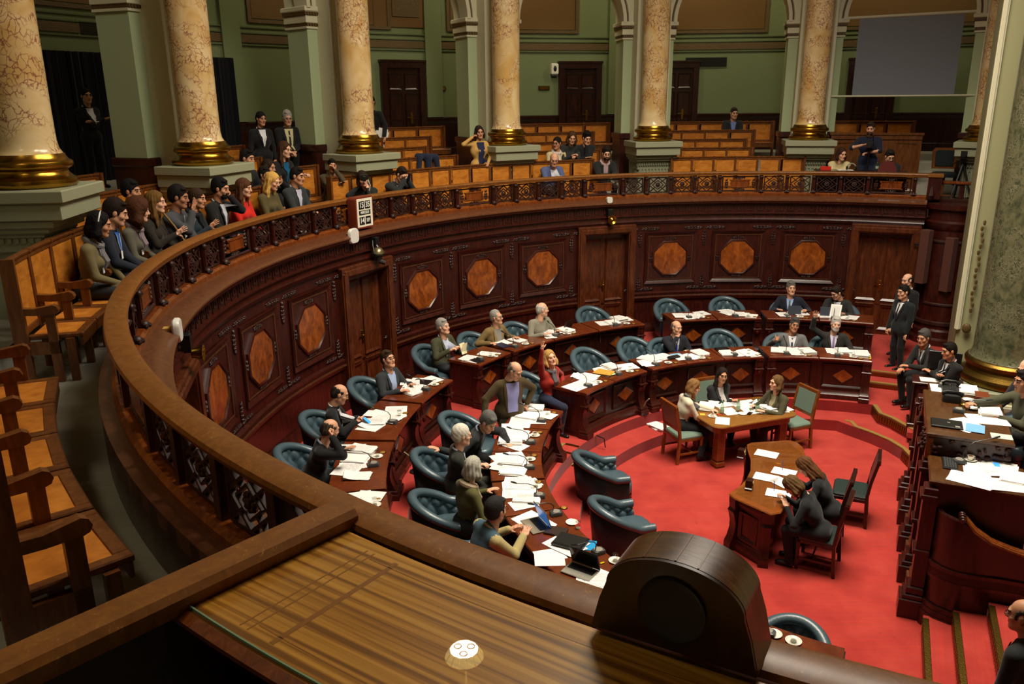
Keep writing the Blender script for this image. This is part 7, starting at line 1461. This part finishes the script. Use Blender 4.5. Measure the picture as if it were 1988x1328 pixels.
for x, y, k, rz, s, w_ in ((-1.55, 2.98, 'tall', -20, 1, 'before the woman in the cream jacket'), (-1.20, 3.22, 'wide', 16, 2, 'before the woman with folded arms'), (-1.16, 2.86, 'pair', 20, 4, 'in the middle of the writing table'), (-.86, 3.14, 'wide', 14, 5, 'on the far side of the writing table'), (-.62, 3.16, 'fan', 60, 7, 'at the far corner of the writing table'), (-.48, 2.92, 'tall', 120, 8, 'before the woman in the olive jacket'), (-.86, 2.86, 'single', 10, 1, 'among the bottles on the writing table'), (-1.42, 2.42, 'single', -16, 3, 'at the near edge of the writing table'), (-.34, 2.84, 'pair', 100, 2, 'at the right end of the writing table')): paper(k, x, y, ZT, rz, w_, s)
saucer(-1.54, 2.60, ZT, 'at the left end of the writing table'); cup(-1.54, 2.60, ZT+.006, 'at the left end of the writing table'); saucer(-1.02, 2.70, ZT, 'between two bottles on the writing table'); saucer(-.66, 2.72, ZT, 'right of the bottles on the writing table'); glass(-.66, 2.72, ZT+.006, 'right of the bottles on the writing table')
book('note_pad', 'small orange sticky note pad on the writing table', -1.68, 2.70, ZT, -10, (.08, .08, .006), (240, 176, 50), 'note', .001, .7); phone(-.90, 2.72, ZT, -40, 'black phone lying beside the bottles on the writing table')
for i, (x, y, rz, c, lab) in enumerate(((-1.46, 2.68, 30, (230, 90, 40), 'orange marker on the writing table'), (-1.43, 2.72, 60, (40, 160, 70), 'green marker on the writing table'), (-1.40, 2.66, -20, (220, 60, 40), 'red marker on the writing table'), (-.70, 2.96, 20, (40, 70, 190), 'blue marker by the right stack on the writing table'), (-.84, 2.90, 80, (60, 170, 60), 'light green marker by the bottles on the writing table'))):
    mb = MB(); mb.tube([(-.06, 0, .007), (.06, 0, .007)], .007, 8); obj('marker', mb, None, (x, y, ZT+.004), rz, plain('ink_%d_%d_%d' % c, c, .4), lab, 'marker')
# stenographers
for x, y, rz, w_ in ((-1.12, 1.06, 60, 'under the farther desk clock'), (-1.36, .30, 62, 'right of the nearer desk clock'), (-1.06, .46, 60, 'under the pen of the long haired stenographer'), (-1.18, .12, 30, 'between the two stenographers'), (-1.34, -.18, 66, 'under the pen of the wavy haired stenographer')): paper('single', x, y, .2075, rz, w_, 3)
for x, y, w_ in ((-1.10, .42, 'of the long haired stenographer'), (-1.40, -.18, 'of the wavy haired stenographer')): mb = MB(); mb.tube([(0, 0, 0), (.05, .02, .12)], .005, 6); obj('pen', mb, None, (x, y, .25), 60, plain('pen_blue', (60, 80, 130), .4), 'blue pen in the writing hand '+w_, 'pen')
# presidential desk
ZP = 1.396
def dput(fn, u, v, z, *a): q = DU(u, v); fn(q.x, q.y, z, *a)
ph = dthing('desk_telephone', 'black desk telephone at the far side of the presidential desk', 'telephone', 1.62, .30, ZP); mb = MB(); mb.prism([(-.12, 0), (.12, 0), (.12, .09), (-.12, .03)], -.1, .1, FLIP); obj('base', mb, ph, mats=BLACK); mb = MB(); mb.tube([(.06, -.11, .10), (.07, -.06, .13), (.07, .06, .13), (.06, .11, .10)], [.028, .02, .02, .028], 8); obj('handset', mb, ph, mats=BLACK); mb = MB()
for i in range(4):
    for j in range(3): mb.box((-.07+.035*i, -.05+.03*j, .062+.008*i), (.022, .02, .01))
obj('buttons', mb, ph, mats=DGREY, kind='stuff')
ph2 = dthing('intercom', 'second black intercom set in front of the telephone on the presidential desk', 'telephone', 1.26, .30, ZP); mb = MB(); slab(mb, rounded(.2, .22, .04), ((1, 0), (1, .05), (.85, .09), (.5, .1))); obj('base', mb, ph2, mats=BLACK); mb = MB(); mb.tube([(0, -.12, .09), (0, -.06, .12), (0, .06, .12), (0, .12, .09)], [.03, .022, .022, .03], 8); obj('handset', mb, ph2, mats=BLACK)
be = dthing('desk_bell', 'small polished brass desk bell beside the saucers', 'bell', 1.06, .42, ZP); mb = MB(); mb.lathe([(.05, 0), (.052, .012), (.046, .02), (.04, .045), (.02, .062), (.006, .066), (.008, .076), (.001, .08)], 20); obj('bell_body', mb, be, mats=BRASS)
q = DU(1.06, .54); saucer(q.x, q.y, ZP, 'beside the brass bell on the presidential desk'); q = DU(1.20, .62); saucer(q.x, q.y, ZP, 'under the coffee cup on the presidential desk'); cup(q.x, q.y, ZP+.006, 'with coffee on the presidential desk'); q = DU(1.36, .50); saucer(q.x, q.y, ZP, 'behind the coffee cup on the presidential desk')
q = DU(.86, .36); mic(q.x, q.y, ZP, -120, 'on the presidential desk beside the bell', drop=.1); q = DU(1.80, .22); mic(q.x, q.y, ZP, -40, 'on the far extension of the presidential desk', ln=.42)
lp2 = dthing('closed_laptop', 'closed black laptop at the front corner of the presidential desk', 'laptop', .34, .20, ZP); mb = MB(); mb.box((0, 0, .014), (.26, .34, .028), ch=.008); obj('case', mb, lp2, mats=BLACK); mb = MB(); mb.box((-.09, -.11, .0285), (.05, .05, .001)); mb.box((.02, -.02, .0285), (.02, .03, .001)); obj('sticker', mb, lp2, mats=SILVER)
for u, v, k, rz, s, w_ in ((.96, .70, 'tall', 0, 1, 'with a marked cover before the chairman'), (.70, .66, 'wide', 10, 3, 'before the chairman on the presidential desk'), (.36, .46, 'pair', -20, 2, 'under the light blue magazine'), (1.72, .28, 'wide', 4, 4, 'on the far extension of the presidential desk'), (1.70, .50, 'tall', 0, 5, 'at the far edge of the presidential desk'), (.5, .42, 'single', 40, 6, 'behind the light blue magazine')): q = DU(u, v); paper(k, q.x, q.y, ZP+(.003 if k == 'single' else 0), 65.5-90+rz+180, w_, s)
q = DU(.33, .50); book('magazine', 'light blue printed magazine on the presidential desk', q.x, q.y, ZP+.006, -30, (.2, .27, .006), (120, 176, 226), 'magazine', .001, .4); q = DU(.20, .76); book('card', 'pale green card at the near edge of the presidential desk', q.x, q.y, ZP, -24, (.22, .16, .002), (190, 206, 190), 'card', .0005, .6); q = DU(1.5, .66); book('document_tray', 'reddish wooden document box before the pointing man', q.x, q.y, ZP, -24, (.16, .24, .06), (110, 50, 24), 'box')
ZS = 1.1305
kb = dthing('tablet_keyboard', 'black keyboard lying at the front of the secretary desk', 'keyboard', -.22, .24, ZS); mb = MB(); mb.box((0, 0, .01), (.32, .16, .018), ch=.004); obj('body', mb, kb, mats=BLACK); mb = MB()
for r in range(5):
    for c in range(12): mb.box((-.13+.024*c, -.055+.026*r, .021), (.019, .02, .004))
obj('keys', mb, kb, mats=DGREY, kind='stuff')
for u, v, k, rz, s, w_ in ((-.32, .52, 'pair', 10, 1, 'left of the phone on the secretary desk'), (-.58, .44, 'wide', -14, 2, 'at the near corner of the secretary desk'), (-.16, .74, 'fan', 4, 4, 'in the middle of the secretary desk'), (-.56, .80, 'wide', 6, 5, 'hanging over the near edge of the secretary desk'), (-.36, .84, 'stack', -6, 7, 'before the clasped hands on the secretary desk'), (-.05, .56, 'pair', 30, 8, 'under the white cup on the secretary desk')): q = DU(u, v); paper(k, q.x, q.y, ZS, 65.5+90+rz, w_, s)
q = DU(-.02, .46); saucer(q.x, q.y, ZS+.006, 'on the secretary desk'); cup(q.x, q.y, ZS+.012, 'on the secretary desk'); q = DU(-.06, .72); phone(q.x, q.y, ZS+.008, 160, 'white phone with a blue display on the secretary desk', (225, 225, 225), lit=BLUEL); q = DU(-.14, .34); mic(q.x, q.y, ZS, -90, 'long, leaning over the secretary desk', ln=.44)
sc = dthing('armchair_back', 'dark armchair with turned arms behind the wing wall', 'armchair', -.62, 1.35, .32); mb = MB(); slab(mb, rounded(.5, .5, .12), ((1, .36), (1, .44), (.9, .47))); obj('seat', mb, sc, mats=LEATHD); mb = MB(); mb.tube([(-.26, .22, .66), (-.28, 0, .68), (-.26, -.24, .72), (0, -.30, .86), (.26, -.24, .72), (.28, 0, .68), (.26, .22, .66)], .035, 8); obj('arm_rail', mb, sc, mats=LEATHD)
for x in (-.22, .22):
    for y in (-.2, .2): mb = MB(); mb.tube([(x, y, 0), (x, y, .4)], [.02, .03], 8); obj('leg', mb, sc, mats=MAHOGD)
# ================================================================== wall clock, loudspeakers and cameras on the balustrade
wc = thing('calendar_clock', 'red brown flip calendar clock reading 15 35 MIERCOLES 14 SEP on the balustrade', 'clock', P(8.52, 150.1, 3.07), 150.1-90); W_, H_ = .225, .54
mb = MB(); slab(mb, [(x, y) for x, y in rounded(.46, .54, .05)], ((1, -.09), (1, .08), (.985, .09))); M = T((0, 0, .27), rx=90); mb.v = [tuple(M @ Vector(v)) for v in mb.v]; obj('case', mb, wc, mats=plain('clock_red_brown', (110, 44, 26), .35))
mb = MB(); mb.box((0, -.091, .27), (.40, .006, .48), ch=.002); obj('face', mb, wc, mats=plain('clock_white', (226, 222, 200), .4))
def text(s, size, x, z, par, m, sx=1.0):
    cu = bpy.data.curves.new('lettering', 'FONT'); cu.body = s; cu.size = size; cu.align_x = 'CENTER'; cu.align_y = 'CENTER'; cu.extrude = .0012; cu.space_character = .95; cu.offset = size*.012
    to = bpy.data.objects.new('lettering_tmp', cu); COL.objects.link(to); me = bpy.data.meshes.new_from_object(to.evaluated_get(bpy.context.evaluated_depsgraph_get())); bpy.data.objects.remove(to); me.materials.clear(); me.materials.append(m)
    o = obj('lettering', me, par, (x, -.0985, z)); o.rotation_euler = (rad(90), 0, 0); o.scale = (sx, 1, 1); return o
LET = plain('lettering_white', (236, 236, 226), .5)
for s, x, z, w_, h_, sz, sx in (('15', -.085, .40, .135, .135, .13, .9), ('35', .075, .40, .135, .135, .13, .9), ('MIERCOLES', -.005, .272, .30, .075, .062, .74), ('14', -.085, .135, .135, .135, .13, .9), ('SEP', .075, .135, .135, .135, .085, .72)):
    mb = MB(); mb.box((x, -.0955, z), (w_, .004, h_)); tl = obj('flip_tile', mb, wc, mats=BLACK); text(s, sz, x, z, tl, LET, sx)
def wallspk(a, r, z, lab, c, size):
    t = thing('wall_loudspeaker', lab, 'loudspeaker', P(r, a, z), a-90); mb = MB(); mb.box((0, .09, 0), (.07, .12, .08), ch=.01); obj('bracket_block', mb, t, mats=plain('yellowed_plastic', (190, 150, 74), .5)); mb = MB(); slab(mb, rounded(size, size*1.05, size*.3), ((.9, -.05), (1, -.035), (1, .0), (.9, .02))); M = T((0, 0, 0), rx=90); mb.v = [tuple(M @ Vector(v)) for v in mb.v]; obj('dish', mb, t, mats=c); return t
WP = plain('white_plastic', (214, 212, 204), .4)
wallspk(152.9, 8.36, 3.0, 'white rounded square loudspeaker left of the calendar clock', WP, .24); wallspk(194.0, 8.36, 3.02, 'white round loudspeaker on a yellow block at the near left of the balustrade', WP, .22); t = wallspk(108.6, 8.36, 3.06, 'small white round siren above the middle door', WP, .13)
cmr = thing('dome_camera', 'black hanging dome camera with brass cap below the calendar clock', 'camera', P(8.30, 149.2, 2.62), 149.2-90); mb = MB(); mb.box((0, .05, .22), (.10, .10, .13), ch=.01); mb.tube([(0, .05, .16), (0, 0, .10)], .03, 8); obj('bracket', mb, cmr, mats=BLACK); mb = MB(); mb.lathe([(.11, 0), (.10, .05), (.07, .09), (.03, .11), (.001, .115)], 20); obj('brass_cap', mb, cmr, mats=plain('worn_brass', (150, 136, 100), .3, .8)); mb = MB(); mb.lathe([(.11, 0), (.11, -.03), (.07, -.05), (.06, -.12), (.001, -.12)], 20); obj('housing', mb, cmr, mats=BLACK); mb = MB(); mb.tube([(0, -.02, -.13), (.06, -.10, -.17)], [.045, .04], 10); obj('lens', mb, cmr, mats=BLACK); mb = MB(); mb.tube([(.0, .1, .3), (-.10, .02, .15), (-.12, -.02, .02), (0, -.1, .01), (.1, -.06, .02)], .009, 6); obj('cable', mb, cmr, mats=DGREY)
for a, lab in ((108.5, 'small brass bell lamp on a black box above the middle door'), (191.2, 'shiny brass bell lamp on a black box below the near left balustrade')):
    t = thing('bell_lamp', lab, 'lamp', P(8.32, a, 2.70), a-90); mb = MB(); mb.box((0, .06, .07), (.11, .10, .20), ch=.012); obj('box', mb, t, mats=BLACK); mb = MB(); mb.lathe([(.05, 0), (.055, .04), (.07, .09), (.10, .12), (.09, .12), (.05, .09), (.02, .12), (.001, .13)], 22, T((0, .02, -.05), rx=90)); obj('bell', mb, t, mats=BRASS)
# ================================================================== things in the gallery
q = P(9.05, 68.9, 3.585); gd2 = thing('press_table', 'narrow dark press table behind the handrail under the screen', 'table', P(9.05, 70.5, 2.65)); mb = MB(); mb.arcbox(65.0, 77.0, 8.82, 9.30, 3.555, 3.585, 12); mb.arcbox(65, 77, 8.85, 8.88, 2.65, 3.555, 10); mb.v = [tuple(Vector(v)-P(9.05, 70.5, 2.65)) for v in mb.v]; obj('table_top', mb, gd2, mats=MAHOGD)
bottle(q.x, q.y, 3.585, 'clear water bottle with blue cap in the gallery under the screen', (30, 60, 180), GLASS, 1.1); q = P(9.05, 75.6, 3.585); book('box', 'small red box on the press table under the screen', q.x, q.y, 3.585, 75, (.1, .22, .08), (200, 44, 30), 'box'); q = P(9.1, 73.0, 3.585); paper('pair', q.x, q.y, 3.585, 75, 'before the woman in the cream sweater')
hp2 = thing('headphones', 'black and white headphones on the press table', 'headphones', P(9.08, 72.2, 3.585), 72); mb = MB(); mb.tube([(0, .09*math.cos(a), .06+.09*math.sin(a)) for a in [math.pi*k/10 for k in range(11)]], .012, 6); obj('band', mb, hp2, mats=SILVER)
for s in (-1, 1): mb = MB(); mb.ball((0, s*.09, .05), (.04, .025, .045)); obj('ear_cup', mb, hp2, mats=BLACK)
rb = thing('arched_board', 'dark red round topped board standing on the press table', 'board', P(8.98, 67.6, 3.585), 67.6); mb = MB(); mb.prism([(.19*math.cos(a), .22*math.sin(a)) for a in [math.pi*k/14 for k in range(15)]], -.015, .015, YZ); obj('board', mb, rb, mats=plain('dark_red_board', (92, 24, 20), .5))
gch = thing('swivel_chair', 'black leather wooden backed swivel chair at the right end of the gallery', 'chair', P(10.1, 60.7, 2.95), 60.7+100); mb = MB(); slab(mb, rounded(.48, .46, .12), ((.96, .46), (1, .49), (1, .54), (.9, .56))); obj('seat', mb, gch, mats=LEATHD); mb = MB(); mb.prism([(-.24, .62), (.24, .62), (.26, 1.02), (.2, 1.08), (-.2, 1.08), (-.26, 1.02)], -.26, -.21, FLIP); obj('back_frame', mb, gch, mats=OAKD); mb = MB(); mb.prism([(-.18, .68), (.18, .68), (.2, 1.0), (.15, 1.03), (-.15, 1.03), (-.2, 1.0)], -.215, -.19, FLIP); obj('back_pad', mb, gch, mats=LEATHD); mb = MB(); mb.tube([(0, 0, 0), (0, 0, .48)], .035, 8); mb.box((0, 0, .03), (.5, .06, .05)); mb.box((0, 0, .03), (.06, .5, .05)); obj('pedestal', mb, gch, mats=OAKD)
tp_ = thing('camera_tripod', 'black video camera on a tripod at the right end of the gallery', 'tripod', P(9.7, 58.6, 2.65), 58.6)
for k in range(3): a = 2*math.pi*k/3+.4; mb = MB(); mb.tube([(0, 0, 1.1), (.36*math.cos(a), .36*math.sin(a), 0)], [.025, .018], 6); obj('leg', mb, tp_, mats=BLACK)
mb = MB(); mb.box((0, 0, 1.14), (.14, .14, .1), ch=.02); mb.tube([(0, .05, 1.14), (.1, .4, 1.0)], .012, 6); obj('head', mb, tp_, mats=BLACK); mb = MB(); mb.box((0, 0, 1.30), (.34, .13, .16), ch=.02); mb.tube([(-.17, 0, 1.3), (-.3, 0, 1.3)], [.05, .06], 10); obj('camera_body', mb, tp_, mats=BLACK); mb = MB(); mb.ball((.12, 0, 1.42), (.05, .03, .03)); obj('green_mark', mb, tp_, mats=plain('green_plastic', (30, 130, 60), .4))
jk = thing('draped_jacket', 'navy jacket draped over a bench back in the gallery', 'jacket', P(10.55, 128.9, 3.6), 128.9); F = Field(.02); F.cap((-.02, -.22, .38), (.02, .2, .41), .07, .07, 0, .05); F.cap((-.08, -.2, .36), (-.10, -.24, .05), .07, .05, 0, .05); F.cap((-.08, .0, .38), (-.12, .02, .02), .08, .06, 0, .05); F.cap((-.06, .2, .38), (-.10, .26, .1), .06, .05, 0, .05); F.cap((.08, -.1, .38), (.09, -.1, .15), .06, .06, 0, .05); v_, f_, g_ = F.surf(); obj('cloth', quads_mesh('cloth', v_, f_, None, [fab((30, 38, 60))]), jk)
cr = thing('video_rig', 'black handheld video rig held by the standing cameraman', 'camera', P(9.38, 70.0, 4.12), 242-90); mb = MB(); mb.box((0, 0, 0), (.14, .22, .16), ch=.02); mb.tube([(0, .1, 0), (0, .22, 0)], [.05, .055], 10); obj('body', mb, cr, mats=BLACK); mb = MB(); mb.tube([(0, 0, -.1), (0, -.02, -.9)], .018, 6); obj('monopod', mb, cr, mats=BLACK); mb = MB(); mb.tube([(-.05, -.05, .08), (-.05, -.02, .2), (.03, .08, .2), (.03, .1, .08)], .012, 6); obj('handle', mb, cr, mats=BLACK); mb = MB(); mb.ball((.02, -.115, .04), .012, 8, 5); obj('tally_light', mb, cr, mats=plain('tally_red', (220, 30, 30), .4, emit=(255, 40, 40), es=1.5))
pc = thing('photo_camera', 'black photo camera with long lens held by the crouching photographer', 'camera', (-7.46, 5.20, 3.84), 10); mb = MB(); mb.box((0, .03, 0), (.14, .07, .10), ch=.012); obj('body', mb, pc, mats=BLACK); mb = MB(); mb.tube([(0, -.01, 0), (0, -.16, -.02)], [.036, .044], 12); obj('lens', mb, pc, mats=BLACK); mb = MB(); mb.tube([(.06, .02, -.03), (.1, .0, -.14), (.08, .02, -.24)], .012, 6); obj('strap', mb, pc, mats=fab((190, 180, 160)))
q = P(9.10, 137.9, 3.76); phone(q.x, q.y, q.z, 137+90, 'dark phone held up over the gallery rail', (24, 28, 50), rx=70); q = P(8.86, 137.6, 3.6)
pp2 = obj('paper_sheets', sheet_mesh('fan', 1)[0], None, P(12.35, 129.15, 4.35), 40, label='white papers in the hand of the man behind the third column', cat='paper'); pp2.rotation_euler = (rad(80), 0, rad(30))
hb = thing('shoulder_bag', 'brown shoulder bag on the lap of the long haired woman in the gallery', 'bag', P(9.12, 175.2, 3.28), 175); mb = MB(); mb.ball((0, 0, 0), (.13, .19, .11), 14, 8); obj('body', mb, hb, mats=fab((96, 74, 36))); mb = MB(); mb.tube([(0, -.12, .08), (.12, -.06, .35), (.2, .05, .55)], .014, 6); obj('strap', mb, hb, mats=fab((150, 118, 66)))
fs = thing('folding_seat', 'single lone oak seat flap beside the partition at lower left', 'seat', (0, 0, 0)); sp2 = seat_proto(9.62, .62, 2.65, 3.84)
obj('seat', sp2['seat'], fs, mats=OAK, rz=-131.6); obj('seat_frame', sp2['seat_frame'], fs, mats=OAKD, rz=-131.6)
mb = MB(); mb.arcbox(-133.2, -130.2, 9.2, 9.3, 2.65, 3.05, 2); obj('support', mb, fs, mats=OAKD)
